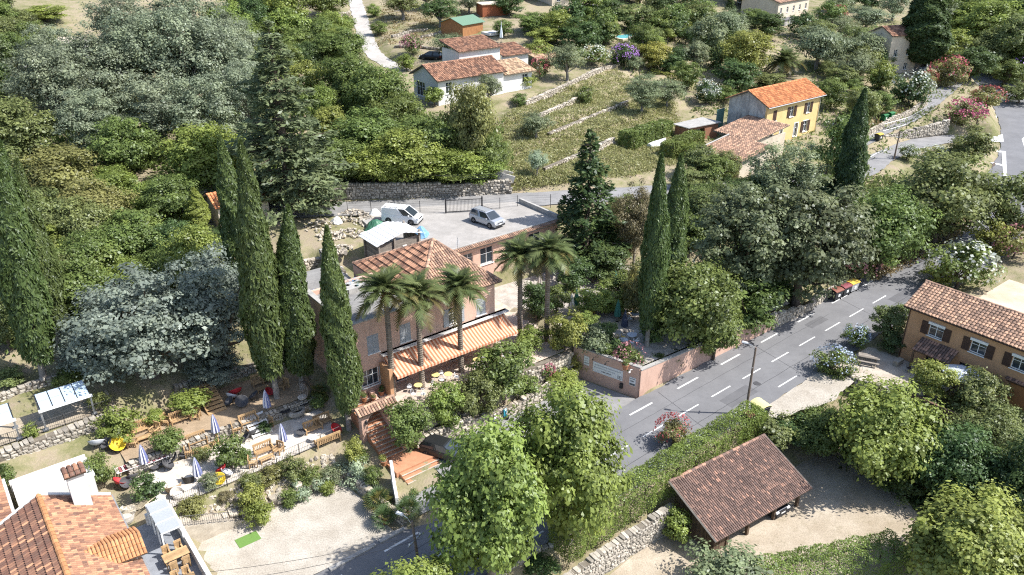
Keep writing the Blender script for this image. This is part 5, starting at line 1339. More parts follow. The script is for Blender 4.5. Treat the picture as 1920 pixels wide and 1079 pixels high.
hut('slate_house', 1905, 95, 12, 9, 4.5, 2.0, WHITE_ST, plain('slate', (0.14, 0.14, 0.155), .7), 'slate roofed house at the top right edge', yaw=0.2, cat='house')
hut('veranda_house', 1035, 12, 14, 8, 4.0, 1.2, CREAM_ST, TILE_OLD, 'house with white posts at the top edge above the pool', yaw=-.2, tiles=True, cat='house')

# ---------------------------------------------------------------- white house at the lower left
h = House('front_white_house', -50.0, 2.0, 0.85, 'white house with mottled terracotta roof in the lower left corner')
zE, zR = 4.0, 6.1
wl = MB(); h.wall(wl, (-41.9, 1.0), (-41.9, 12.0), .4, 4.0, .3, [(1.5, 3.2, 0.95, 3.1), (5, 7, 1.6, 3.1)]); h.wall(wl, (-41.9, 12.0), (-49.2, 12.0), .4, 4.0, .3, inset=(.302, 0)); h.wall(wl, (-49.2, 12), (-49.2, 1.0), .4, 4, .3, inset=(.302, 0)); h.gable(wl, (-41.9, 12.0), (-49.2, 12.0), 4.0, 5.95); wl.build('wall', WHITE_ST, h.root)
h.window((-41.9, 1.0), (-41.9, 12.0), 1.5, 3.2, .95, 3.1, door=True); h.window((-41.9, 1.0), (-41.9, 12.0), 5, 7, 1.6, 3.1)
mott = lambda s_, t_: min(1, max(0, random.gauss(0.6, .2)))
mott2 = lambda s_, t_: min(1, max(0, random.gauss(0.22, .17))) if random.random() > .12 else random.uniform(.7, 1)
roof(h.root, h.p(-41.3, 0.6, zE - .1), h.p(-41.3, 12.3, zE - .1) - h.p(-41.3, .6, zE - .1), h.p(-45.5, .6, zR) - h.p(-41.3, .6, zE - .1), 0.215, 0.34, TILE_FRONT, single=290, near=h.p(-42.5, 8.5, 4.4), tints=mott)
roof(h.root, h.p(-50.0, 12.3, zE - .1), h.p(-50.0, .6, zE - .1) - h.p(-50, 12.3, zE - .1), h.p(-45.5, 12.3, zR) - h.p(-50, 12.3, zE - .1), 0.24, 0.52, TILE_FRONT, single=290, near=h.p(-46.5, 8, 5.4), tints=mott2, lift=0.09)
ridge(h.root, h.p(-45.5, .6, zR + .06), h.p(-45.5, 12.35, zR + .06), .19, TILE_ORG, .42)
for q in ((h.p(-41.3, 12.4, zE - .02), h.p(-45.5, 12.4, zR + .08)), (h.p(-45.5, 12.4, zR + .08), h.p(-50, 12.4, zE - .02))):
    k = MB(); k.bar(q[0], q[1], .14, 5); k.build('verge', WHITE_ST, h.root)
k = MB(); k.tube([h.p(-41.22, .6, zE - .08), h.p(-41.22, 12.3, zE - .08)], .07, 6); k.build('gutter', GUTTER, h.root)
k = MB(); h.span(k, -43.7, -42.6, 11.0, 11.9, 4.2, 7.6); ch = k.build('chimney', WHITE_ST, h.root)
q0, q1 = h.p(-43.85, 10.8, 7.62), h.p(-42.45, 10.8, 7.62)
roof(h.root, q0, q1 - q0, h.p(-43.85, 11.45, 7.95) - q0, .35, .36, TILE_FRONT, name='chimney_cap'); q0, q1 = h.p(-42.45, 12.1, 7.62), h.p(-43.85, 12.1, 7.62); roof(h.root, q0, q1 - q0, h.p(-42.45, 11.45, 7.95) - q0, .35, .36, TILE_FRONT, name='chimney_cap')
# dormer over the terrace door
wl = MB(); h.span(wl, -43.2, -41.5, 4.4, 6.6, 3.6, 4.55); wl.build('dormer_wall', WHITE_ST, h.root)
roof(h.root, h.p(-40.9, 4.0, 4.55), h.p(-44.3, 4.0, 4.75) - h.p(-40.9, 4.0, 4.55), h.p(-40.9, 5.5, 5.25) - h.p(-40.9, 4.0, 4.55), .22, .4, TILE_ORG, name='dormer_roof', single=60)
roof(h.root, h.p(-44.3, 7.0, 4.75), h.p(-40.9, 7.0, 4.55) - h.p(-44.3, 7.0, 4.75), h.p(-44.3, 5.5, 5.45) - h.p(-44.3, 7.0, 4.75), .22, .4, TILE_ORG, name='dormer_roof')
# rear wing of the same house, with white flat wall and skylight
wl = MB(); h.span(wl, -46.9, -41.6, 19.4, 19.7, .4, 3.3); h.span(wl, -46.8, -41.5, 16.9, 19.4, 2.9, 3.1); wl.build('white_terrace_roof', WHITE_ST, h.root)
k = MB(); h.span(k, -47.3, -47.1, 12.5, 19.3, .4, 3.9); h.span(k, -46.8, -41.6, 16.9, 17.1, .4, 2.9); h.span(k, -41.8, -41.6, 17.1, 19.4, .4, 2.9); k.build('wall', WHITE_ST, h.root)
q0, q1 = h.p(-47.3, 12.7, 4.6), h.p(-47.3, 19.2, 4.6)
roof(h.root, q0, q1 - q0, h.p(-53, 12.7, 6.3) - q0, .36, .42, TILE_FRONT, tints=mott, single=120, near=h.p(-48, 15, 5))
wl = MB(); h.span(wl, -53.2, -47.6, 12.8, 19.1, .4, 4.5); wl.build('wall', WHITE_ST, h.root)
k = MB(); q = h.p(-49.2, 14.2, 5.32); k.slab(q, q + Vector((-1.2, 0, .37)), q + Vector((-1.2, 1.0, .37)), q + Vector((0, 1.0, 0)), .08); k.build('skylight', GLASS, h.root)
# terrace of the lower left house
TERR_G = mat('slate_terrace', (0.25, 0.265, 0.29), (0.19, 0.20, 0.22), .8, 1.5, 16, .15, .15)
h = House('slate_terrace', -41.2, 1.0, 0.4, 'grey slate dining terrace with white railing wall beside the lower left house', 'terrace')
k = MB(); h.span(k, -41.5, -38.0, .8, 11.4, .3, 1.0); k.build('floor', TERR_G, h.root)
k = MB(); h.span(k, -38.0, -37.7, .8, 11.4, -1.5, 1.9); h.span(k, -39.6, -38.0, 11.1, 11.4, .3, 1.9); k.build('parapet', WHITE_ST, h.root)
k = MB(); h.span(k, -39.4, -38.05, 7.2, 11.05, 2.8, 2.86); k.build('glass_roof', plain('frosted_glass', (0.34, 0.36, 0.37), .25, 0, .5), h.root)
for b in (7.2, 8.5, 9.8, 11.0):
    k = MB(); k.bar(h.p(-39.4, b, 2.9), h.p(-38.0, b, 2.9), .05); h.span(k, -38.1, -38.0, b - .05, b + .05, 1.9, 2.9); h.span(k, -39.45, -39.35, b - .05, b + .05, 1.0, 2.9); k.build('glass_roof_frame', WHITEP, h.root)
# outside stair with railing down to the gravel yard
h = House('garden_steps', -37.6, 10.9, -1.35, 'stone steps with black railing from the garden down to the gravel yard', 'stairs')
for i in range(12):
    k = MB(); h.span(k, -37.6 + 0.42 * i, -37.6 + .42 * (i + 1), 9.6, 10.9, -1.6, 0.75 - .175 * i); k.build('step', STONEW, h.root)
k = MB(); k.bar(h.p(-37.6, 9.65, 1.8), h.p(-32.6, 9.65, -.35), .025); k.bar(h.p(-37.6, 9.65, .95), h.p(-32.6, 9.65, -1.2), .02)
for i in range(34):
    t = i / 33; k.bar(h.p(-37.6 + 5 * t, 9.65, .85 - 2.15 * t), h.p(-37.6 + 5 * t, 9.65, 1.8 - 2.15 * t), .014, 3)
k.build('railing', IRON, h.root)
# glass pergolas
def pergola(a, b, L_, label):
    h = House('glass_pergola', a, b, 4.0, label, 'pergola', group='glass pergolas')
    for x, y in ((0, 0), (L_, 0), (0, 1.9), (L_, 1.9)):
        k = MB(); k.box((x, y, 1.0), (.14, .14, 2.1)); k.box((x, y, .06), (.4, .4, .12)); k.build('post', STEEL, h.root)
    n = 4
    fr = MB()
    for i in range(n + 1): fr.bar((L_ * i / n, -.15, 2.0), (L_ * i / n, 2.0, 2.35), .05)
    for y, z in ((-.15, 2.0), (.95, 2.18), (2.0, 2.35)): fr.bar((-.1, y, z), (L_ + .1, y, z), .05)
    fr.build('frame', IRON, h.root)
    for i in range(n):
        k = MB(); k.slab((L_ * i / n + .04, -.12, 2.05), (L_ * (i + 1) / n - .04, -.12, 2.05), (L_ * (i + 1) / n - .04, 1.97, 2.39), (L_ * i / n + .04, 1.97, 2.39), .02); k.build('roof_pane', plain('sky_blue_glass', (0.40, 0.50, 0.60), .12, 0, .6), h.root)
    k = MB(); k.box((L_ / 2, -.2, 1.95), (L_ + .3, .12, .22)); k.build('fascia', WHITEP, h.root)
    return h
pergola(-43.4, 23.9, 3.7, 'large glass roofed pergola above the stone wall')
pergola(-49.3, 23.9, 4.0, 'glass roofed pergola cut by the left edge')

# ---------------------------------------------------------------- trees, palms, bushes
RED, PINK, WHITE, PURPLE, BLUEF, MAG = (0.38, 0.11, 0.10), (0.42, 0.20, 0.21), (0.46, 0.48, 0.41), (0.30, 0.16, 0.42), (0.38, 0.43, 0.54), (0.42, 0.10, 0.19)
# columns of Italian cypress
T('cypress', 83, 718, 268, 84, 'cyp', 'tall leaning cypress at far left with bare trunk foot above the pergolas', lean=(0, 0.09))
T('cypress', 112, 650, 300, 60, 'cyp', 'cypress close behind the leaning one at far left', lean=(0, 0.05))
T('cypress', 468, 600, 257, 62, 'cyp', 'slim cypress behind blue cedars, left of the tallest garden cypress')
T('cypress', 520, 748, 266, 72, 'cyp', 'tallest garden cypress, bare trunk rising behind the wooden benches')
T('cypress', 567, 730, 388, 74, 'cyp', 'stout cypress just right of the tallest garden cypress', lean=(0, 0.04))
T('cypress', 655, 806, 428, 62, 'cyp', 'cypress against the front corner of the pink house beside the arch gate')
T('cypress', 1212, 652, 290, 54, 'cyp', 'narrow cypress on the dining terrace above the pink sign wall')
T('cypress', 1246, 610, 292, 58, 'cyp', 'second cypress half hidden behind the narrow terrace cypress')
T('cypress', 1574, 425, 168, 58, 'deep', 'dark ragged column tree between the yellow house and the side road', lean=(0, 0.0))
T('cypress', 1716, 134, -40, 92, 'deep', 'broad dark cypress beside the far cream house at top right')
T('cypress', 376, 440, 352, 44, 'bright', 'ivy covered green column by the ruined wall left of upper road')
# conifers
T('bluecedar', 290, 705, 478, 270, 'blue', 'broad blue cedar filling the slope above the bench garden')
T('bluecedar', 425, 690, 440, 180, 'blue', 'upright blue cedar next to the slim cypress')
T('bluecedar', 215, 690, 575, 170, 'blue', 'low blue cedar at the left edge of the cedar clump')
T('bluecedar', 405, 722, 645, 110, 'blue', 'small drooping blue cedar limb tree above the earth path steps')
T('fir', 548, 398, 40, 262, 'cedar', 'huge dark fir towering over the wood left of the upper road')
T('spruce', 1097, 505, 238, 185, 'deep', 'dark layered spruce behind the date palms')
T('cedar', 1385, 560, 320, 200, 'cedar', 'dark spreading cedar left of the roadside cedar')
T('cedar', 1490, 575, 300, 220, 'cedar', 'roadside cedar overhanging the three waste bins')
T('airy', 1470, 410, 240, 160, 'olive', 'grey green evergreen oak in front of the yellow house', name='evergreen_oak')
T('airy', 1188, 500, 322, 86, 'brownish', 'thin brownish pine between dark spruce and narrow cypress', name='pine_tree')
# plane trees by the road
T('plane', 922, 1095, 782, 236, 'plane', 'front plane tree with yellowing right side over the dark road')
T('plane', 1066, 1012, 712, 226, 'plane', 'plane tree beside the hedge end, behind the front plane tree')
T('plane', 800, 1210, 1052, 190, 'plane', 'plane tree whose tip shows at the bottom edge')
# trees on the terraces near the pink house
T('big', 1288, 660, 466, 180, 'green', 'large dense laurel tree right of the narrow terrace cypress')
T('mid', 1338, 676, 560, 90, 'green', 'leafy tree hanging over the pink roadside wall')
T('mid', 1402, 622, 508, 124, 'green', 'rounded tree over the far stone end of the roadside wall')
T('big', 1330, 455, 328, 130, 'moss', 'light green tree behind the dining terrace right of two cypresses')
T('mid', 945, 748, 626, 128, 'green', 'bushy tree in front of the striped awning')
T('mid', 1060, 668, 568, 76, 'lime', 'yellow green tree beside the rightmost date palm')
T('bush', 1112, 655, 600, 72, 'olive', 'grey green bush on top of the pink sign wall', petals=None)
T('bush', 1150, 668, 632, 50, 'dark', 'dark bush right along the top of the sign wall')
T('bush', 1180, 690, 642, 54, 'green', 'flowering bush at the corner of the sign wall', petals=PINK)
T('mid', 1112, 592, 528, 74, 'bright', 'vine covered tree over the dining terrace tables')
T('mid', 1188, 594, 488, 64, 'rust', 'rust tinged tree just left of the narrow terrace cypress')
T('mid', 1150, 590, 545, 56, 'bright', 'small light green vine arbour in mid dining terrace')
T('mid', 1005, 600, 520, 60, 'dark', 'dark shrub tree between the two right hand date palms')
for x, y, t, w, c, l in [(1072, 548, 468, 84, 'dark', 'dark shrub tree just right of the tallest palm crown'), (1135, 525, 448, 104, 'dark', 'dark tree under the spruce at the back of the terrace'), (1165, 565, 500, 76, 'green', 'green tree in mid terrace left of rust tinged tree'), (1042, 590, 532, 56, 'green', 'green shrub at the foot of the rightmost palm'), (1205, 560, 470, 74, 'moss', 'moss tree behind the narrow terrace cypress'), (1096, 622, 580, 50, 'bright', 'bright shrub in front of the terrace tables'), (1000, 655, 610, 60, 'bright', 'bright shrub below the right hand palms'), (1135, 640, 600, 44, 'green', 'green shrub beside the sign wall bushes')]: T('mid', x, y, t, w, c, l)
T('mid', 770, 838, 738, 92, 'green', 'oleander beside the arch gate and stair', name='oleander')
T('mid', 836, 802, 712, 84, 'bright', 'climbing shrub over the roadside stone wall below the awning')
T('mid', 890, 792, 690, 84, 'moss', 'trailing green shrub above the roadside wall left of blue sign')
T('mid', 1055, 735, 690, 74, 'bright', 'bright shrub at the foot of the stone steps behind the plane trees')
T('bush', 985, 745, 700, 64, 'green', 'green shrub beside the magenta bougainvillea')
T('bush', 1022, 708, 678, 34, 'green', 'magenta bougainvillea on the stone terrace wall', petals=MAG, name='bougainvillea')
T('bush', 1080, 700, 652, 52, 'yellow', 'yellowish climbing bush on the end of the sign wall')
T('bush', 826, 822, 796, 30, 'lime', 'small yellow green bush at the wall foot beside oleander')
# bench garden
cit = [(226, 830, 764, 80, 'largest citrus tree, at the left end of the bench garden'), (194, 908, 852, 66, 'citrus tree beside the white house wall'),
       (320, 852, 801, 64, 'citrus tree between the second and third benches'), (434, 880, 816, 68, 'citrus tree in the middle of the paved garden'),
       (284, 942, 886, 68, 'citrus tree by the red chair nearest the white house'), (360, 776, 728, 76, 'citrus tree over the shaded bench by wooden steps'),
       (292, 797, 767, 44, 'small citrus tree behind the left bench'), (664, 870, 820, 46, 'citrus tree left of the terracotta stair')]
for i, (x, y, t, w, l) in enumerate(cit):
    T('citrus', x, y, t, w, ('bright', 'green', 'green', 'green', 'dark', 'bright', 'bright', 'lime')[i], l, 'citrus trees of the bench garden')
for x, y, t, w, c, l in [
    (62, 820, 792, 30, 'bright', 'small bright bush between the two glass pergolas'), (190, 765, 735, 46, 'moss', 'low bush right of the large glass pergola'),
    (20, 720, 690, 70, 'moss', 'weedy bush left of leaning cypress foot'), (130, 725, 690, 60, 'green', 'dark weeds right of the leaning cypress foot'), (12, 905, 862, 44, 'green', 'green weeds at the foot of the dry stone wall'),
    (320, 981, 952, 30, 'bright', 'clipped round bush beside the stair railing'),
    (362, 966, 930, 58, 'rust', 'brownish shrub outside the garden railing near the round bush'), (425, 938, 920, 28, 'brownish', 'dry purple brown shrub on the rocky slope'),
    (478, 955, 902, 56, 'lime', 'yellow green shrub on the rocky slope'), (490, 984, 938, 60, 'bright', 'bright shrub at the foot of the rocky slope'),
    (470, 918, 884, 46, 'moss', 'moss green shrub by the railing left of the slope'), (508, 906, 874, 50, 'rust', 'rusty shrub by railing in mid slope'),
    (548, 898, 854, 52, 'moss', 'taller shrub beside the railing below the right bench'), (583, 906, 870, 46, 'green', 'green shrub next along the railing to the right'),
    (546, 944, 914, 44, 'green', 'green cushion bush above the gravel yard wall'), (620, 900, 872, 46, 'olive', 'soft grey green shrub left of the stair citrus'),
    (612, 925, 900, 34, 'bright', 'bright small bush above the gravel wall'), (672, 862, 838, 44, 'green', 'green shrub behind the stair citrus'),
    (700, 905, 872, 40, 'green', 'green shrub beside the landing of the stair'), (500, 812, 790, 30, 'dark', 'dark bush beside the middle striped parasol'),
    (380, 865, 835, 34, 'moss', 'shrub between two garden levels'), (462, 868, 838, 30, 'green', 'slim shrub right of the middle citrus tree'), (600, 762, 728, 44, 'green', 'shrub beneath the stout cypress'),
    (395, 915, 885, 40, 'olive', 'grey green shrub beside the front parasol')]:
    T('bush', x, y, t, w, c, l)
for x, y, t, w, l in [(570, 940, 908, 36, 'pale lavender cushion above the gravel yard wall'), (600, 918, 888, 34, 'pale lavender cushion to the right on the slope'), (642, 892, 866, 42, 'silvery shrub near the stair top of slope'),
                      (674, 890, 858, 42, 'silvery shrub left of the stair landing'), (668, 912, 886, 46, 'silvery cushion at the corner of the planted wall'), (565, 918, 892, 30, 'smallest silvery cushion on slope')]:
    T('shrub', x, y, t, w, 'grey', l, 'silvery cushion shrubs on the slope')
fan_palm(Vector(G(712, 955)), 1.25, 'dwarf fan palm with yellowing leaves on the planted wall', 30)
fan_palm(Vector(G(765, 972)), 1.15, 'dwarf fan palm right of the white stair wall', 26)
fan_palm(Vector(G(722, 985)), 1.05, 'lowest dwarf fan palm at the tip of the planted wall', 24)
fan_palm(Vector(G(600, 745)), 0.9, 'fan palm under the cypresses beside the pink house', 22)
# the wood on the left
WOOD = [
 ('airy', [(110, 250, 60, 150), (190, 235, 20, 170), (280, 215, -15, 180), (360, 215, -20, 180), (430, 215, 20, 150), (300, 285, 110, 160), (400, 290, 110, 150), (190, 300, 140, 150), (110, 190, 20, 120), (250, 140, -40, 150), (350, 130, -60, 150), (470, 270, 90, 110), (440, 150, -10, 120)], 'silver', 'silvery white poplar in the grove at upper left', 'silver poplar grove'),
 ('big', [(40, 305, 165, 150), (20, 400, 260, 130), (90, 470, 340, 120), (25, 520, 390, 110), (20, 655, 520, 110)], 'moss', 'moss green broadleaf tree along the left edge of the photo', 'left edge wood'),
 ('big', [(125, 395, 255, 170), (180, 440, 330, 130)], 'rust', 'rust tinged feathery tree left of the silver poplars', 'rust tinged trees'),
 ('big', [(245, 330, 205, 120), (255, 505, 388, 130), (150, 615, 480, 140), (180, 560, 420, 120), (330, 420, 315, 120), (90, 590, 450, 110)], 'green', 'green tree on the slope between cypresses and poplars', 'slope wood below the poplars'),
 ('big', [(390, 350, 215, 150), (215, 400, 300, 110), (290, 410, 330, 90), (245, 560, 470, 110), (460, 330, 250, 80)], 'bright', 'bright leafy fig in the wood left of the fir', 'bright figs in the wood'),
 ('big', [(345, 510, 402, 90), (420, 500, 420, 90), (300, 480, 420, 80)], 'dark', 'dark tree behind the blue cedars', 'dark trees behind blue cedars'),
 ('big', [(655, 205, 85, 120), (715, 235, 105, 130), (690, 310, 190, 140), (640, 345, 245, 120), (800, 315, 200, 150), (745, 260, 160, 110), (920, 332, 240, 80), (640, 130, 40, 110), (600, 110, 20, 90)], 'green', 'dense green tree in the wood below the white house', 'wood below the white house'),
 ('big', [(760, 345, 225, 140), (850, 345, 262, 130), (700, 345, 262, 110), (600, 235, 150, 80), (905, 345, 285, 90)], 'bright', 'bright green tree at the wood edge above the stone wall', 'bright wood edge above stone wall')]
for kind, L_, c, lab, grp in WOOD:
    ORD = 'leftmost second third fourth fifth sixth seventh eighth ninth tenth eleventh twelfth thirteenth fourteenth'.split()
    for i, (x, y, t, w) in enumerate(sorted(L_)): T(kind, x, y, t, w, c, lab + ', ' + ORD[i] + (' from left' if i else ''), grp)
for kind, x, y, t, w, c, l, kw in [
 ('big', 245, 215, 78, 110, 'yellow', 'yellow orange flowering tree inside the poplar grove', {}), ('mid', 275, 225, 145, 60, 'yellow', 'small yellowish tree under the flowering tree of the poplar grove', {}),
 ('big', 430, 118, -5, 120, 'bright', 'bright green tree at top beside the dark oak', {}), ('big', 520, 60, -60, 110, 'dark', 'dark oak at the top edge left of the stony drive', {}), ('big', 480, 90, -20, 80, 'dark', 'second dark oak at the top edge', {}),
 ('mid', 585, 195, 98, 74, 'lime', 'pale yellow green bushy tree right of the fir top', {}), ('mid', 620, 270, 190, 70, 'lime', 'pale green tree right of the fir below the yellow one', {}),
 ('big', 885, 325, 128, 104, 'rust', 'olive brown slender tree right of the white house gable', {}),
 ('mid', 640, 60, 20, 50, 'green', 'green bush left of the stony drive', {}), ('bush', 702, 31, 4, 28, 'bright', 'bright bush highest on the right of the drive', {}), ('bush', 709, 66, 36, 36, 'green', 'green bush on the right of the drive', {}), ('bush', 668, 92, 56, 38, 'green', 'green bush left of the drive', {}), ('bush', 650, 55, 25, 40, 'green', 'green bush at the drive bend', {}),
 ('bush', 773, 103, 62, 42, 'moss', 'pink oleander ball beside the drive', dict(petals=PINK, name='oleander')), ('bush', 763, 134, 98, 42, 'bright', 'bright bush beside the parked black car', {}),
 ('olive', 848, 108, 56, 78, 'olive', 'olive tree behind the white house roof', {}), ('olive', 826, 52, -12, 84, 'dark', 'dark oak on the dry slope above the olive tree', {}), ('olive', 756, 38, -25, 80, 'moss', 'oak at the top edge right of the drive', {}), ('olive', 880, 25, -20, 56, 'olive', 'small olive left of the red hut', {}), ('olive', 800, 15, -40, 70, 'moss', 'oak cut by the top edge above dry slope', {}),
 ('citrus', 815, 200, 157, 42, 'bright', 'potted citrus against the white gable', {}), ('olive', 918, 195, 132, 54, 'olive', 'olive tree in front of the white house', {}), ('bush', 986, 164, 134, 40, 'bright', 'clipped round tree right of the white house', {}), ('bush', 975, 198, 172, 34, 'green', 'bush below the round tree right of the white house', {}), ('bush', 880, 210, 175, 46, 'olive', 'grey shrub under the white house front', {}),
 ('olive', 1005, 260, 204, 64, 'olive', 'olive tree on the middle orchard terrace', {}), ('olive', 1007, 330, 276, 40, 'grey', 'young grey olive near the garden steps', {}),
 ('bush', 1097, 194, 158, 40, 'green', 'round bush on the orchard terrace wall', {}), ('airy', 1203, 210, 128, 84, 'olive', 'thin airy tree on the right of the orchard', {}), ('airy', 1250, 200, 140, 70, 'olive', 'second thin airy tree right of orchard', {}),
 ('olive', 1063, 152, 76, 74, 'olive', 'olive beside the oleanders above the orchard', {}), ('bush', 1013, 118, 68, 54, 'bright', 'bright round bush behind the white house shed', {}), ('bush', 1012, 148, 104, 34, 'moss', 'red flowering bush beside the white house terrace', dict(petals=RED)), ('mid', 1020, 82, 43, 62, 'lime', 'yellow green clipped tree right of the green roofed hut', {}),
 ('mid', 1085, 95, 22, 94, 'dark', 'dark round tree left of the swimming pool', {}), ('mid', 1130, 80, 30, 60, 'green', 'green tree next to the swimming pool', {}), ('bush', 1110, 123, 80, 62, 'green', 'white oleander above the orchard', dict(petals=WHITE, name='oleander')), ('bush', 1168, 124, 78, 50, 'dark', 'purple bougainvillea below the pool', dict(petals=PURPLE, name='bougainvillea')), ('bush', 1190, 130, 98, 40, 'olive', 'grey bush right of the purple bougainvillea', {}),
 ('mid', 1225, 132, 66, 66, 'yellow', 'yellow broom tree right of the pool', {}), ('mid', 1255, 138, 92, 50, 'dark', 'dark round bush right of the yellow tree', {}), ('mid', 1000, 62, 12, 84, 'green', 'tree left of the pink oleander at the top', {}), ('bush', 1085, 34, 2, 54, 'moss', 'pink oleander by the parked car at the top', dict(petals=RED, name='oleander')), ('mid', 1140, 50, -10, 64, 'dark', 'dark tree at the top centre', {}), ('mid', 1190, 62, -5, 84, 'moss', 'moss green tree at the top right of centre', {}), ('mid', 1245, 75, 5, 76, 'green', 'green tree above the yellow broom tree', {}), ('mid', 1060, 60, 20, 60, 'green', 'tree below the pink oleander at the top', {}),
 ('mid', 955, 30, -20, 60, 'dark', 'dark tree right of the red hut', {}), ('mid', 945, 70, 30, 40, 'green', 'green bush behind the green roofed hut', {}), ('bush', 1290, 70, 30, 50, 'lime', 'lime bush top right of centre', {}), ('mid', 1330, 80, 26, 94, 'dark', 'dark plum tree below the far lane', {}), ('mid', 1285, 45, -5, 74, 'dark', 'dark tree at the top left of the far lane', {}), ('spruce', 1366, 38, -15, 36, 'dark', 'small dark conifer beside the far lane', {}), ('mid', 1415, 52, 10, 60, 'green', 'tree left of the far tiled house', {}),
 ('big', 1393, 148, 40, 104, 'lime', 'weeping willow left of the short palm', dict(name='willow_tree')), ('mid', 1378, 175, 102, 88, 'dark', 'dark evergreen under the willow', {}), ('mid', 1300, 130, 70, 50, 'olive', 'small grey tree left of willow', {}), ('mid', 1285, 165, 105, 60, 'green', 'green tree left of white oleander near yellow house', {}), ('bush', 1325, 195, 146, 46, 'dark', 'white oleander behind the yellow house', dict(petals=WHITE, name='oleander')), ('bush', 1360, 194, 158, 50, 'green', 'round bush behind the yellow house roof', {}), ('mid', 1440, 172, 130, 70, 'moss', 'low shrubs behind the yellow house ridge', {}),
 ('mid', 1570, 335, 200, 94, 'green', 'bushy tree against the right end of the yellow house', {}), ('mid', 1556, 205, 140, 70, 'green', 'tree behind the right end of the yellow house', {}), ('mid', 1604, 245, 148, 66, 'moss', 'tree at the lane mouth near the green bins', {}), ('mid', 1640, 215, 165, 60, 'green', 'low tree on the bank above the green bins', {}),
 ('mid', 1335, 348, 286, 70, 'green', 'bush in front of the tiled annex', {}), ('mid', 1290, 355, 310, 70, 'moss', 'scrub left of the tiled annex by the upper road', {}), ('bush', 1295, 300, 262, 50, 'bright', 'bright bush beside the annex sheds', {}),
 ('bush', 1600, 518, 450, 84, 'moss', 'pink oleander behind the waste bins', dict(petals=PINK, name='oleander')), ('mid', 1350, 610, 560, 40, 'dark', 'dark shrub behind roadside wall', {}),
 ('big', 1645, 510, 332, 170, 'green', 'roadside tree right of the cedars', {}), ('big', 1750, 455, 262, 200, 'moss', 'large round tree hiding the road junction', {}), ('big', 1690, 470, 380, 110, 'green', 'tree between the roadside tree and the large round tree', {}), ('mid', 1808, 318, 222, 84, 'moss', 'tall shrub on the junction corner', {}), ('bush', 1760, 300, 270, 60, 'green', 'white oleander on the junction corner', dict(petals=WHITE, name='oleander')), ('bush', 1700, 300, 268, 40, 'green', 'small white oleander by the side road kerb', dict(petals=WHITE, name='oleander')),
 ('mid', 1880, 460, 318, 130, 'moss', 'tree at the right edge above the sand lot', {}), ('bush', 1793, 540, 448, 118, 'green', 'white flowering oleander beside the main road', dict(petals=WHITE, name='oleander')), ('bush', 1850, 480, 408, 70, 'lime', 'lime bush behind the white roadside oleander', {}), ('bush', 1897, 485, 420, 80, 'rust', 'pink oleander beside the car at the right edge', dict(petals=PINK, name='oleander')), ('bush', 1755, 535, 485, 60, 'bright', 'bright bush at the road side of the white oleander', {}),
 ('bush', 1558, 704, 650, 70, 'green', 'blue plumbago bush at the patio corner', dict(petals=BLUEF)), ('bush', 1600, 652, 606, 46, 'green', 'blue plumbago behind the patio table', dict(petals=BLUEF)), ('mid', 1660, 636, 566, 62, 'moss', 'small tree left of the brown house', {}), ('bush', 1690, 600, 565, 40, 'green', 'green shrub at the brown house corner', {}), ('bush', 1672, 660, 620, 50, 'dark', 'dark shrub against the brown house side', {}),
 ('mid', 1735, 748, 666, 80, 'lime', 'round yellow green tree in front of the brown house', {}), ('mid', 1830, 800, 690, 104, 'moss', 'open crowned tree in front of the garage door', {}),
 ('big', 1632, 895, 702, 215, 'bright', 'large bright tree right of the barn', {}), ('big', 1532, 855, 756, 118, 'green', 'darker tree at the left of the large bright tree', {}), ('big', 1775, 940, 785, 160, 'dark', 'dark tree right of the large bright tree', {}), ('big', 1895, 1000, 815, 160, 'dark', 'dark tree at the right edge below the drive', {}), ('airy', 1840, 870, 745, 150, 'moss', 'thin tree over the pale drive', {}), ('mid', 1480, 835, 772, 90, 'dark', 'dark shrub behind the barn roof corner', {}), ('mid', 1690, 930, 860, 110, 'dark', 'shaded shrub under the bright tree', {}),
 ('plane', 1790, 1130, 922, 250, 'lime', 'yellow green tree in the lower right corner', dict(name='maple_tree')), ('big', 1930, 1090, 960, 120, 'green', 'tree cut by the lower right corner', {}), ('bush', 1355, 1105, 1030, 150, 'olive', 'grey green bush at the bottom edge below the barn', {}), ('citrus', 1262, 1015, 956, 70, 'bright', 'round bush at the left end of the barn', {}),
 ('bush', 1432, 830, 768, 96, 'moss', 'leafy bush between the hedge end and the waste box', {}), ('bush', 1260, 834, 778, 62, 'rust', 'red leaved bush at the road edge before the hedge', dict(petals=RED)), ('bush', 1015, 1075, 1040, 80, 'dark', 'ivy bush at the foot of the stone wall by plane trees', {}),
 ('olive', 1530, 130, 36, 104, 'silverdk', 'large olive right of the short palm', {}), ('olive', 1612, 132, 52, 90, 'olive', 'olive left of the far cream house', {}), ('olive', 1652, 118, 46, 70, 'olive', 'olive touching the far cream house', {}), ('olive', 1622, 60, 2, 90, 'silverdk', 'olive behind the far cream house', {}), ('olive', 1672, 40, -20, 60, 'silverdk', 'olive at the top beside the broad cypress', {}), ('olive', 1575, 70, 25, 60, 'olive', 'small olive left of others at the top right', {}), ('olive', 1765, 70, 0, 70, 'olive', 'olive right of the broad dark cypress', {}), ('bush', 1563, 42, 6, 40, 'moss', 'red oleander right of the far tiled house', dict(petals=RED, name='oleander')),
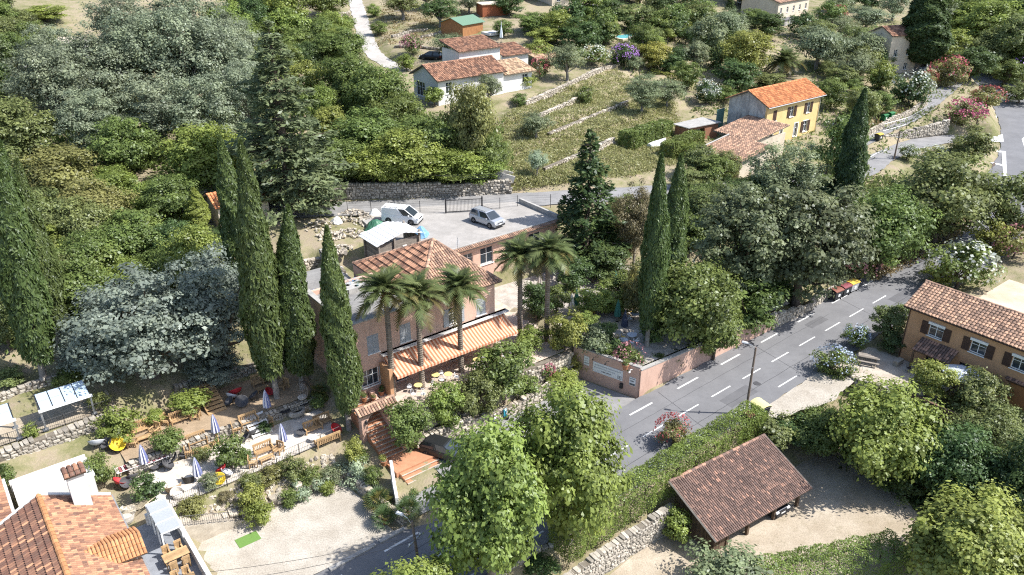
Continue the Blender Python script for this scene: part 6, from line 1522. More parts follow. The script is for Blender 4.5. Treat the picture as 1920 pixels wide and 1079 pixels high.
 ('big', 1790, 65, -40, 120, 'green', 'tree at the top right of the broad cypress', {}), ('big', 1852, 90, -15, 130, 'bright', 'bright tree at the top right corner', {}), ('big', 1910, 70, -40, 110, 'green', 'green tree in the top right corner', {}), ('mid', 1768, 118, 44, 84, 'bright', 'bright tree behind the red oleander ball', {}), ('big', 1850, 140, 45, 110, 'moss', 'moss green tree above the far road bend', {}), ('mid', 1818, 152, 78, 78, 'dark', 'dark glossy laurel above the far road', {}), ('bush', 1772, 162, 100, 62, 'rust', 'big round red oleander beside the lane', dict(petals=RED, name='oleander')), ('bush', 1703, 200, 128, 66, 'dark', 'white oleander on the lane bank', dict(petals=WHITE, name='oleander')), ('bush', 1738, 170, 130, 32, 'rust', 'small red oleander between white and red ones', dict(petals=RED, name='oleander')), ('bush', 1692, 190, 150, 44, 'dark', 'dark bush left of the lane bank oleander', {}),
 ('bush', 1806, 236, 180, 66, 'rust', 'magenta oleander left of the junction', dict(petals=MAG, name='oleander')), ('bush', 1848, 208, 158, 58, 'rust', 'red oleander at the roadside above the junction', dict(petals=RED, name='oleander')), ('bush', 1910, 150, 104, 50, 'dark', 'purple bougainvillea at the right edge', dict(petals=PURPLE, name='bougainvillea')), ('bush', 1908, 195, 150, 60, 'moss', 'roadside bush at the right edge', {}), ('mid', 1880, 165, 105, 60, 'green', 'tree beyond the far road at the right', {}),
 ('big', 30, 110, 20, 90, 'moss', 'tree beside the flat white building at top left', {}), ('bush', 15, 60, 30, 60, 'olive', 'bush in the top left corner', {}), ('mid', 90, 40, 0, 90, 'bright', 'bright bushes at the top left', {}), ('mid', 30, 190, 110, 90, 'dark', 'dark bush under the flat white building', {}),
 ]:
    T(kind, x, y, t, w, c, l, **kw)
# scrub that closes the gaps on the hillside
def fill(poly, n, kinds, cols, wr, label, grp):
    k = 0; xs = [q[0] for q in poly]; ys = [q[1] for q in poly]; tries = 0; out = []
    while k < n and tries < n * 40:
        tries += 1; x, y = random.uniform(min(xs), max(xs)), random.uniform(min(ys), max(ys))
        if sdist(np.array([x]), np.array([y]), poly)[0] > 0: continue
        p = G(x, y); a, b = toL(p[0], p[1])
        if any(np.min((R[:, 0] - a) ** 2 + (R[:, 1] - b) ** 2) < (hw + 1.5) ** 2 for R, hw in ROADS) or any(sdist(np.array([a]), np.array([b]), q)[0] < 1 for q, _, _ in PADS) or any(math.hypot(x - u, (y - v) * 1.3) < r for u, v, r in KEEP): continue
        w = random.uniform(*wr); out.append((random.choice(kinds), random.choice(cols), x, y, y - w * random.uniform(.75, 1.15), w)); k += 1
    out.sort(key=lambda q: q[2]); cnt = {}
    for kd, c, x, y, t, w in out:
        i = cnt[kd, c] = cnt.get((kd, c), 0) + 1
        T(kd, x, y, t, w, c, '%s %s %s%s' % (dict(green='mid green', moss='moss green', dark='dark', bright='bright green', olive='grey olive green').get(c, c), dict(big='tall leafy tree', mid='small tree', bush='round bush', olive='fine leaved tree')[kd], label, '' if i == 1 else ', ' + 'first second third fourth fifth sixth seventh eighth ninth tenth'.split()[min(9, i - 1)] + ' from left'), grp)
KEEP = [(1720, 70, 60), (850, 150, 100), (930, 90, 45), (890, 60, 40), (905, 25, 30), (1450, 200, 95), (1360, 270, 70), (1490, 35, 50), (1680, 100, 45), (1180, 75, 40), (1690, 60, 25), (1235, 270, 30)]
fill([(950, 60), (1060, 40), (1300, 20), (1330, 120), (1260, 140), (1100, 90)], 26, ['mid', 'bush', 'olive'], ['green', 'moss', 'dark', 'bright'], (36, 70), 'in the belt above the orchard', 'garden belt shrubs')
fill([(1290, 20), (1560, 0), (1660, 30), (1650, 160), (1560, 180), (1340, 150), (1280, 100)], 30, ['mid', 'olive', 'bush'], ['green', 'moss', 'olive', 'dark'], (40, 80), 'among the olives between the far houses', 'shrubs among the olives')
fill([(1740, 0), (1919, 0), (1919, 130), (1860, 140), (1780, 100)], 16, ['big', 'mid'], ['green', 'bright', 'moss'], (60, 110), 'in the top right wood', 'top right wood')
fill([(1240, 300), (1350, 330), (1560, 350), (1600, 420), (1480, 470), (1300, 440)], 22, ['mid', 'bush', 'big'], ['green', 'moss', 'dark'], (50, 100), 'between the upper road and cedars', 'scrub below the upper road')
fill([(0, 30), (130, 20), (60, 160), (0, 160)], 8, ['mid', 'big'], ['moss', 'olive', 'green'], (60, 110), 'in the top left corner', 'top left scrub')
fill([(420, 10), (640, 10), (640, 140), (480, 150)], 14, ['big', 'mid'], ['green', 'bright', 'dark'], (60, 110), 'in the wood left of the drive', 'wood left of the drive')
fill([(0, 450), (240, 400), (420, 420), (440, 560), (160, 640), (0, 660)], 22, ['big', 'mid'], ['green', 'bright', 'moss'], (80, 130), 'filling the wood behind the blue cedars', 'wood behind the cedars')
fill([(1560, 160), (1680, 150), (1700, 210), (1600, 260)], 10, ['bush', 'mid'], ['green', 'moss', 'bright'], (30, 56), 'on the bank above the lane', 'lane bank bushes')
fill([(1130, 440), (1240, 400), (1300, 470), (1260, 560), (1130, 540)], 10, ['mid'], ['green', 'dark', 'moss'], (50, 90), 'behind the dining terrace', 'shrubs behind the dining terrace')
fill([(930, -30), (1560, -30), (1560, 12), (930, 12)], 26, ['mid', 'big'], ['green', 'moss', 'dark', 'olive'], (50, 90), 'along the top edge of the hillside', 'top edge trees')
for x, y, t, w, c, l in [(1232, 692, 655, 46, 'green', 'bush on the roadside wall just right of its corner'), (1262, 686, 650, 46, 'dark', 'dark bush on the roadside wall under the laurel tree'), (1140, 672, 640, 40, 'green', 'green bush in the middle of the sign wall top'), (1205, 700, 668, 36, 'olive', 'small bush at the very corner of the sign wall'), (1225, 640, 590, 60, 'green', 'shrub wrapped round the foot of the narrow cypress')]: T('bush', x, y, t, w, c, l)
# date palms along the front terrace
for (a, b, top, l) in [(-17.5, 12.7, 552, 'leftmost date palm, nearest the arch gate'), (-14.8, 12.1, 560, 'second date palm from the arch gate, with a yellow frond'), (-10.4, 12.2, 545, 'middle date palm of the terrace row'), (-1.9, 14.0, 487, 'date palm at the right end of the awning'), (-0.2, 11.8, 478, 'rightmost and tallest date palm')]:
    p = np.array(W(a, b, 2.66)); h = ztop(p, top) - p[2]
    date_palm(Vector(p), h, l, 'date palms of the terrace row', 50, 1.12, fs=1.22)
p = G(1467, 145); date_palm(Vector(p), 2.6, 'short bushy date palm in the garden behind the yellow house', None, 54, 1.3, fs=1.6)
# clipped hedges
def hedge(a0, b0, a1, b1, w, h, z, label, col='hedge', leaf=0.2, dens=70, z1=None):
    """clipped hedge along a line in the road frame"""
    Lh = math.hypot(a1 - a0, b1 - b0); ang = math.atan2(b1 - b0, a1 - a0)
    root = empty('hedge', W(a0, b0, z), YAW + ang, label, 'hedge')
    area = Lh * w + 2 * Lh * h + 2 * w * h; n = int(area * dens)
    u = rng.random(n) * area
    P = np.empty((n, 3)); N_ = np.zeros((n, 3))
    r1, r2 = rng.random(n), rng.random(n)
    top = u < Lh * w; s1 = (~top) & (u < Lh * w + Lh * h); s2 = (~top) & (~s1) & (u < Lh * w + 2 * Lh * h); en = ~(top | s1 | s2)
    P[top] = np.stack([r1[top] * Lh, (r2[top] - .5) * w, np.full(top.sum(), h)], 1); N_[top] = (0, 0, 1)
    P[s1] = np.stack([r1[s1] * Lh, np.full(s1.sum(), -w / 2), r2[s1] * h], 1); N_[s1] = (0, -1, 0)
    P[s2] = np.stack([r1[s2] * Lh, np.full(s2.sum(), w / 2), r2[s2] * h], 1); N_[s2] = (0, 1, 0)
    P[en] = np.stack([np.where(r2[en] < .5, 0, Lh), (r1[en] - .5) * w, rng.random(en.sum()) * h], 1); N_[en] = np.stack([np.where(r2[en] < .5, -1, 1), 0 * r1[en], 0 * r1[en]], 1)
    wob = 0.10 * np.sin(P[:, 0] * 1.7) + 0.08 * np.sin(P[:, 0] * 4.1 + P[:, 1] * 2) + rng.normal(0, 0.06, n)
    P = P + N_ * wob[:, None] * 1.0
    P[:, 2] += (0 if z1 is None else (z1 - z)) * P[:, 0] / Lh
    ln = leaf * rng.uniform(0.7, 1.3, n)
    me = leaves('foliage', P, N_ + rng.normal(0, 0.42, (n, 3)), ln, ln * 0.6, np.clip(0.5 + 0.15 * np.sin(P[:, 0] * 0.9 + P[:, 1]) + rng.normal(0, 0.18, n), 0, 1), curl=0.3)
    add('foliage', me, root, color=COLS[col] if isinstance(col, str) else col)
    core = MB(); k = max(2, int(Lh / 1.2))
    for i in range(k):
        x = Lh * (i + 0.5) / k; zz = (0 if z1 is None else (z1 - z)) * x / Lh
        core.tube([(x, 0, -0.3 + zz), (x + .1, .05, h * 0.5 + zz), (x, 0, h * 0.85 + zz)], [0.06, 0.05, 0.02], 5)
        core.bar((x, 0, h * .4 + zz), (x + 0.5, w * .3, h * .8 + zz), 0.03); core.bar((x, 0, h * .4 + zz), (x - 0.4, -w * .3, h * .8 + zz), 0.03)
    core.build('stem', BARK, root)
    return root
hedge(-15.8, -8.25, 7.6, -8.15, 2.3, 2.6, -1.25, 'long clipped hedge between the road and the barn', 'hedge', 0.14, 190, z1=-0.4)
pa, pb = AL(1425, 1085, -2.2), AL(1690, 1030, -2.2)
hedge(pa[0], pa[1], pb[0], pb[1], 3.0, 1.7, -3.3, 'low clipped hedge along the bottom edge of the barn yard', 'hedge', 0.14, 170)
pa, pb = AL(1172, 262, 10.2), AL(1250, 236, 10.2); hedge(pa[0], pa[1], pb[0], pb[1], 2.4, 2.4, HL(pa[0], pa[1]), 'laurel hedge block left of the white boat in the orchard', 'green', 0.3, 75, z1=HL(pb[0], pb[1]))
pa, pb = AL(1250, 284, 9.2), AL(1310, 256, 9.2); hedge(pa[0], pa[1], pb[0], pb[1], 2.2, 2.1, HL(pa[0], pa[1]), 'laurel hedge block right of the white boat in the orchard', 'green', 0.3, 75, z1=HL(pb[0], pb[1]))
pa, pb = AL(1222, 122, 14), AL(1300, 150, 12); hedge(pa[0], pa[1], pb[0], pb[1], 1.2, 1.0, HL(pa[0], pa[1]), 'yellow green low hedge below the pool garden', 'lime', 0.28, 40, z1=HL(pb[0], pb[1]))
# ground cover nobody could count
def cover(name, label, polys, n, leaf, col, hgt=0.25, seedpix=True, clump=0.5, tuft=7):
    P = []
    while len(P) < n // tuft:
        poly = random.choice(polys)
        xs = [q[0] for q in poly]; ys = [q[1] for q in poly]
        x, y = random.uniform(min(xs), max(xs)), random.uniform(min(ys), max(ys))
        if sdist(np.array([x]), np.array([y]), poly)[0] > 0: continue
        p = at(x, y, 0)  # placeholder
        P.append(G(x, y))
    P = np.repeat(np.array(P), tuft, 0); m = len(P)
    P = P + np.stack([rng.normal(0, clump, m), rng.normal(0, clump, m), np.abs(rng.normal(0, hgt, m))], 1)
    ln = leaf * rng.uniform(0.6, 1.5, m)
    D = rng.normal(0, 0.6, (m, 3)) + np.array([0, 0, 1.0])
    tint = np.repeat(np.clip(rng.normal(0.5, 0.18, m // tuft), 0, 1), tuft) + rng.normal(0, 0.1, m)
    me = leaves(name, P, rng.normal(size=(m, 3)) + np.array([0, 0, 0.4]), ln, ln * 0.5, tint, dirv=D)
    o = add(name, me, color=COLS[col] if isinstance(col, str) else col)
    return tag(o, label, 'ground cover', kind='stuff')
cover('meadow_grass', 'dry and green grass tufts on the orchard terraces', [[(940, 360), (930, 230), (1000, 180), (1150, 130), (1260, 190), (1300, 300), (1180, 330), (1050, 345)]], 90000, 0.26, (0.31, 0.315, 0.135), 0.11, clump=0.35)
cover('undergrowth', 'tangled green undergrowth filling the wood floor on the left', [[(0, 150), (300, 60), (480, 100), (620, 200), (640, 350), (500, 380), (300, 480), (150, 640), (0, 660)], [(640, 130), (720, 150), (800, 230), (930, 240), (930, 335), (650, 340)]], 36000, 0.75, 'green', 0.6, clump=0.9, tuft=10)
cover('undergrowth', 'weeds and scrub between the gardens at the top right', [[(1100, 100), (1250, 40), (1560, 40), (1880, 60), (1900, 150), (1560, 340), (1350, 340), (1300, 200)], [(1560, 520), (1560, 300), (1650, 330), (1840, 330), (1800, 420)]], 20000, 0.6, 'moss', 0.35, clump=0.8, tuft=10)
cover('undergrowth', 'dark undergrowth beneath the trees at the lower right', [[(1500, 800), (1640, 900), (1900, 1050), (1915, 840), (1700, 740)], [(1250, 520), (1480, 430), (1560, 520), (1380, 600)]], 16000, 0.5, 'dark', 0.35, clump=0.7, tuft=10)
cover('dry_grass', 'dry straw coloured grass verge beside the main road', [[(1620, 500), (1780, 425), (1815, 400), (1830, 420), (1760, 470), (1640, 530)]], 5000, 0.35, (0.30, 0.24, 0.12), 0.15, clump=0.3)
cover('dry_grass', 'dry straw grass on the hillside and lane banks', [[(700, 90), (900, 60), (880, 20), (720, 10)], [(1600, 260), (1720, 210), (1700, 190), (1600, 220)]], 6000, 0.4, (0.30, 0.24, 0.12), 0.1, clump=0.5)

# loose rocks on the planted slope above the gravel yard
mb = MB()
for i in range(330):
    a, b = random.uniform(-37, -24.5), random.uniform(10.2, 12.0); sz = random.uniform(.12, .5); z = HL(a, b)
    q = W(a, b, z + sz * .12); M = Matrix.Translation(q) @ Matrix.Rotation(random.uniform(0, 3), 4, Vector((random.random() - .5, random.random() - .5, 1)))
    x, y, h_ = sz * .5, sz * random.uniform(.3, .45), sz * random.uniform(.2, .35)
    mb.add([M @ Vector(p) for p in ((-x, -y * .7, -h_), (x * .8, -y, -h_), (x, y * .8, -h_), (-x * .7, y, -h_), (-x * .6, -y * .5, h_), (x * .5, -y * .6, h_ * .8), (x * .6, y * .5, h_), (-x * .5, y * .5, h_ * .7))], [(3, 2, 1, 0), (4, 5, 6, 7), (0, 1, 5, 4), (1, 2, 6, 5), (2, 3, 7, 6), (3, 0, 4, 7)], random.random())
tag(mb.build('slope_rocks', STONEW), 'pale rocks scattered on the planted slope above the gravel yard', 'rocks', kind='stuff')

# ---------------------------------------------------------------- vehicles
TYRE = plain('tyre_rubber', (0.02, 0.02, 0.021), .9); RIM = plain('alloy_rim', (0.45, 0.45, 0.46), .35, .7); LAMPG = plain('headlight_glass', (0.75, 0.77, 0.8), .15); TAIL = plain('tail_light', (0.35, 0.02, 0.02), .2); TRIM = plain('black_trim', (0.03, 0.03, 0.032), .6); CARGLASS = plain('car_glass', (0.03, 0.04, 0.05), .06, 0, .7)
def carpaint(name, c, metal=.4): return plain('paint_' + name, c, .28, metal, .5)
WHEEL = {}
def wheel_mesh(r, w):
    k = (r, w)
    if k not in WHEEL:
        t = MB(); prof = [(r * .62, -w / 2), (r * .95, -w / 2), (r, -w * .3), (r, w * .3), (r * .95, w / 2), (r * .62, w / 2)]
        t.lathe(prof, 20); d = MB(); d.lathe([(r * .63, -w * .42), (r * .63, w * .42), (r * .5, w * .46), (r * .16, w * .36), (r * .1, w * .44)], 20)
        for j in range(5):
            a = j * 2 * math.pi / 5; d.box((math.cos(a) * r * .38, math.sin(a) * r * .38, w * .44), (r * .5, r * .1, .03), a)
        WHEEL[k] = (t.mesh('tyre', TYRE, True), d.mesh('rim', RIM))
    return WHEEL[k]
def car(p, yaw, paint, label, L_=4.3, Wd=1.78, Ht=1.5, kind='hatch', group=None, name='parked_car'):
    """front towards +x"""
    root = empty(name, p, yaw, label, 'van' if kind == 'van' else 'car', group)
    wr = .34 if kind in ('suv', 'van') else .31; gc = .22 if kind == 'suv' else .17
    belt = Ht * (.60 if kind != 'van' else .56); hood = Ht * (.58 if kind == 'hatch' else .62)
    x0, x1 = -L_ / 2, L_ / 2
    f = dict(hatch=[(-.5, .55, .93), (-.47, 1, 1), (-.2, 1, 1), (.12, 1, 1), (.36, .98, .94), (.47, .93, .82), (.5, .82, .6)],
             suv=[(-.5, .9, .96), (-.47, 1, 1), (-.2, 1, 1), (.12, 1, 1), (.36, 1, .98), (.47, .95, .9), (.5, .85, .66)],
             van=[(-.5, 1, 1), (-.48, 1, 1), (-.2, 1, 1), (.15, 1, 1), (.34, 1, .95), (.47, .95, .8), (.5, .85, .6)])[kind]
    vs = []; fs = []
    for (t, wk, hk) in f:
        x = t * L_; w = Wd / 2 * wk; z = belt * hk
        vs += [(x, -w * .9, gc), (x, -w, gc + .14), (x, -w, z * .72), (x, -w * .93, z), (x, w * .93, z), (x, w, z * .72), (x, w, gc + .14), (x, w * .9, gc)]
    n = len(f)
    for i in range(n - 1):
        for k in range(8):
            k2 = (k + 1) % 8; fs.append((i * 8 + k, (i + 1) * 8 + k, (i + 1) * 8 + k2, i * 8 + k2))
    fs += [tuple(range(8)), tuple(range((n - 1) * 8 + 7, (n - 1) * 8 - 1, -1))]
    mb = MB(); mb.add(vs, fs); body = mb.build('body', paint, root, smooth=False, bevel=.035)
    g = dict(hatch=[(-.49, -.40), (-.12, -.12), (.08, .02), (.27, .30)], suv=[(-.49, -.43), (-.12, -.12), (.10, .06), (.25, .28)], van=[(-.5, -.5), (-.2, -.2), (.12, .10), (.30, .33)])[kind]
    zs = belt - .02; zt = Ht - .05; bw, tw = Wd / 2 * .9, Wd / 2 * (.74 if kind != 'van' else .86)
    # greenhouse: belt outline and roof outline
    xb0, xb1 = g[0][0] * L_ + .04, g[3][1] * L_ + .18; xt0, xt1 = g[0][1] * L_ + .05, g[2][0] * L_ + .05
    B = [(xb0, -bw, zs), (xb1, -bw, zs), (xb1, bw, zs), (xb0, bw, zs)]; Tt = [(xt0, -tw, zt), (xt1, -tw, zt), (xt1, tw, zt), (xt0, tw, zt)]
    gm = MB(); gm.add(B + Tt, [(0, 1, 5, 4), (1, 2, 6, 5), (2, 3, 7, 6), (3, 0, 4, 7), (4, 5, 6, 7)])
    gm.build('window', CARGLASS if kind != 'van' else CARGLASS, body)
    r = MB(); r.add([(xt0 - .06, -tw - .02, zt), (xt1 + .06, -tw - .02, zt), (xt1 + .06, tw + .02, zt), (xt0 - .06, tw + .02, zt), (xt0 + .1, -tw * .85, Ht), (xt1 - .1, -tw * .85, Ht), (xt1 - .1, tw * .85, Ht), (xt0 + .1, tw * .85, Ht)], [(0, 1, 5, 4), (1, 2, 6, 5), (2, 3, 7, 6), (3, 0, 4, 7), (4, 5, 6, 7), (3, 2, 1, 0)])
    r.build('roof', paint, body)
    def lerp(a, b, t): return tuple(a[i] + (b[i] - a[i]) * t for i in range(3))
    pl = MB()
    for a, b in ((0, 0), (1, 1), (2, 2), (3, 3)): pl.bar(B[a], Tt[b], .055)
    for t in ((.42, .48) if kind != 'van' else (.62, .66)):
        pl.bar(lerp(B[0], B[1], t), lerp(Tt[0], Tt[1], t + .02), .05); pl.bar(lerp(B[3], B[2], t), lerp(Tt[3], Tt[2], t + .02), .05)
    pl.build('pillar', paint, body)
    if kind == 'van':
        for sgn in (0, 1):
            a0, a1, t0, t1 = (B[0], B[1], Tt[0], Tt[1]) if sgn == 0 else (B[3], B[2], Tt[3], Tt[2]); dy = -.02 if sgn == 0 else .02
            q = [lerp(a0, a1, 0), lerp(a0, a1, .62), lerp(t0, t1, .62), lerp(t0, t1, 0)]
            k = MB(); k.quad(*[(v[0], v[1] + dy, v[2]) for v in q]); k.build('side_panel', paint, body)
        k = MB(); k.quad(*[(v[0] - .02, v[1], v[2]) for v in (B[3], B[0], Tt[0], Tt[3])]); k.build('rear_panel', paint, body)
    wx = (-.31 * L_, .30 * L_); tm, rm = wheel_mesh(wr, .2)
    for x in wx:
        for sd in (-1, 1):
            e = add('wheel', tm, root, (x, sd * (Wd / 2 - .07), wr), (R_(-90 * sd), 0, 0)); add('rim', rm, e)
            k = MB(); k.lathe([(wr * 1.16, -.02), (wr * 1.16, .02)], 18, M=Matrix.Translation((x, sd * (Wd / 2 - .005), wr)) @ Matrix.Rotation(R_(90), 4, 'X')); k.build('wheel_arch', TRIM, body)
    for sd in (-1, 1):
        k = MB(); k.box((x1 - .12, sd * Wd * .37, belt * .72), (.22, .34, .15)); k.build('headlight', LAMPG, root)
        k = MB(); k.box((x0 + .06, sd * Wd * .40, belt * .78), (.12, .2, .3)); k.build('tail_light', TAIL, root)
        k = MB(); k.box((xb1 - .55, sd * (Wd / 2 + .06), belt + .06), (.14, .2, .14)); k.build('mirror', paint, root)
    k = MB(); k.box((x1 - .07, 0, gc + .14), (.2, Wd * .84, .2)); k.build('front_bumper', TRIM, root)
    k = MB(); k.box((x0 + .07, 0, gc + .14), (.2, Wd * .84, .2)); k.build('rear_bumper', TRIM, root)
    k = MB(); k.box((x1 - .03, 0, gc + .30), (.1, .5, .11)); k.build('number_plate', WHITEP, root)
    k = MB(); k.box((x1 - .06, 0, belt * .66), (.12, Wd * .5, .12)); k.build('grille', TRIM, root)
    if kind in ('suv', 'van'):
        for sd in (-1, 1):
            k = MB(); k.tube([(xt0 + .2, sd * tw * .9, Ht), (xt0 + .35, sd * tw * .9, Ht + .07), (xt1 - .35, sd * tw * .9, Ht + .07), (xt1 - .2, sd * tw * .9, Ht)], .025, 5); k.build('roof_rail', TRIM, root)
    if kind == 'van':
        for t in (.15, .4, .65):
            k = MB(); x = xt0 + (xt1 - xt0) * t; k.bar((x, -tw, Ht + .08), (x, tw, Ht + .08), .03); k.build('roof_bar', STEEL, root)
    return root
ZD = 8.505
car(W(5.5, 29.6, ZD), R_(-43), carpaint('silver', (0.42, 0.44, 0.47)), 'silver four wheel drive car on the roof parking deck', 4.35, 1.82, 1.68, 'suv')
car(W(-2.0, 36.3, ZD), R_(-14), carpaint('white', (0.74, 0.74, 0.73), 0), 'white van with roof bars beside the plank shed', 4.6, 1.85, 1.9, 'van')
g = G(808, 112); car(Vector(g) + Vector((0, 0, .02)), R_(168), carpaint('black', (0.015, 0.016, 0.02)), 'black car parked behind the white house', 4.3, 1.8, 1.5)
car(W(-16.6, 6.0, -.33), R_(-25), carpaint('dark', (0.03, 0.032, 0.034)), 'dark car half hidden under the plane tree beside the stair', 4.1, 1.75, 1.48)
car(W(48.2, 22.0, HL(48.2, 22.0) + .03), R_(-125), carpaint('pale_blue', (0.55, 0.60, 0.64), .2), 'pale car parked in front of the tiled annex', 4.2, 1.75, 1.5)
bp = W(3.2, -12.9, -3.18); car(bp, YAW - R_(95), carpaint('navy', (0.02, 0.024, 0.035)), 'dark blue car inside the open barn', 4.2, 1.78, 1.48)
car(W(40.0, -17.6, 2.33), R_(-142), carpaint('grey', (0.10, 0.10, 0.115)), 'dark grey car on the sand lot at the right edge', 4.5, 1.82, 1.45)
g = G(1728, 132); car(Vector(g), R_(-120), carpaint('pale_blue', (0.55, 0.6, 0.64)), 'pale blue car beside the broad cypress at far right', 4.1, 1.75, 1.5)
g = G(1112, 22); car(Vector(g), R_(-20), carpaint('blue', (0.18, 0.24, 0.34)), 'blue car beside the pink oleander at the top', 4.2, 1.75, 1.5)
g = G(1397, 8); car(Vector(g), R_(10), carpaint('white', (0.74, 0.74, 0.73)), 'white car on the far lane at the top', 4.2, 1.75, 1.5)
def scooter(p, yaw, c, label):
    root = empty('scooter', p, yaw, label, 'scooter', 'scooters on the parking strip')
    for x in (-.6, .62):
        tm, rm = wheel_mesh(.24, .12); e = add('wheel', tm, root, (x, 0, .24), (R_(90), 0, 0)); add('rim', rm, e)
    pm = plain('scooter_' + c[0], c[1], .3)
    k = MB(); k.add([(-.85, -.16, .5), (-.1, -.17, .45), (-.1, .17, .45), (-.85, .16, .5), (-.9, -.13, .78), (-.15, -.14, .72), (-.15, .14, .72), (-.9, .13, .78)], [(3, 2, 1, 0), (4, 5, 6, 7), (0, 1, 5, 4), (1, 2, 6, 5), (2, 3, 7, 6), (3, 0, 4, 7)]); k.box((.05, 0, .3), (.6, .3, .1)); k.build('body', pm, root)
    k = MB(); k.box((.42, 0, .65), (.1, .4, .75)); k.box((.55, 0, .4), (.3, .2, .1)); k.build('leg_shield', pm, root)
    k = MB(); k.box((-.5, 0, .82), (.75, .28, .1)); k.build('seat', TRIM, root, bevel=.03)
    k = MB(); k.bar((.62, 0, .3), (.38, 0, 1.05), .035); k.bar((.36, -.33, 1.05), (.36, .33, 1.05), .025); k.build('handlebar', TRIM, root)
    k = MB(); k.box((.46, 0, .98), (.1, .18, .14)); k.build('headlight', LAMPG, root)
    return root
scooter(Vector(at(940, 782, -.33)), R_(-35), ('teal', (0.03, 0.24, 0.32)), 'teal scooter parked by the low stone planter wall')
scooter(Vector(at(922, 797, -.33)), R_(-50), ('dark', (0.06, 0.07, 0.09)), 'dark scooter next to the teal one')

# ---------------------------------------------------------------- garden furniture
STRIPE = None
def stripe_mat(name, c1, c2, n):
    m, nt, N, L, P = nodes(name)
    tc = N.new('ShaderNodeTexCoord'); sp = N.new('ShaderNodeSeparateXYZ'); L.new(tc.outputs['Object'], sp.inputs[0])
    at2 = N.new('ShaderNodeMath'); at2.operation = 'ARCTAN2'; L.new(sp.outputs[1], at2.inputs[0]); L.new(sp.outputs[0], at2.inputs[1])
    mm = N.new('ShaderNodeMath'); mm.operation = 'MULTIPLY'; mm.inputs[1].default_value = n / 6.2832; L.new(at2.outputs[0], mm.inputs[0])
    fr = N.new('ShaderNodeMath'); fr.operation = 'FRACT'; L.new(mm.outputs[0], fr.inputs[0])
    gt = N.new('ShaderNodeMath'); gt.operation = 'GREATER_THAN'; gt.inputs[1].default_value = 0.5; L.new(fr.outputs[0], gt.inputs[0])
    L.new(mixc(N, L, gt.outputs[0], c1, c2), P.inputs['Base Color']); P.inputs['Roughness'].default_value = .85
    return m
BLUESTR = stripe_mat('blue_white_canvas', (0.14, 0.16, 0.32), (0.55, 0.56, 0.62), 8)
GREENC = plain('green_canvas', (0.06, 0.20, 0.16), .85); BEIGEC = plain('beige_canvas', (0.60, 0.55, 0.48), .85); NAVYC = plain('navy_canvas', (0.05, 0.06, 0.10), .85)
def closed_parasol(p, label, m=BLUESTR, hh=2.5, group=None):
    root = empty('closed_parasol', p, random.uniform(0, 6), label, 'parasol', group)
    k = MB(); k.lathe([(.26, 0), (.26, .08), (.05, .1)], 12); k.build('base', IRON, root)
    k = MB(); k.lathe([(.025, .05), (.025, hh - .1)], 8); k.build('pole', STEEL, root)
    vs = []; fs = []; n = 16
    for (z, r) in ((.75, .30), (1.2, .27), (1.9, .17), (2.3, .08), (hh, .02)):
        for i in range(n):
            a = 2 * math.pi * i / n; q = r * (1 + .28 * (i % 2)); vs.append((q * math.cos(a), q * math.sin(a), z * hh / 2.5))
    for j in range(4):
        for i in range(n): fs.append((j * n + i, j * n + (i + 1) % n, (j + 1) * n + (i + 1) % n, (j + 1) * n + i))
    k = MB(); k.add(vs, fs); k.build('canopy', m, root)
    k = MB(); k.lathe([(.16, 1.45), (.19, 1.5), (.16, 1.55)], 10); k.build('tie', IRON, root)
    return root
def slat_seat(name, p, yaw, w, d, label, back=True, group=None, m=WOODP, cat='bench', seat=.4):
    """slatted pine bench or chair, its front towards -y"""
    root = empty(name, p, yaw, label, cat, group)
    for x in (-w / 2 + .05, w / 2 - .05):
        for y in (-d / 2 + .05, d / 2 - .05):
            k = MB(); k.tint = random.random(); k.box((x, y, (seat if y < 0 else (.95 if back else seat)) / 2), (.09, .09, seat if y < 0 else (.95 if back else seat))); k.build('leg', m, root)
        if back:
            k = MB(); k.tint = random.random(); k.box((x, 0, .62), (.11, d, .05)); k.build('arm', m, root)
            k = MB(); k.box((x, -d / 2 + .05, .5), (.08, .08, .24)); k.build('arm_post', m, root)
    n = 5 if d > .6 else 4
    for i in range(n):
        k = MB(); k.tint = random.random(); k.box((0, -d / 2 + .06 + (d - .12) * i / (n - 1), seat), (w - .02, (d - .1) / n * .8, .035)); k.build('seat_slat', m, root)
    if back:
        k = MB(); k.tint = .8; k.box((0, d / 2 - .02, .98), (w, .06, .2)); k.build('top_rail', m, root)
        nb = max(4, int(w / .16))
        for i in range(nb):
            k = MB(); k.tint = random.random(); k.box((-w / 2 + .14 + (w - .28) * i / (nb - 1), d / 2 - .02, .66), (.07, .03, .48)); k.build('back_slat', m, root)
    return root
def low_table(p, yaw, w, d, label, m=WOODP, hh=.42, group=None):
    root = empty('coffee_table', p, yaw, label, 'table', group)
    for i in range(4):
        k = MB(); k.tint = random.random(); k.box((0, -d / 2 + d * (i + .5) / 4, hh), (w, d / 4 * .94, .04)); k.build('top_slat', m, root)
    for x in (-w / 2 + .06, w / 2 - .06):
        for y in (-d / 2 + .06, d / 2 - .06):
            k = MB(); k.box((x, y, hh / 2 - .02), (.08, .08, hh - .03)); k.build('leg', m, root)
    return root
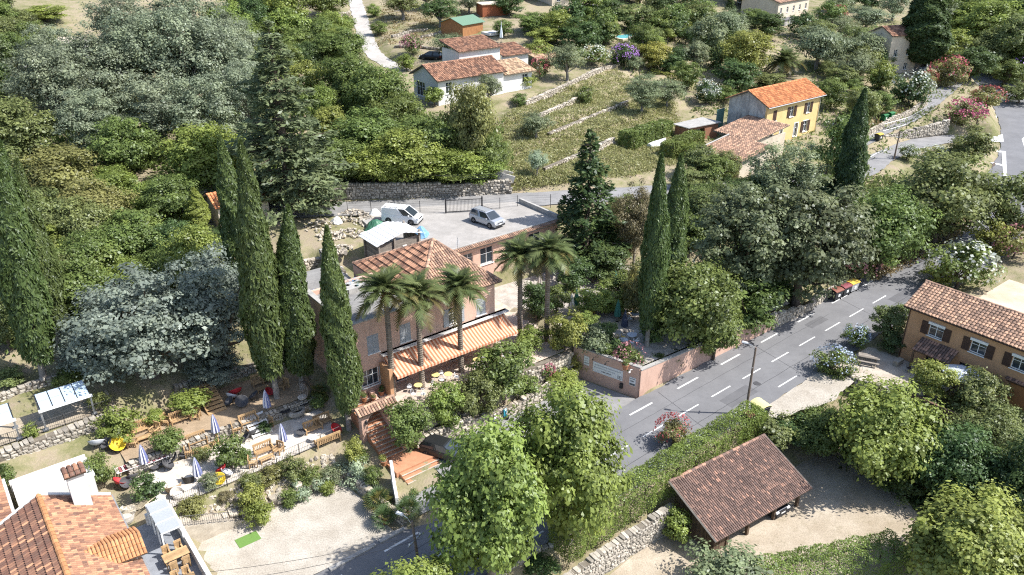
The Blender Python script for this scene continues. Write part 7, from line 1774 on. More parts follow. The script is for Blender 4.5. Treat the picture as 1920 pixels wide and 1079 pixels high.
def shell_chair(p, yaw, m, label, s=1.0, group=None):
    """round woven shell chair on thin legs"""
    root = empty('shell_chair', p, yaw, label, 'chair', group)
    root.scale = (s, s, s)
    k = MB(); M = Matrix.Translation((0, .05, .55)) @ Matrix.Rotation(R_(-38), 4, 'X')
    k.lathe([(.02, -.24), (.2, -.21), (.36, -.12), (.46, .02), (.485, .06), (.45, .04), (.35, -.09), (.19, -.18), (.02, -.21)], 18, M=M); k.build('shell', m, root, smooth=True)
    for a in range(4):
        t = a * math.pi / 2 + .78; k = MB(); k.bar((math.cos(t) * .18, math.sin(t) * .18 - .05, .38), (math.cos(t) * .34, math.sin(t) * .34 - .05, 0), .015); k.build('leg', IRON, root)
    k = MB(); n = 16; k.tube([(math.cos(i * 6.283 / n) * .3, math.sin(i * 6.283 / n) * .3 - .05, .02) for i in range(n + 1)], .014, 4, False); k.build('ring_foot', IRON, root)
    return root
def wire_table(p, label, r=.35, hh=.45, m=IRON, top=None, group=None, name='round_table'):
    root = empty(name, p, 0, label, 'table', group)
    k = MB(); k.lathe([(r, hh - .03), (r, hh), (r - .04, hh + .01)], 20); k.build('top', top or m, root)
    for a in range(3):
        t = a * 2.094; k = MB(); k.bar((math.cos(t) * r * .4, math.sin(t) * r * .4, hh - .03), (math.cos(t) * r * .9, math.sin(t) * r * .9, 0), .018); k.build('leg', m, root)
    return root
def metal_chair(p, yaw, m, label, group=None):
    """bistro chair, its front towards -y"""
    root = empty('bistro_chair', p, yaw, label, 'chair', group)
    k = MB(); k.lathe([(.2, .44), (.22, .455), (.2, .47)], 12); k.build('seat', m, root)
    for x in (-.17, .17):
        k = MB(); k.bar((x * .9, -.15, .45), (x * 1.1, -.2, 0), .016); k.build('leg', m, root)
        k = MB(); k.bar((x * .9, .15, .45), (x * 1.1, .22, 0), .016); k.build('leg', m, root)
    k = MB(); n = 10; k.tube([(.2 * math.cos(math.pi * i / n), .17 + .03 * math.sin(math.pi * i / n), .47 + .42 * math.sin(math.pi * i / n) ** .6) for i in range(n + 1)], .017, 5); k.bar((-.07, .19, .47), (-.05, .2, .88), .012); k.bar((.07, .19, .47), (.05, .2, .88), .012); k.build('backrest', m, root)
    return root
REDP, YELP, WIREW, WIRED = plain('red_weave', (0.46, 0.03, 0.035), .6), plain('yellow_weave', (0.62, 0.45, 0.03), .6), plain('white_weave', (0.5, 0.52, 0.55), .6), plain('dark_weave', (0.07, 0.07, 0.075), .7)
GB, GT_, GC_ = 'pine benches of the garden', 'pine coffee tables of the garden', 'pine armchairs of the garden'
def put(px, py): return Vector(G(px, py)) + Vector((0, 0, .03))
for x, y, l in [(266, 812, 'pine bench beside the largest citrus tree'), (339, 793, 'shaded pine bench below the wooden steps'), (371, 834, 'pine bench in front of the third citrus tree'), (468, 797, 'pine bench at the foot of the white steps'), (496, 852, 'pine bench nearest the garden railing'), (489, 722, 'left of two shaded benches under the tallest cypress'), (507, 716, 'right of two shaded benches under the tallest cypress'), (588, 810, 'pine bench beside the dark round table'), (606, 798, 'pine bench next to the cypress by the house')]:
    slat_seat('garden_bench', put(x, y), YAW, 1.6, .66, l, True, GB)
slat_seat('garden_bench', put(615, 832), YAW + math.pi, 2.2, .7, 'long pine bench with its back to the railing', True, GB)
for x, y, l in [(271, 828, 'coffee table before the bench by the largest citrus'), (381, 850, 'coffee table before the third citrus bench'), (476, 809, 'coffee table beside the white steps bench'), (501, 866, 'coffee table before the railing bench'), (494, 735, 'coffee table under the tallest cypress')]:
    low_table(put(x, y), YAW, 1.2, .6, l, group=GT_)
for x, y, r, l in [(250, 838, 60, 'pine armchair left of the largest citrus bench'), (292, 815, -60, 'pine armchair right of the largest citrus bench'), (369, 787, -30, 'pine armchair under the citrus by the wooden steps'), (314, 797, 40, 'pine armchair left of the shaded bench'), (357, 855, 70, 'pine armchair left of the third citrus bench'), (400, 836, -60, 'pine armchair right of the third citrus bench'), (444, 812, 80, 'pine armchair left of the white steps bench'), (503, 803, -70, 'pine armchair right of the white steps bench'), (476, 876, 70, 'pine armchair left of the railing bench'), (523, 851, -60, 'pine armchair right of the railing bench'), (533, 730, -70, 'pine armchair right of the cypress trunk')]:
    slat_seat('garden_armchair', put(x, y), YAW + R_(r), .75, .72, l, True, GC_, cat='armchair')
for x, y, l in [(274, 881, 'striped closed parasol nearest the white house'), (374, 905, 'striped closed parasol at the garden front'), (407, 823, 'striped closed parasol left of the white steps'), (503, 776, 'striped closed parasol beside the fire pit'), (533, 840, 'striped closed parasol beside the railing bench')]:
    closed_parasol(put(x, y), l, group='striped parasols of the garden')
for x, y, m, s, l in [(444, 746, REDP, 1.2, 'large red shell chair near the wooden steps'), (436, 753, WIREW, 1.1, 'white shell chair beside the red one near wooden steps'), (222, 847, YELP, 1.25, 'yellow shell chair below the largest citrus'), (412, 909, YELP, 1.0, 'yellow shell chair by the railing'), (417, 890, REDP, 1.0, 'red shell chair under the middle citrus'), (426, 897, WIREW, 1.0, 'white shell chair under the middle citrus'), (225, 914, REDP, 1.0, 'red shell chair beside the white house'), (630, 814, REDP, 1.0, 'red shell chair at the cypress by the house'), (506, 744, REDP, .9, 'red shell chair behind the striped parasol'),
    (316, 882, WIRED, 1.0, 'dark wire chair by the ring table'), (327, 870, WIRED, 1.0, 'dark wire chair behind the ring table'), (473, 822, WIRED, 1.0, 'dark wire chair on the pale paving'), (463, 829, WIRED, .9, 'dark wire chair left of the pale paving centre'), (184, 843, WIREW, 1.2, 'white shell chair at the dry stone wall'), (204, 842, WIRED, 1.1, 'dark shell chair in the shade of the largest citrus'), (250, 905, WIRED, 1.0, 'dark wire chair near the red one by the house'), (238, 915, WIRED, .9, 'grey wire chair right of the red one by house'), (455, 764, WIRED, 1.1, 'dark wire chair on the earth path'), (478, 752, WIRED, 1.0, 'second dark wire chair on the earth path'), (432, 762, WIRED, .9, 'third dark wire chair by the steps')]:
    shell_chair(put(x, y), random.uniform(0, 6), m, l, s * 1.1, 'shell chairs of the garden')
for x, y, r, m, l in [(307, 875, .45, WIRED, 'dark ring table on the garden paving'), (588, 829, .4, WHITEP, 'white round side table near the railing'), (566, 818, .45, WIRED, 'dark round table right of the parasol'), (345, 860, .35, WIRED, 'dark side table near the front citrus'), (292, 884, .35, WIRED, 'grey side table below the parasol by house')]:
    wire_table(put(x, y), l, r, .45, m, group='round tables of the garden')
def fire_pit(p, r, label):
    root = empty('fire_pit', p, 0, label, 'fire pit')
    n = 14
    for i in range(n):
        a = 6.283 * i / n; k = MB(); k.tint = random.random(); k.box((math.cos(a) * r, math.sin(a) * r, .2), (.3, .4, .4), a); k.build('stone', STONE, root, bevel=.05)
    k = MB(); k.lathe([(r - .14, .06), (r - .16, .1)], 16); k.build('ash_bed', DARK, root)
    return root
fire_pit(put(555, 774), .75, 'round stone fire pit under the stout cypress')
wire_table(put(535, 782), 'black kettle grill table beside the fire pit', .5, .7, IRON, name='grill_table')
def egg_chair(p, label):
    root = empty('egg_chair', p, R_(-60), label, 'chair')
    k = MB(); n = 14
    for i in range(n):
        a = math.pi * 2 * i / n
        k.tube([(.62 * math.cos(a) * math.sin(t) , .55 * math.sin(a) * math.sin(t), 1.15 - .85 * math.cos(t)) for t in np.linspace(.15, 3.0, 9) if not (-.2 < math.sin(a) < -0 and False)], .018, 4) if math.sin(a) > -.75 else None
    for t in (.6, 1.1, 1.6, 2.1, 2.6): k.tube([(.62 * math.cos(a) * math.sin(t), .55 * math.sin(a) * math.sin(t), 1.15 - .85 * math.cos(t)) for a in np.linspace(-.8, 3.95, 14)], .018, 4)
    k.build('basket', WOODG, root)
    k = MB(); k.tube([(0, .7, 0), (0, .85, 1.2), (0, .5, 2.1), (0, 0, 2.2), (0, 0, 2.0)], .035, 6); k.build('stand', IRON, root)
    k = MB(); k.lathe([(.6, 0), (.6, .04), (.55, .05)], 18); k.build('base', IRON, root)
    k = MB(); k.lathe([(.05, .42), (.4, .5), (.42, .6), (.05, .64)], 14); k.build('cushion', BEIGEC, root)
    return root
egg_chair(put(568, 755), 'hanging wicker egg chair under the stout cypress')
def steps(p, yaw, n, w, rise, run, m, label):
    root = empty('garden_stair', p, yaw, label, 'stairs')
    for i in range(n):
        k = MB(); k.tint = random.random(); k.box((0, run * (i + .5), rise * (i + .9)), (w, run * .92, .07)); k.build('tread', m, root)
    for x in (-w / 2, w / 2):
        k = MB(); k.box(None, (.06, math.hypot(n * run, n * rise), .22), M=Matrix.Translation((x, n * run / 2, n * rise / 2)) @ Matrix.Rotation(math.atan2(rise, run), 4, 'X')); k.build('stringer', m, root)
    return root
steps(put(409, 776), YAW, 8, 1.6, .17, .42, WOODP, 'long wooden garden steps under the citrus')
steps(W(-28.4, 16.6, .87), YAW, 6, 1.7, .19, .33, WHITEP, 'white wooden steps between the garden levels')
def rattan(p, yaw, label, m, w=.8):
    root = empty('rattan_chair', p, yaw, label, 'armchair')
    k = MB(); n = 10; R = w / 2
    vs = []; fs = []
    for i in range(n + 1):
        a = math.pi * i / n
        for (r, z) in ((R * .8, 0.05), (R, .35), (R * 1.08, .55 + .25 * math.sin(a)), (R * .92, .53 + .25 * math.sin(a)), (R * .82, .35)): vs.append((r * math.cos(a), r * math.sin(a), z))
    for i in range(n):
        for j in range(4): fs.append((i * 5 + j, (i + 1) * 5 + j, (i + 1) * 5 + j + 1, i * 5 + j + 1))
    k.add(vs, fs); k.build('shell', m, root)
    k = MB(); k.lathe([(R * .75, .04), (R * .85, .3), (R * .8, .38)], 14); k.build('seat', m, root)
    k = MB(); k.lathe([(R * .7, .38), (R * .74, .43), (R * .6, .48)], 14); k.build('cushion', BEIGEC, root)
    return root
RATT = mat('white_rattan', (0.60, 0.56, 0.50), (0.48, 0.44, 0.39), .85, 8, 30, .2, .3); RATTD = plain('dark_rattan', (0.05, 0.045, 0.04), .8)
rattan(put(245, 962), YAW + 2.2, 'white rattan armchair under the rope hammock', RATT, 1.1); rattan(put(238, 979), YAW + 3.0, 'white rattan armchair next to the grey terrace', RATT, 1.2)
rattan(put(355, 904), YAW + 2.6, 'dark rattan armchair at the front parasol', RATTD, .95); rattan(put(326, 920), YAW + 3.1, 'tan rattan sofa at the railing front', mat('tan_rattan', (0.46, 0.34, 0.22), None, .85), 1.25); rattan(put(335, 935), YAW, 'pale rattan armchair by the railing front', RATT, 1.0)
def lounger(p, yaw, label):
    root = empty('sun_lounger', p, yaw, label, 'lounger')
    k = MB(); 
    for x in (-.4, .4): k.bar((x, -1.0, .3), (x, .9, .3), .025)
    for y in (-1.0, .9): k.bar((-.4, y, .3), (.4, y, .3), .025)
    k.build('frame', WHITEP, root)
    for i in range(9):
        k = MB(); k.box((0, -.9 + .21 * i, .32), (.78, .15, .015)); k.build('strap', plain('red_strap', (0.30, 0.09, 0.10), .7) if i % 2 else plain('pink_strap', (0.55, 0.42, 0.42), .7), root)
    for x in (-.38, .38):
        for y in (-.8, .7): k = MB(); k.bar((x, y, .3), (x, y, 0), .02); k.build('leg', WHITEP, root)
    return root
lounger(put(241, 882), YAW + R_(90), 'red strapped sun lounger below the parasol by the white house'); lounger(put(292, 866), YAW + R_(90), 'shaded red sun lounger behind the ring table')
# rope hammock
hm = empty('rope_hammock', put(250, 950), 0, 'pale rope hammock slung between white house and white post', 'hammock')
pA, pB = W(-41.3, 12.6, 2.4), W(-38.3, 12.9, 1.9)
k = MB()
for i in range(9):
    f = (i - 4) / 4 * .55
    k.tube([pA - hm.location, pA * .75 + pB * .25 + Vector((.2 * f, f, -.35)) - hm.location, pA * .25 + pB * .75 + Vector((.2 * f, f, -.35)) - hm.location, pB - hm.location], .014, 3)
k.build('net', mat('hemp_rope', (0.55, 0.47, 0.33), None, .9), hm)
k = MB(); k.bar((pB.x - hm.location.x, pB.y - hm.location.y, -.1), pB - hm.location, .06, 6); k.build('post', WHITEP, hm)
# iron railings
def railing(name, pts, zf, label, hh=1.0, gap=.14, m=IRON):
    a0, b0 = pts[0]; root = empty(name, W(a0, b0, zf(0)), YAW, label, 'railing')
    P = [np.array(p, float) for p in pts]; seg = [np.linalg.norm(P[i + 1] - P[i]) for i in range(len(P) - 1)]; tot = sum(seg); acc = 0; bars = MB(); rails = MB()
    for i, L_ in enumerate(seg):
        n = int(L_ / gap)
        f = lambda s: (P[i] + (P[i + 1] - P[i]) * s / L_ - P[0], zf((acc + s) / tot) - zf(0))
        for k in range(n):
            q, z = f(L_ * k / n); bars.bar((q[0], q[1], z + .08), (q[0], q[1], z + hh), .011, 3)
        m_ = max(1, int(L_ / 2.0))
        for k in range(m_):
            (q0, z0), (q1, z1) = f(L_ * k / m_), f(L_ * (k + 1) / m_)
            rails.bar((q0[0], q0[1], z0 + hh), (q1[0], q1[1], z1 + hh), .024); rails.bar((q0[0], q0[1], z0 + .1), (q1[0], q1[1], z1 + .1), .018)
            pp = MB(); pp.bar((q0[0], q0[1], z0 - .2), (q0[0], q0[1], z0 + hh + .05), .03); pp.build('post', m, root)
        acc += L_
    q = bars.build('bars', m, root); q['kind'] = 'stuff'
    rails.build('rail', m, root)
    return root
railing('garden_railing', [(-37.6, 12.1), (-31, 12.2), (-22.9, 12.5)], lambda t: .85, 'black iron railing along the front of the bench garden')
railing('pergola_railing', [(-55, 23.5), (-46, 23.6), (-38, 23.7)], lambda t: 4.05, 'black iron railing in front of the glass pergolas')
# green mat and small things in the yard
def flat_thing(name, a, b, w, d, z, th, m, label, cat, yaw=0):
    root = empty(name, W(a, b, z), YAW + yaw, label, cat); k = MB(); k.box((0, 0, th / 2), (w, d, th)); k.build('sheet', m, root, bevel=min(.01, th * .3)); return root
pm_ = AL(465, 1012, -1.33); flat_thing('green_mat', pm_[0], pm_[1], 1.7, 1.1, -1.325, .02, plain('artificial_grass', (0.12, 0.22, 0.05), .95), 'green artificial grass mat at the foot of the garden steps', 'mat')
# dining table on the slate terrace
def dining(p, yaw, label, m, nch, lab2, chair_m=WOODP, L_=1.9, grp=None):
    root = empty('dining_table', p, yaw, label, 'table')
    for i in range(5): k = MB(); k.tint = random.random(); k.box((0, -.45 + .18 * (i + .5), .74), (L_, .17, .04)); k.build('plank', m, root)
    for x in (-L_ / 2 + .1, L_ / 2 - .1):
        for y in (-.35, .35): k = MB(); k.box((x, y, .36), (.07, .07, .72)); k.build('leg', m, root)
    c, s = math.cos(yaw), math.sin(yaw)
    for i in range(nch):
        x = -L_ / 2 + L_ * (i // 2 + .5) / (nch / 2); y = .75 if i % 2 else -.75
        slat_seat('dining_chair', p + Vector((x * c - y * s, x * s + y * c, 0)), yaw + (0 if y > 0 else math.pi), .5, .48, lab2[i], True, grp, chair_m, 'chair', .45)
dining(W(-39.0, 6.0, 1.005), YAW, 'orange wood dining table on the slate terrace', WOODP, 4, ['chair at the near left of slate terrace table', 'chair at the far left of slate terrace table', 'chair at the near right of slate terrace table', 'chair at the far right of slate terrace table'], grp='slate terrace chairs', L_=1.7)
dining(W(-39.3, 3.2, 1.005), YAW, 'second wood dining table on the slate terrace at the bottom edge', WOODP, 4, ['near left chair of the second slate terrace table', 'far left chair of the second slate terrace table', 'near right chair of the second slate terrace table', 'far right chair of the second slate terrace table'], grp='slate terrace chairs', L_=1.5)
# white bistro set on the palm terrace
WM = plain('white_metal', (0.68, 0.69, 0.70), .5)
cw = [(-16.3, 11.2, .3), (-15.6, 10.7, -.5), (-16.0, 12.4, 2.8), (-14.0, 11.3, .5), (-13.0, 11.6, -1.2), (-12.4, 12.6, 2.5), (-11.6, 11.2, .8), (-9.2, 11.4, 0), (-8.4, 11.7, -1.4), (-7.6, 12.4, 2.4), (-5.8, 11.4, .3), (-4.9, 11.6, -1.0)]
for i, (a, b, r) in enumerate(cw):
    metal_chair(W(a, b, 2.68), YAW + r, WM, 'white bistro chair under the awning, number %s from the arch gate' % ('one two three four five six seven eight nine ten eleven twelve'.split()[i]), 'white bistro chairs under the awning')
for i, (a, b) in enumerate([(-15.4, 11.8), (-13.2, 12.3), (-12.2, 11.7), (-8.6, 12.2), (-5.3, 12.2)]):
    wire_table(W(a, b, 2.68), 'yellow topped bistro table, %s along the awning terrace' % ['first', 'second', 'third', 'fourth', 'fifth'][i], .38, .74, WM, plain('yellow_cloth', (0.62, 0.50, 0.20), .8), 'bistro tables under the awning')
def pot(p, s, label, plant=None, m=POTM):
    root = empty('flower_pot', p, 0, label, 'flower pot'); root.scale = (s, s, s)
    k = MB(); k.lathe([(.18, 0), (.26, .35), (.3, .4), (.3, .46), (.26, .46), (.25, .4)], 14); k.build('pot', m, root)
    k = MB(); k.lathe([(.25, .4), (.02, .42)], 12); k.build('soil', MORTAR, root)
    Rr, Hh, tr, cr, _ = random.choice(PROTO['shrub']); add('plant', cr, root, (0, 0, .4), None, (.45, .45, .6), COLS[plant or 'green'])
    return root
for a, b, z, s, c, l in [(-18.3, 13.4, 2.67, 1.0, 'dark', 'pot beside the awning side wall'), (-20.0, 13.5, 2.67, 1.0, 'green', 'pot under the ground floor window left'), (-19.3, 13.0, 2.67, .8, 'rust', 'small pot right under the ground floor window'), (-18.8, 9.6, 2.67, 1.2, 'green', 'large pot on the terrace corner above the arch'), (-21.6, 7.6, 0.02, 1.1, 'lime', 'pot on the stair landing'), (-14.2, 9.8, 2.67, 1.1, 'green', 'pot on the terrace wall below the second palm'), (-21.4, 3.2, -1.0, 1.3, 'green', 'large pot at the foot of the white stair wall'), (2.2, 3.0, 2.67, 1.2, 'green', 'grey pot on the corner of the sign wall')]:
    pot(W(a, b, z), s, l, c)
# dining terrace
for x, y, m, l in [(1080, 585, GREENC, 'green closed parasol on the dining terrace'), (1071, 592, BEIGEC, 'beige closed parasol beside the green one'), (1157, 605, GREENC, 'green closed parasol right of the wooden terrace table'), (1170, 625, NAVYC, 'dark closed parasol beside the narrow cypress'), (1152, 548, GREENC, 'green closed parasol at the back of the dining terrace'), (1012, 552, BEIGEC, 'beige closed parasol behind the rightmost palm')]:
    closed_parasol(put(x, y), l, m, 2.6, 'closed parasols of the dining terrace')
tb = [(1168, 650), (1184, 640), (1120, 588), (1170, 585), (1100, 560), (1060, 560), (1190, 600)]
nm = ['at the corner of the sign wall', 'beside the narrow cypress foot', 'under the vine tree', 'beside the green parasol', 'at the back of the dining terrace', 'behind the beige parasol', 'deep in the terrace shade']
for i, (x, y) in enumerate(tb):
    p = put(x, y); wire_table(p, 'round dining table ' + nm[i], .5, .74, IRON, WIREW if i != 2 else WOODO, 'round tables of the dining terrace')
    for j in range(3):
        a = j * 2.1 + i; metal_chair(p + Vector((math.cos(a) * .85, math.sin(a) * .85, 0)), a - math.pi / 2, (WM, plain('yellow_metal', (0.55, 0.38, 0.08), .5), WM)[j], '%s chair at the round dining table %s' % (['first white', 'yellow', 'second white'][j], nm[i]), 'chairs of the dining terrace')
# patio of the ochre house
def picnic(p, yaw, label):
    root = empty('picnic_table', p, yaw, label, 'table')
    for i in range(3): k = MB(); k.tint = random.random(); k.box((0, -.3 + .3 * i, .75), (2.0, .28, .05)); k.build('plank', WOODG, root)
    for y in (-.75, .75): k = MB(); k.box((0, y, .44), (2.0, .26, .05)); k.build('bench_plank', WOODG, root)
    for x in (-.7, .7):
        k = MB(); k.bar((x, -.2, .72), (x, -.65, 0), .04); k.bar((x, .2, .72), (x, .65, 0), .04); k.bar((x, -.8, .4), (x, .8, .4), .035); k.build('trestle', WOODG, root)
picnic(W(24.5, -9.2, .93), YAW - R_(62), 'pale picnic table on the patio of the ochre house')
def open_parasol(p, label, m, r=1.5, hh=2.3):
    root = empty('open_parasol', p, .3, label, 'parasol')
    k = MB(); k.lathe([(.28, 0), (.28, .1), (.04, .12)], 12); k.lathe([(.03, .1), (.03, hh)], 8); k.build('pole', STEEL, root)
    k = MB(); n = 8; vs = [(0, 0, hh + .35)]; 
    for i in range(n): a = 6.283 * i / n; vs += [(r * .55 * math.cos(a), r * .55 * math.sin(a), hh + .17), (r * math.cos(a), r * math.sin(a), hh - .12), (r * math.cos(a), r * math.sin(a), hh - .28)]
    fs = []
    for i in range(n):
        j = (i + 1) % n; A, B = 1 + 3 * i, 1 + 3 * j; fs += [(0, A, B), (A, A + 1, B + 1, B), (A + 1, A + 2, B + 2, B + 1)]
    k.add(vs, fs); k.build('canopy', m, root)
    for i in range(n): a = 6.283 * i / n; k = MB(); k.bar((.05 * math.cos(a), .05 * math.sin(a), hh + .28), (r * math.cos(a), r * math.sin(a), hh - .14), .012, 3); k.build('rib', STEEL, root)
    return root
open_parasol(W(26.0, -17.3, .93), 'open pale blue grey parasol in front of the ochre house', plain('pale_blue_canvas', (0.50, 0.54, 0.60), .85), 1.7)
for a, b, r, l in [(23.6, -8.2, 1, 'dark garden chair at the road end of the patio table'), (22.6, -9.4, 2, 'dark garden chair by the plumbago'), (26.0, -12.6, 0, 'garden chair under the porch left'), (26.2, -14.6, 1, 'garden chair under the porch right'), (25.2, -18.2, 2, 'garden chair at the open parasol')]:
    metal_chair(W(a, b, .93), r, IRON, l, 'patio chairs')
hb = House('patio_wall', 21.6, -16.8, .9, 'low brown wall between the patio and the trees below', 'wall'); k = MB(); hb.wall(k, (21.5, -13.5), (21.6, -22), .2, 1.5, .25); k.build('wall', mat('brown_wall', (0.20, 0.12, 0.085), None, .9), hb.root)
flat_thing('stone_trough', 26.6, -11.2, 1.2, .5, .93, .5, STONE, 'stone trough against the ochre house corner', 'trough')

# ---------------------------------------------------------------- street furniture
POLEW = mat('pole_wood', (0.20, 0.155, 0.125), (0.14, 0.105, 0.085), .95, 3, 22, .3, .3)
def street_lamp(p, hh, yaw, label, lean=(0, 0), cross=False, m=POLEW, name='street_lamp'):
    root = empty(name, p, yaw, label, 'street lamp'); root.rotation_euler = (lean[0], lean[1], yaw)
    k = MB(); k.tube([(0, 0, -.5), (0, 0, hh)], [.13, .085], 8); k.build('pole', m, root)
    k = MB(); k.tube([(0, 0, hh - .35), (.35, 0, hh + .15), (.8, 0, hh + .3)], .03, 6); k.build('arm', STEEL, root)
    k = MB(); k.add([(.7, -.1, hh + .27), (1.25, -.14, hh + .3), (1.25, .14, hh + .3), (.7, .1, hh + .27), (.72, -.06, hh + .38), (1.2, -.09, hh + .42), (1.2, .09, hh + .42), (.72, .06, hh + .38)], [(3, 2, 1, 0), (4, 5, 6, 7), (0, 1, 5, 4), (1, 2, 6, 5), (2, 3, 7, 6), (3, 0, 4, 7)]); k.build('lamp_head', plain('lamp_shell', (0.55, 0.56, 0.57), .5), root)
    if cross:
        k = MB(); k.box((0, 0, hh - 1.6), (.08, 1.5, .08)); k.build('crossarm', STEEL, root)
        for y in (-.6, .6): k = MB(); k.lathe([(.05, 0), (.06, .06), (.03, .14)], 8, (0, y, hh - 1.56)); k.build('insulator', WHITEP, root)
    else:
        k = MB(); k.box((0, 0, hh - 2.0), (.08, .5, .06)); k.build('bracket', STEEL, root)
    return root
pp = W(8.2, -6.75, .35); street_lamp(pp, ztop(np.array(pp), 652) - pp.z, R_(160), 'wooden street lamp pole beside the yellow lidded bin', lean=(0, 0))
pp = Vector(at(797, 1135, -1.9)); street_lamp(pp, ztop(np.array(pp), 990) - pp.z + .3, R_(150), 'leaning wooden lamp pole at the bottom edge over the road', lean=(0, R_(5)), cross=True)
for (x, y, top, l) in [(1548, 332, 222, 'wooden utility pole right of the yellow house'), (1828, 245, 190, 'utility pole beside the magenta oleander'), (1676, 300, 248, 'utility pole beside the small white oleander'), (1792, 160, 122, 'dark pole at the bend of the lane')]:
    p = put(x, y); root = empty('utility_pole', p, YAW, l, 'utility pole'); hh = ztop(np.array(p), top) - p.z
    k = MB(); k.tube([(0, 0, -.4), (0, 0, hh)], [.15, .1], 8); k.build('pole', POLEW, root)
    k = MB(); k.box((0, 0, hh - .8), (1.3, .09, .09)); k.build('crossarm', STEEL, root)
    for x_ in (-.55, 0, .55): k = MB(); k.lathe([(.05, 0), (.06, .07), (.03, .16)], 8, (x_, 0, hh - .75)); k.build('insulator', WHITEP, root)
for (x, y, top, l) in [(632, 330, 262, 'thin grey pole at the wood edge left of the upper road'), (650, 345, 318, 'short wire post above the stone wall')]:
    p = put(x, y); root = empty('utility_pole', p, YAW, l, 'utility pole'); hh = ztop(np.array(p), top) - p.z
    k = MB(); k.tube([(0, 0, -.4), (0, 0, hh)], [.1, .08], 8); k.build('pole', STEEL, root); k = MB(); k.box((0, 0, hh - .3), (.6, .07, .07)); k.build('crossarm', STEEL, root)
def wire(p, q, sag, label, r=.018):
    p, q = Vector(p), Vector(q); o = empty('overhead_wire', p, 0, label, 'cable', 'overhead wires'); k = MB(); n = 10
    k.tube([(q - p) * (i / n) + Vector((0, 0, -sag * 4 * (i / n) * (1 - i / n))) for i in range(n + 1)], r, 4); k.build('cable', IRON, o)
wire(at(340, 1078, 1.8), at(790, 1003, 5.2), .4, 'overhead cable across the gravel yard, upper one'); wire(at(420, 1090, 1.5), at(792, 1010, 4.8), .4, 'overhead cable across the gravel yard, lower one')
wp = put(650, 345)
for i in range(3): wire(wp + Vector((0, 0, 2.6 - .5 * i)), Vector(at(950, 338 - 6 * i, 11.5 + .4 * i)), .3, 'wire along the wood edge above stone wall, %s' % ['top', 'middle', 'bottom'][i], .02)
def bin4(p, yaw, lid, body, label, s=1.0):
    root = empty('waste_bin', p, yaw, label, 'waste bin', 'roadside waste bins'); root.scale = (s, s, s)
    k = MB(); k.add([(-.55, -.4, .18), (.55, -.4, .18), (.55, .4, .18), (-.55, .4, .18), (-.66, -.5, 1.08), (.66, -.5, 1.08), (.66, .5, 1.08), (-.66, .5, 1.08)], [(3, 2, 1, 0), (4, 5, 6, 7), (0, 1, 5, 4), (1, 2, 6, 5), (2, 3, 7, 6), (3, 0, 4, 7)]); k.box((0, 0, 1.08), (1.4, 1.06, .06)); k.build('body', body, root, bevel=.02)
    k = MB(); n = 5; vs = []
    for i in range(n + 1):
        t = i / n; y = -.54 + 1.08 * t; z = 1.13 + .17 * math.sin(math.pi * min(1, t * .9 + .1)); vs += [(-.7, y, z), (.7, y, z)]
    k.add(vs, [(2 * i, 2 * i + 1, 2 * i + 3, 2 * i + 2) for i in range(n)]); k.quad((-.7, -.54, 1.1), (.7, -.54, 1.1), (.7, -.54, 1.18), (-.7, -.54, 1.18)); o = k.build('lid', lid, root); m_ = o.modifiers.new('t', 'SOLIDIFY'); m_.thickness = .03
    for x in (-.5, .5):
        for y in (-.35, .35): k = MB(); k.lathe([(.09, -.03), (.09, .03)], 10, M=Matrix.Translation((x, y, .09)) @ Matrix.Rotation(R_(90), 4, 'Y')); k.build('wheel', TYRE, root)
    k = MB(); k.box((0, -.475, .62), (.34, .02, .3)); k.build('label', WHITEP, root)
    k = MB(); k.bar((-.6, .52, 1.0), (.6, .52, 1.0), .025); k.build('handle', TRIM, root)
    return root
BINB = plain('bin_black', (0.035, 0.037, 0.04), .6); BING = plain('bin_grey', (0.42, 0.42, 0.42), .6); LBR = plain('lid_brown', (0.20, 0.075, 0.05), .6); LRD = plain('lid_maroon', (0.20, 0.05, 0.06), .6); LYE = plain('lid_yellow', (0.62, 0.42, 0.06), .6); BGN = plain('bin_green', (0.03, 0.16, 0.06), .6)
for i, (a, l, b, t) in enumerate([(33.6, LBR, BINB, 'left black waste bin topped with fallen leaves'), (35.2, LRD, BINB, 'middle black waste bin with maroon lid'), (36.7, LYE, BING, 'grey waste bin with yellow lid, rightmost of the three')]):
    bin4(W(a, .35 - .05 * i, float(road_z(a)) + .02), YAW - .06, l, b, t, 1.05)
LYP = plain('lid_pale_yellow', (0.66, 0.60, 0.28), .6)
bin4(W(8.9, -7.7, .42), YAW + 1.4, LYP, BINB, 'yellow lidded bin at the foot of the street lamp', 1.1); bin4(W(7.5, -7.6, .3), YAW + 1.5, LRD, BINB, 'maroon lidded bin left of the lamp pole', .7)
p = put(1656, 228); bin4(p, YAW, BGN, BGN, 'left green bin on the lane side', 1.0); bin4(put(1668, 224), YAW, BGN, BGN, 'right green bin on the lane side', 1.0)
bin4(put(1646, 264), YAW, LYE, BINB, 'black bin with yellow lid at the side road kerb', .95)
def text_mesh(txt, size, m):
    cu = bpy.data.curves.new('txt', 'FONT'); cu.body = txt; cu.size = size; cu.extrude = .004; cu.align_x = 'CENTER'; cu.align_y = 'CENTER'
    o = bpy.data.objects.new('txt', cu); COL.objects.link(o); bpy.context.view_layer.update()
    me = bpy.data.meshes.new_from_object(o.evaluated_get(bpy.context.evaluated_depsgraph_get())); bpy.data.objects.remove(o); me.materials.clear(); me.materials.append(m); return me
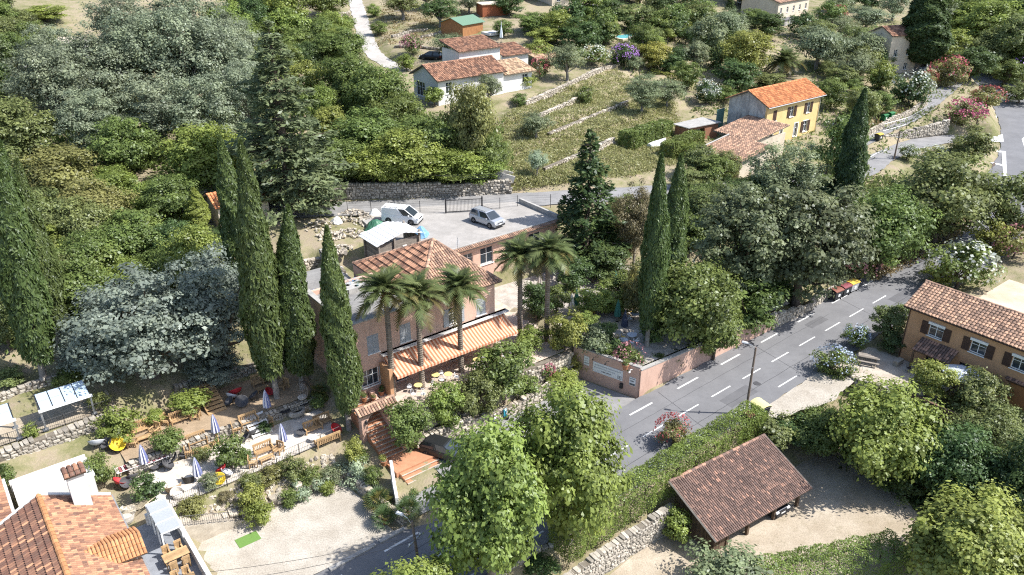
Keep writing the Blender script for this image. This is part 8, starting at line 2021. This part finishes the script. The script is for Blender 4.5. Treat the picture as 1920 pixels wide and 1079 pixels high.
def road_sign(p, yaw, label, shape, hh=2.4, face=None, text=None):
    root = empty('road_sign', p, yaw, label, 'road sign')
    k = MB(); k.bar((0, .03, -.3), (0, .03, hh + .3), .03, 6); k.build('post', STEEL, root)
    k = MB()
    if shape == 'square': k.box((0, 0, hh), (.7, .03, .7))
    elif shape == 'wide': k.box((0, 0, hh), (1.0, .03, .6))
    else: k.add([(x, y, z) for y in (-.015, .015) for x, z in ((-.45, hh + .35), (.45, hh + .35), (0, hh - .4))], [(0, 1, 2), (5, 4, 3), (0, 3, 4, 1), (1, 4, 5, 2), (2, 5, 3, 0)])
    f = k.build('face', face, root)
    if text: add('symbol', text_mesh(text, .6, WHITEP), f, (0, -.022, hh), (math.pi / 2, 0, 0))
    return root
road_sign(W(-6.6, 9.0, 2.3), YAW - R_(10), 'blue parking sign standing in the shrubs above the roadside wall', 'square', 1.3, plain('sign_blue', (0.03, 0.10, 0.38), .4), 'P')
road_sign(put(1790, 240), YAW + 2.2, 'pale sign seen from behind left of the magenta oleander', 'square', 2.6, plain('sign_grey', (0.55, 0.55, 0.54), .5))
road_sign(put(1858, 328), YAW, 'low sign board on the junction island', 'wide', 1.6, plain('sign_brown', (0.16, 0.12, 0.10), .6))
# fence and gate along the upper road
fp = [AL(x, y, 8.45)[:2] for x, y in ((652, 398), (740, 396), (836, 401))]; fq = [AL(x, y, 8.45)[:2] for x, y in ((904, 397), (970, 388), (1032, 386))]
def mesh_fence(pts, label, n):
    a0, b0 = pts[0]; root = empty('wire_fence', W(a0, b0, 8.45), YAW, label, 'fence')
    P = [np.array(p, float) - np.array(pts[0]) for p in pts]; seg = [np.linalg.norm(P[i + 1] - P[i]) for i in range(len(P) - 1)]
    w = MB()
    for i in range(len(seg)):
        m_ = max(1, int(seg[i] / 2.2))
        for k in range(m_ + (i == len(seg) - 1)):
            q = P[i] + (P[i + 1] - P[i]) * k / m_; kk = MB(); kk.bar((q[0], q[1], -.3), (q[0], q[1], 1.5), .035, 6); kk.build('post', IRON, root)
        for z in (.2, .5, .8, 1.1, 1.4): w.bar((P[i][0], P[i][1], z), (P[i + 1][0], P[i + 1][1], z), .009, 3)
    q = w.build('wires', IRON, root); q['kind'] = 'stuff'
mesh_fence(fp, 'wire fence along the upper road left of the iron gate', 5); mesh_fence(fq, 'wire fence along the upper road right of the iron gate', 4)
g0, g1 = fp[-1], fq[0]; gl = math.hypot(g1[0] - g0[0], g1[1] - g0[1])
gate = empty('iron_gate', W(g0[0], g0[1], 8.5), YAW + math.atan2(g1[1] - g0[1], g1[0] - g0[0]), 'black barred sliding gate onto the parking deck', 'gate')
for x in (0, gl): k = MB(); k.box((x, 0, .9), (.16, .16, 2.0)); k.build('gate_post', IRON, gate)
k = MB(); k.box((gl / 2, 0, 1.62), (gl, .06, .07)); k.box((gl / 2, 0, .15), (gl, .06, .09)); k.build('frame', IRON, gate)
for i in range(26): k = MB(); x = gl * (i + .7) / 26.5; k.bar((x, 0, .15), (x, 0, 1.62), .016, 4); k.build('bar', IRON, gate)
fl = AL(1660, 245, 7.2); fr_ = AL(1760, 205, 8.4)
railing('lane_fence', [AL(1655, 246, 7.0)[:2], AL(1700, 232, 7.6)[:2], AL(1752, 204, 8.4)[:2]], lambda t: 6.9 + 1.3 * t, 'thin wire fence along the outer edge of the lane', 1.3, .5, STEEL)
# kerb, drain, junction paint
k = MB()
for (a0, a1) in ((-30, -26.2), (-25.8, -23.6)): k.add([W(a, b, float(rz(a)) + z) for z in (-.1, .12) for a, b in ((a0, .85), (a1, .85), (a1, 1.2), (a0, 1.2))], [(3, 2, 1, 0), (4, 5, 6, 7), (0, 1, 5, 4), (1, 2, 6, 5), (2, 3, 7, 6), (3, 0, 4, 7)])
tag(k.build('kerb', CONC), kind='structure')
dr = empty('drain_grate', W(-22.6, .95, float(rz(-22.6)) + .02), YAW, 'black drain grate at the road edge below the planted wall', 'drain')
for i in range(6): k = MB(); k.box((-.5 + .2 * i, 0, .0), (.1, .5, .04)); k.build('bar', IRON, dr)
def paint_poly(pts, z): 
    mb = MB(); mb.poly([Vector(at(x, y, z)) for x, y in pts]); return mb.build('road_marking', PAINT, main_road)
JZ = 5.25
def jz(x, y):                                       # ray to the junction asphalt
    p = at(x, y, 5.0); a, b = toL(p[0], p[1]); i = np.argmin((MAIN[:, 0] - a) ** 2 + (MAIN[:, 1] - b) ** 2); z = MAIN[i, 2]
    p = at(x, y, z); a, b = toL(p[0], p[1]); i = np.argmin((MAIN[:, 0] - a) ** 2 + (MAIN[:, 1] - b) ** 2); return at(x, y, MAIN[i, 2] + .012)
jp = [(-1, [(1838, 262), (1880, 252), (1882, 266), (1838, 266)]), (0, [(1889, 200), (1897, 200), (1920, 245), (1920, 275), (1905, 225)]), (1, [(1878, 285), (1886, 285), (1888, 330), (1881, 330)]), (2, [(1843, 279), (1886, 284), (1886, 287), (1843, 283)]), (3, [(1853, 303), (1882, 309), (1882, 312), (1860, 307)]), (4, [(1874, 184), (1884, 191), (1880, 192), (1872, 187)])]
for i, pts in jp:
    mb = MB(); mb.poly([Vector(jz(*q)) for q in pts]); mb.build('road_marking', PAINT, main_road)
def line_paint(pts, w, road, dz=.014, nm='road_marking', par=None):
    P = [Vector(q) for q in pts]; mb = MB()
    L_, R = [], []
    for i, p in enumerate(P):
        d = (P[min(i + 1, len(P) - 1)] - P[max(i - 1, 0)]); d.z = 0; d.normalize(); s = Vector((-d.y, d.x, 0)) * w / 2; L_.append(p + s); R.append(p - s)
    for i in range(len(P) - 1): mb.quad(R[i], R[i + 1], L_[i + 1], L_[i])
    mb.build(nm, PAINT, par or main_road)
line_paint([at(x, y, 6.12 - .3 * t) for t, (x, y) in zip((0, .4, .7, 1), ((1600, 319), (1625, 298), (1645, 287), (1672, 279)))], .18, None, par=upper_road)
line_paint([jz(x, y) for x, y in ((1842, 240), (1858, 232), (1868, 222), (1868, 212), (1860, 202))], .2, None)
# builder yard: rubble, tarps, pallets
def heap(name, p, r, hh, m, label, cat, n=60, size=.3):
    root = empty(name, p, random.uniform(0, 6), label, cat); mb = MB()
    for i in range(n):
        a, q = random.uniform(0, 6.28), random.random() ** .6; s = size * random.uniform(.5, 1.3); z = hh * (1 - q) * random.uniform(.3, 1)
        M = Matrix.Translation((math.cos(a) * r * q, math.sin(a) * r * q, z + s * .2)) @ Matrix.Rotation(random.uniform(0, 3), 4, Vector((random.random(), random.random(), 1)))
        mb.box(None, (s, s * random.uniform(.5, 1), s * random.uniform(.3, .7)), M=M, tint=random.random())
    q = mb.build('rubble', m, root); q['kind'] = 'stuff'; return root
def tarp(p, r, hh, m, label):
    root = empty('tarpaulin', p, random.uniform(0, 6), label, 'tarpaulin'); n = 14; vs = [(0, 0, hh)]; fs = []
    for j in range(1, 5):
        for i in range(n):
            a = 6.283 * i / n; q = r * j / 4 * (1 + .15 * math.sin(3 * a + j)); vs.append((q * math.cos(a), q * math.sin(a), hh * max(.02, (1 - (j / 4) ** 1.6)) + random.uniform(-.06, .06)))
    for i in range(n): fs.append((0, 1 + i, 1 + (i + 1) % n))
    for j in range(3):
        for i in range(n): fs.append((1 + j * n + i, 1 + (j + 1) * n + i, 1 + (j + 1) * n + (i + 1) % n, 1 + j * n + (i + 1) % n))
    k = MB(); k.add(vs, fs); k.build('sheet', m, root)
GT2 = plain('green_tarp', (0.05, 0.15, 0.09), .5); BT2 = plain('blue_tarp', (0.16, 0.32, 0.50), .5); WT2 = plain('white_tarp', (0.62, 0.62, 0.60), .6)
for x, y, r, hh, n, l in [(655, 440, 1.6, .8, 70, 'rubble heap left of the green tarpaulin'), (690, 415, 1.8, .7, 70, 'rubble heap behind the green tarpaulin'), (620, 445, 1.6, .6, 60, 'rubble heap beside the rear chimney'), (665, 405, 2.0, .7, 80, 'rubble heap along the wire fence'), (740, 405, 1.6, .5, 50, 'low rubble heap near the white van'), (640, 470, 1.3, .6, 50, 'broken brick heap by the block wall'), (600, 425, 2.0, .7, 60, 'brick and stone heap behind the cypress tips')]:
    heap('rubble_heap', put(x, y), r, hh, STONEW, l, 'rubble', n)
tarp(put(705, 432), 1.5, 1.3, GT2, 'dark green tarpaulin heap beside the plank shed'); tarp(put(690, 442), 1.1, .5, WT2, 'white and green sheet beside the tarpaulin'); tarp(W(-2.6, 31.2, ZD), .95, 1.2, BT2, 'blue covered machine right of the plank shed'); tarp(put(703, 408), 1.0, 1.1, WT2, 'white covered trailer at the wire fence'); tarp(put(632, 418), .8, .8, WT2, 'white builder bag at the back of the yard')
BT3 = plain('blue_plastic', (0.20, 0.36, 0.55), .5); LT = plain('aqua_plastic', (0.25, 0.45, 0.45), .5)
for i, (a, b) in enumerate([(-16.8, 21.4), (-16.2, 20.8), (-15.4, 21.2), (-15.9, 21.9), (-14.8, 20.4), (-17.4, 20.6)]):
    metal_chair(W(a, b, 9.73 + .0), random.uniform(0, 6), (BT3, LT, WM)[i % 3], 'plastic chair dumped on the flat roof, %s of the pile' % ['first from left', 'second', 'third', 'fourth', 'rightmost', 'leftmost'][i], 'chairs dumped on the flat roof')
tarp(W(-19.0, 24.6, 8.5), 1.0, .6, BT2, 'blue sheet on the outbuilding roof'); tarp(W(-17.6, 24.4, 8.5), 1.1, .5, GT2, 'green sheet on the outbuilding roof'); heap('rubble_heap', W(-16.0, 24.6, 8.5), .8, .4, TILE_NEW, 'stack of broken orange tiles on the outbuilding roof', 'rubble', 50)
# pool, boat and little things up the hill
g = G(1180, 72); a, b = toL(g[0], g[1]); h = House('swimming_pool', a, b, g[2], 'turquoise swimming pool with white balustrade wall above the orchard', 'pool')
k = MB(); k.box((0, 0, .2), (9, 5, .6)); k.build('surround', CREAM_ST, h.root); k = MB(); k.box((0, 0, .505), (7.6, 3.6, .02)); k.build('water', plain('pool_water', (0.18, 0.55, 0.60), .06), h.root)
k = MB(); k.box((4, -3.2, .3), (15, .25, 1.6)); k.build('wall', WHITE_ST, h.root)
bt = empty('rowing_boat', put(1233, 272), YAW + R_(8), 'upturned white boat between the two laurel hedge blocks', 'boat')
k = MB(); vs = []; n = 9
for i in range(n):
    t = i / (n - 1); x = -2.2 + 4.4 * t; w = .85 * math.sin(math.pi * min(.98, .12 + t * .86)) ** .6 * (1 if t < .6 else 1 - ((t - .6) / .4) ** 2 * .9); vs += [(x, -w, .05), (x, -w * .8, .45), (x, 0, .62), (x, w * .8, .45), (x, w, .05)]
k.add(vs, [(5 * i + j, 5 * (i + 1) + j, 5 * (i + 1) + j + 1, 5 * i + j + 1) for i in range(n - 1) for j in range(4)] + [(0, 1, 2, 3, 4)]); k.build('hull', WHITEP, bt); k = MB(); k.box((0, 0, .66), (4.0, .07, .1)); k.build('keel', WHITEP, bt)
closed_parasol(put(940, 80), 'pale blue closed parasol in front of the garden hut', plain('pale_canvas', (0.62, 0.68, 0.72), .8), 3.2)
flat_thing('sun_deck', *AL(925, 86, 15.2)[:2], 4, 3, HL(*AL(925, 86, 15.2)[:2]), .5, WHITE_ST, 'white raised sun deck behind the white house', 'terrace')
hs = empty('orchard_steps', put(960, 335), YAW + R_(60), 'concrete garden steps and side walls leading from the upper road to the orchard', 'stairs')
for i in range(10): k = MB(); k.box((0, .5 * i, .17 * i - .1), (1.4, .5, .3)); k.build('step', CONC, hs)
for x in (-.9, .9): k = MB(); k.box(None, (.3, 5.4, .9), M=Matrix.Translation((x, 2.4, .95)) @ Matrix.Rotation(math.atan2(.17, .5), 4, 'X')); k.build('side_wall', CONC, hs)
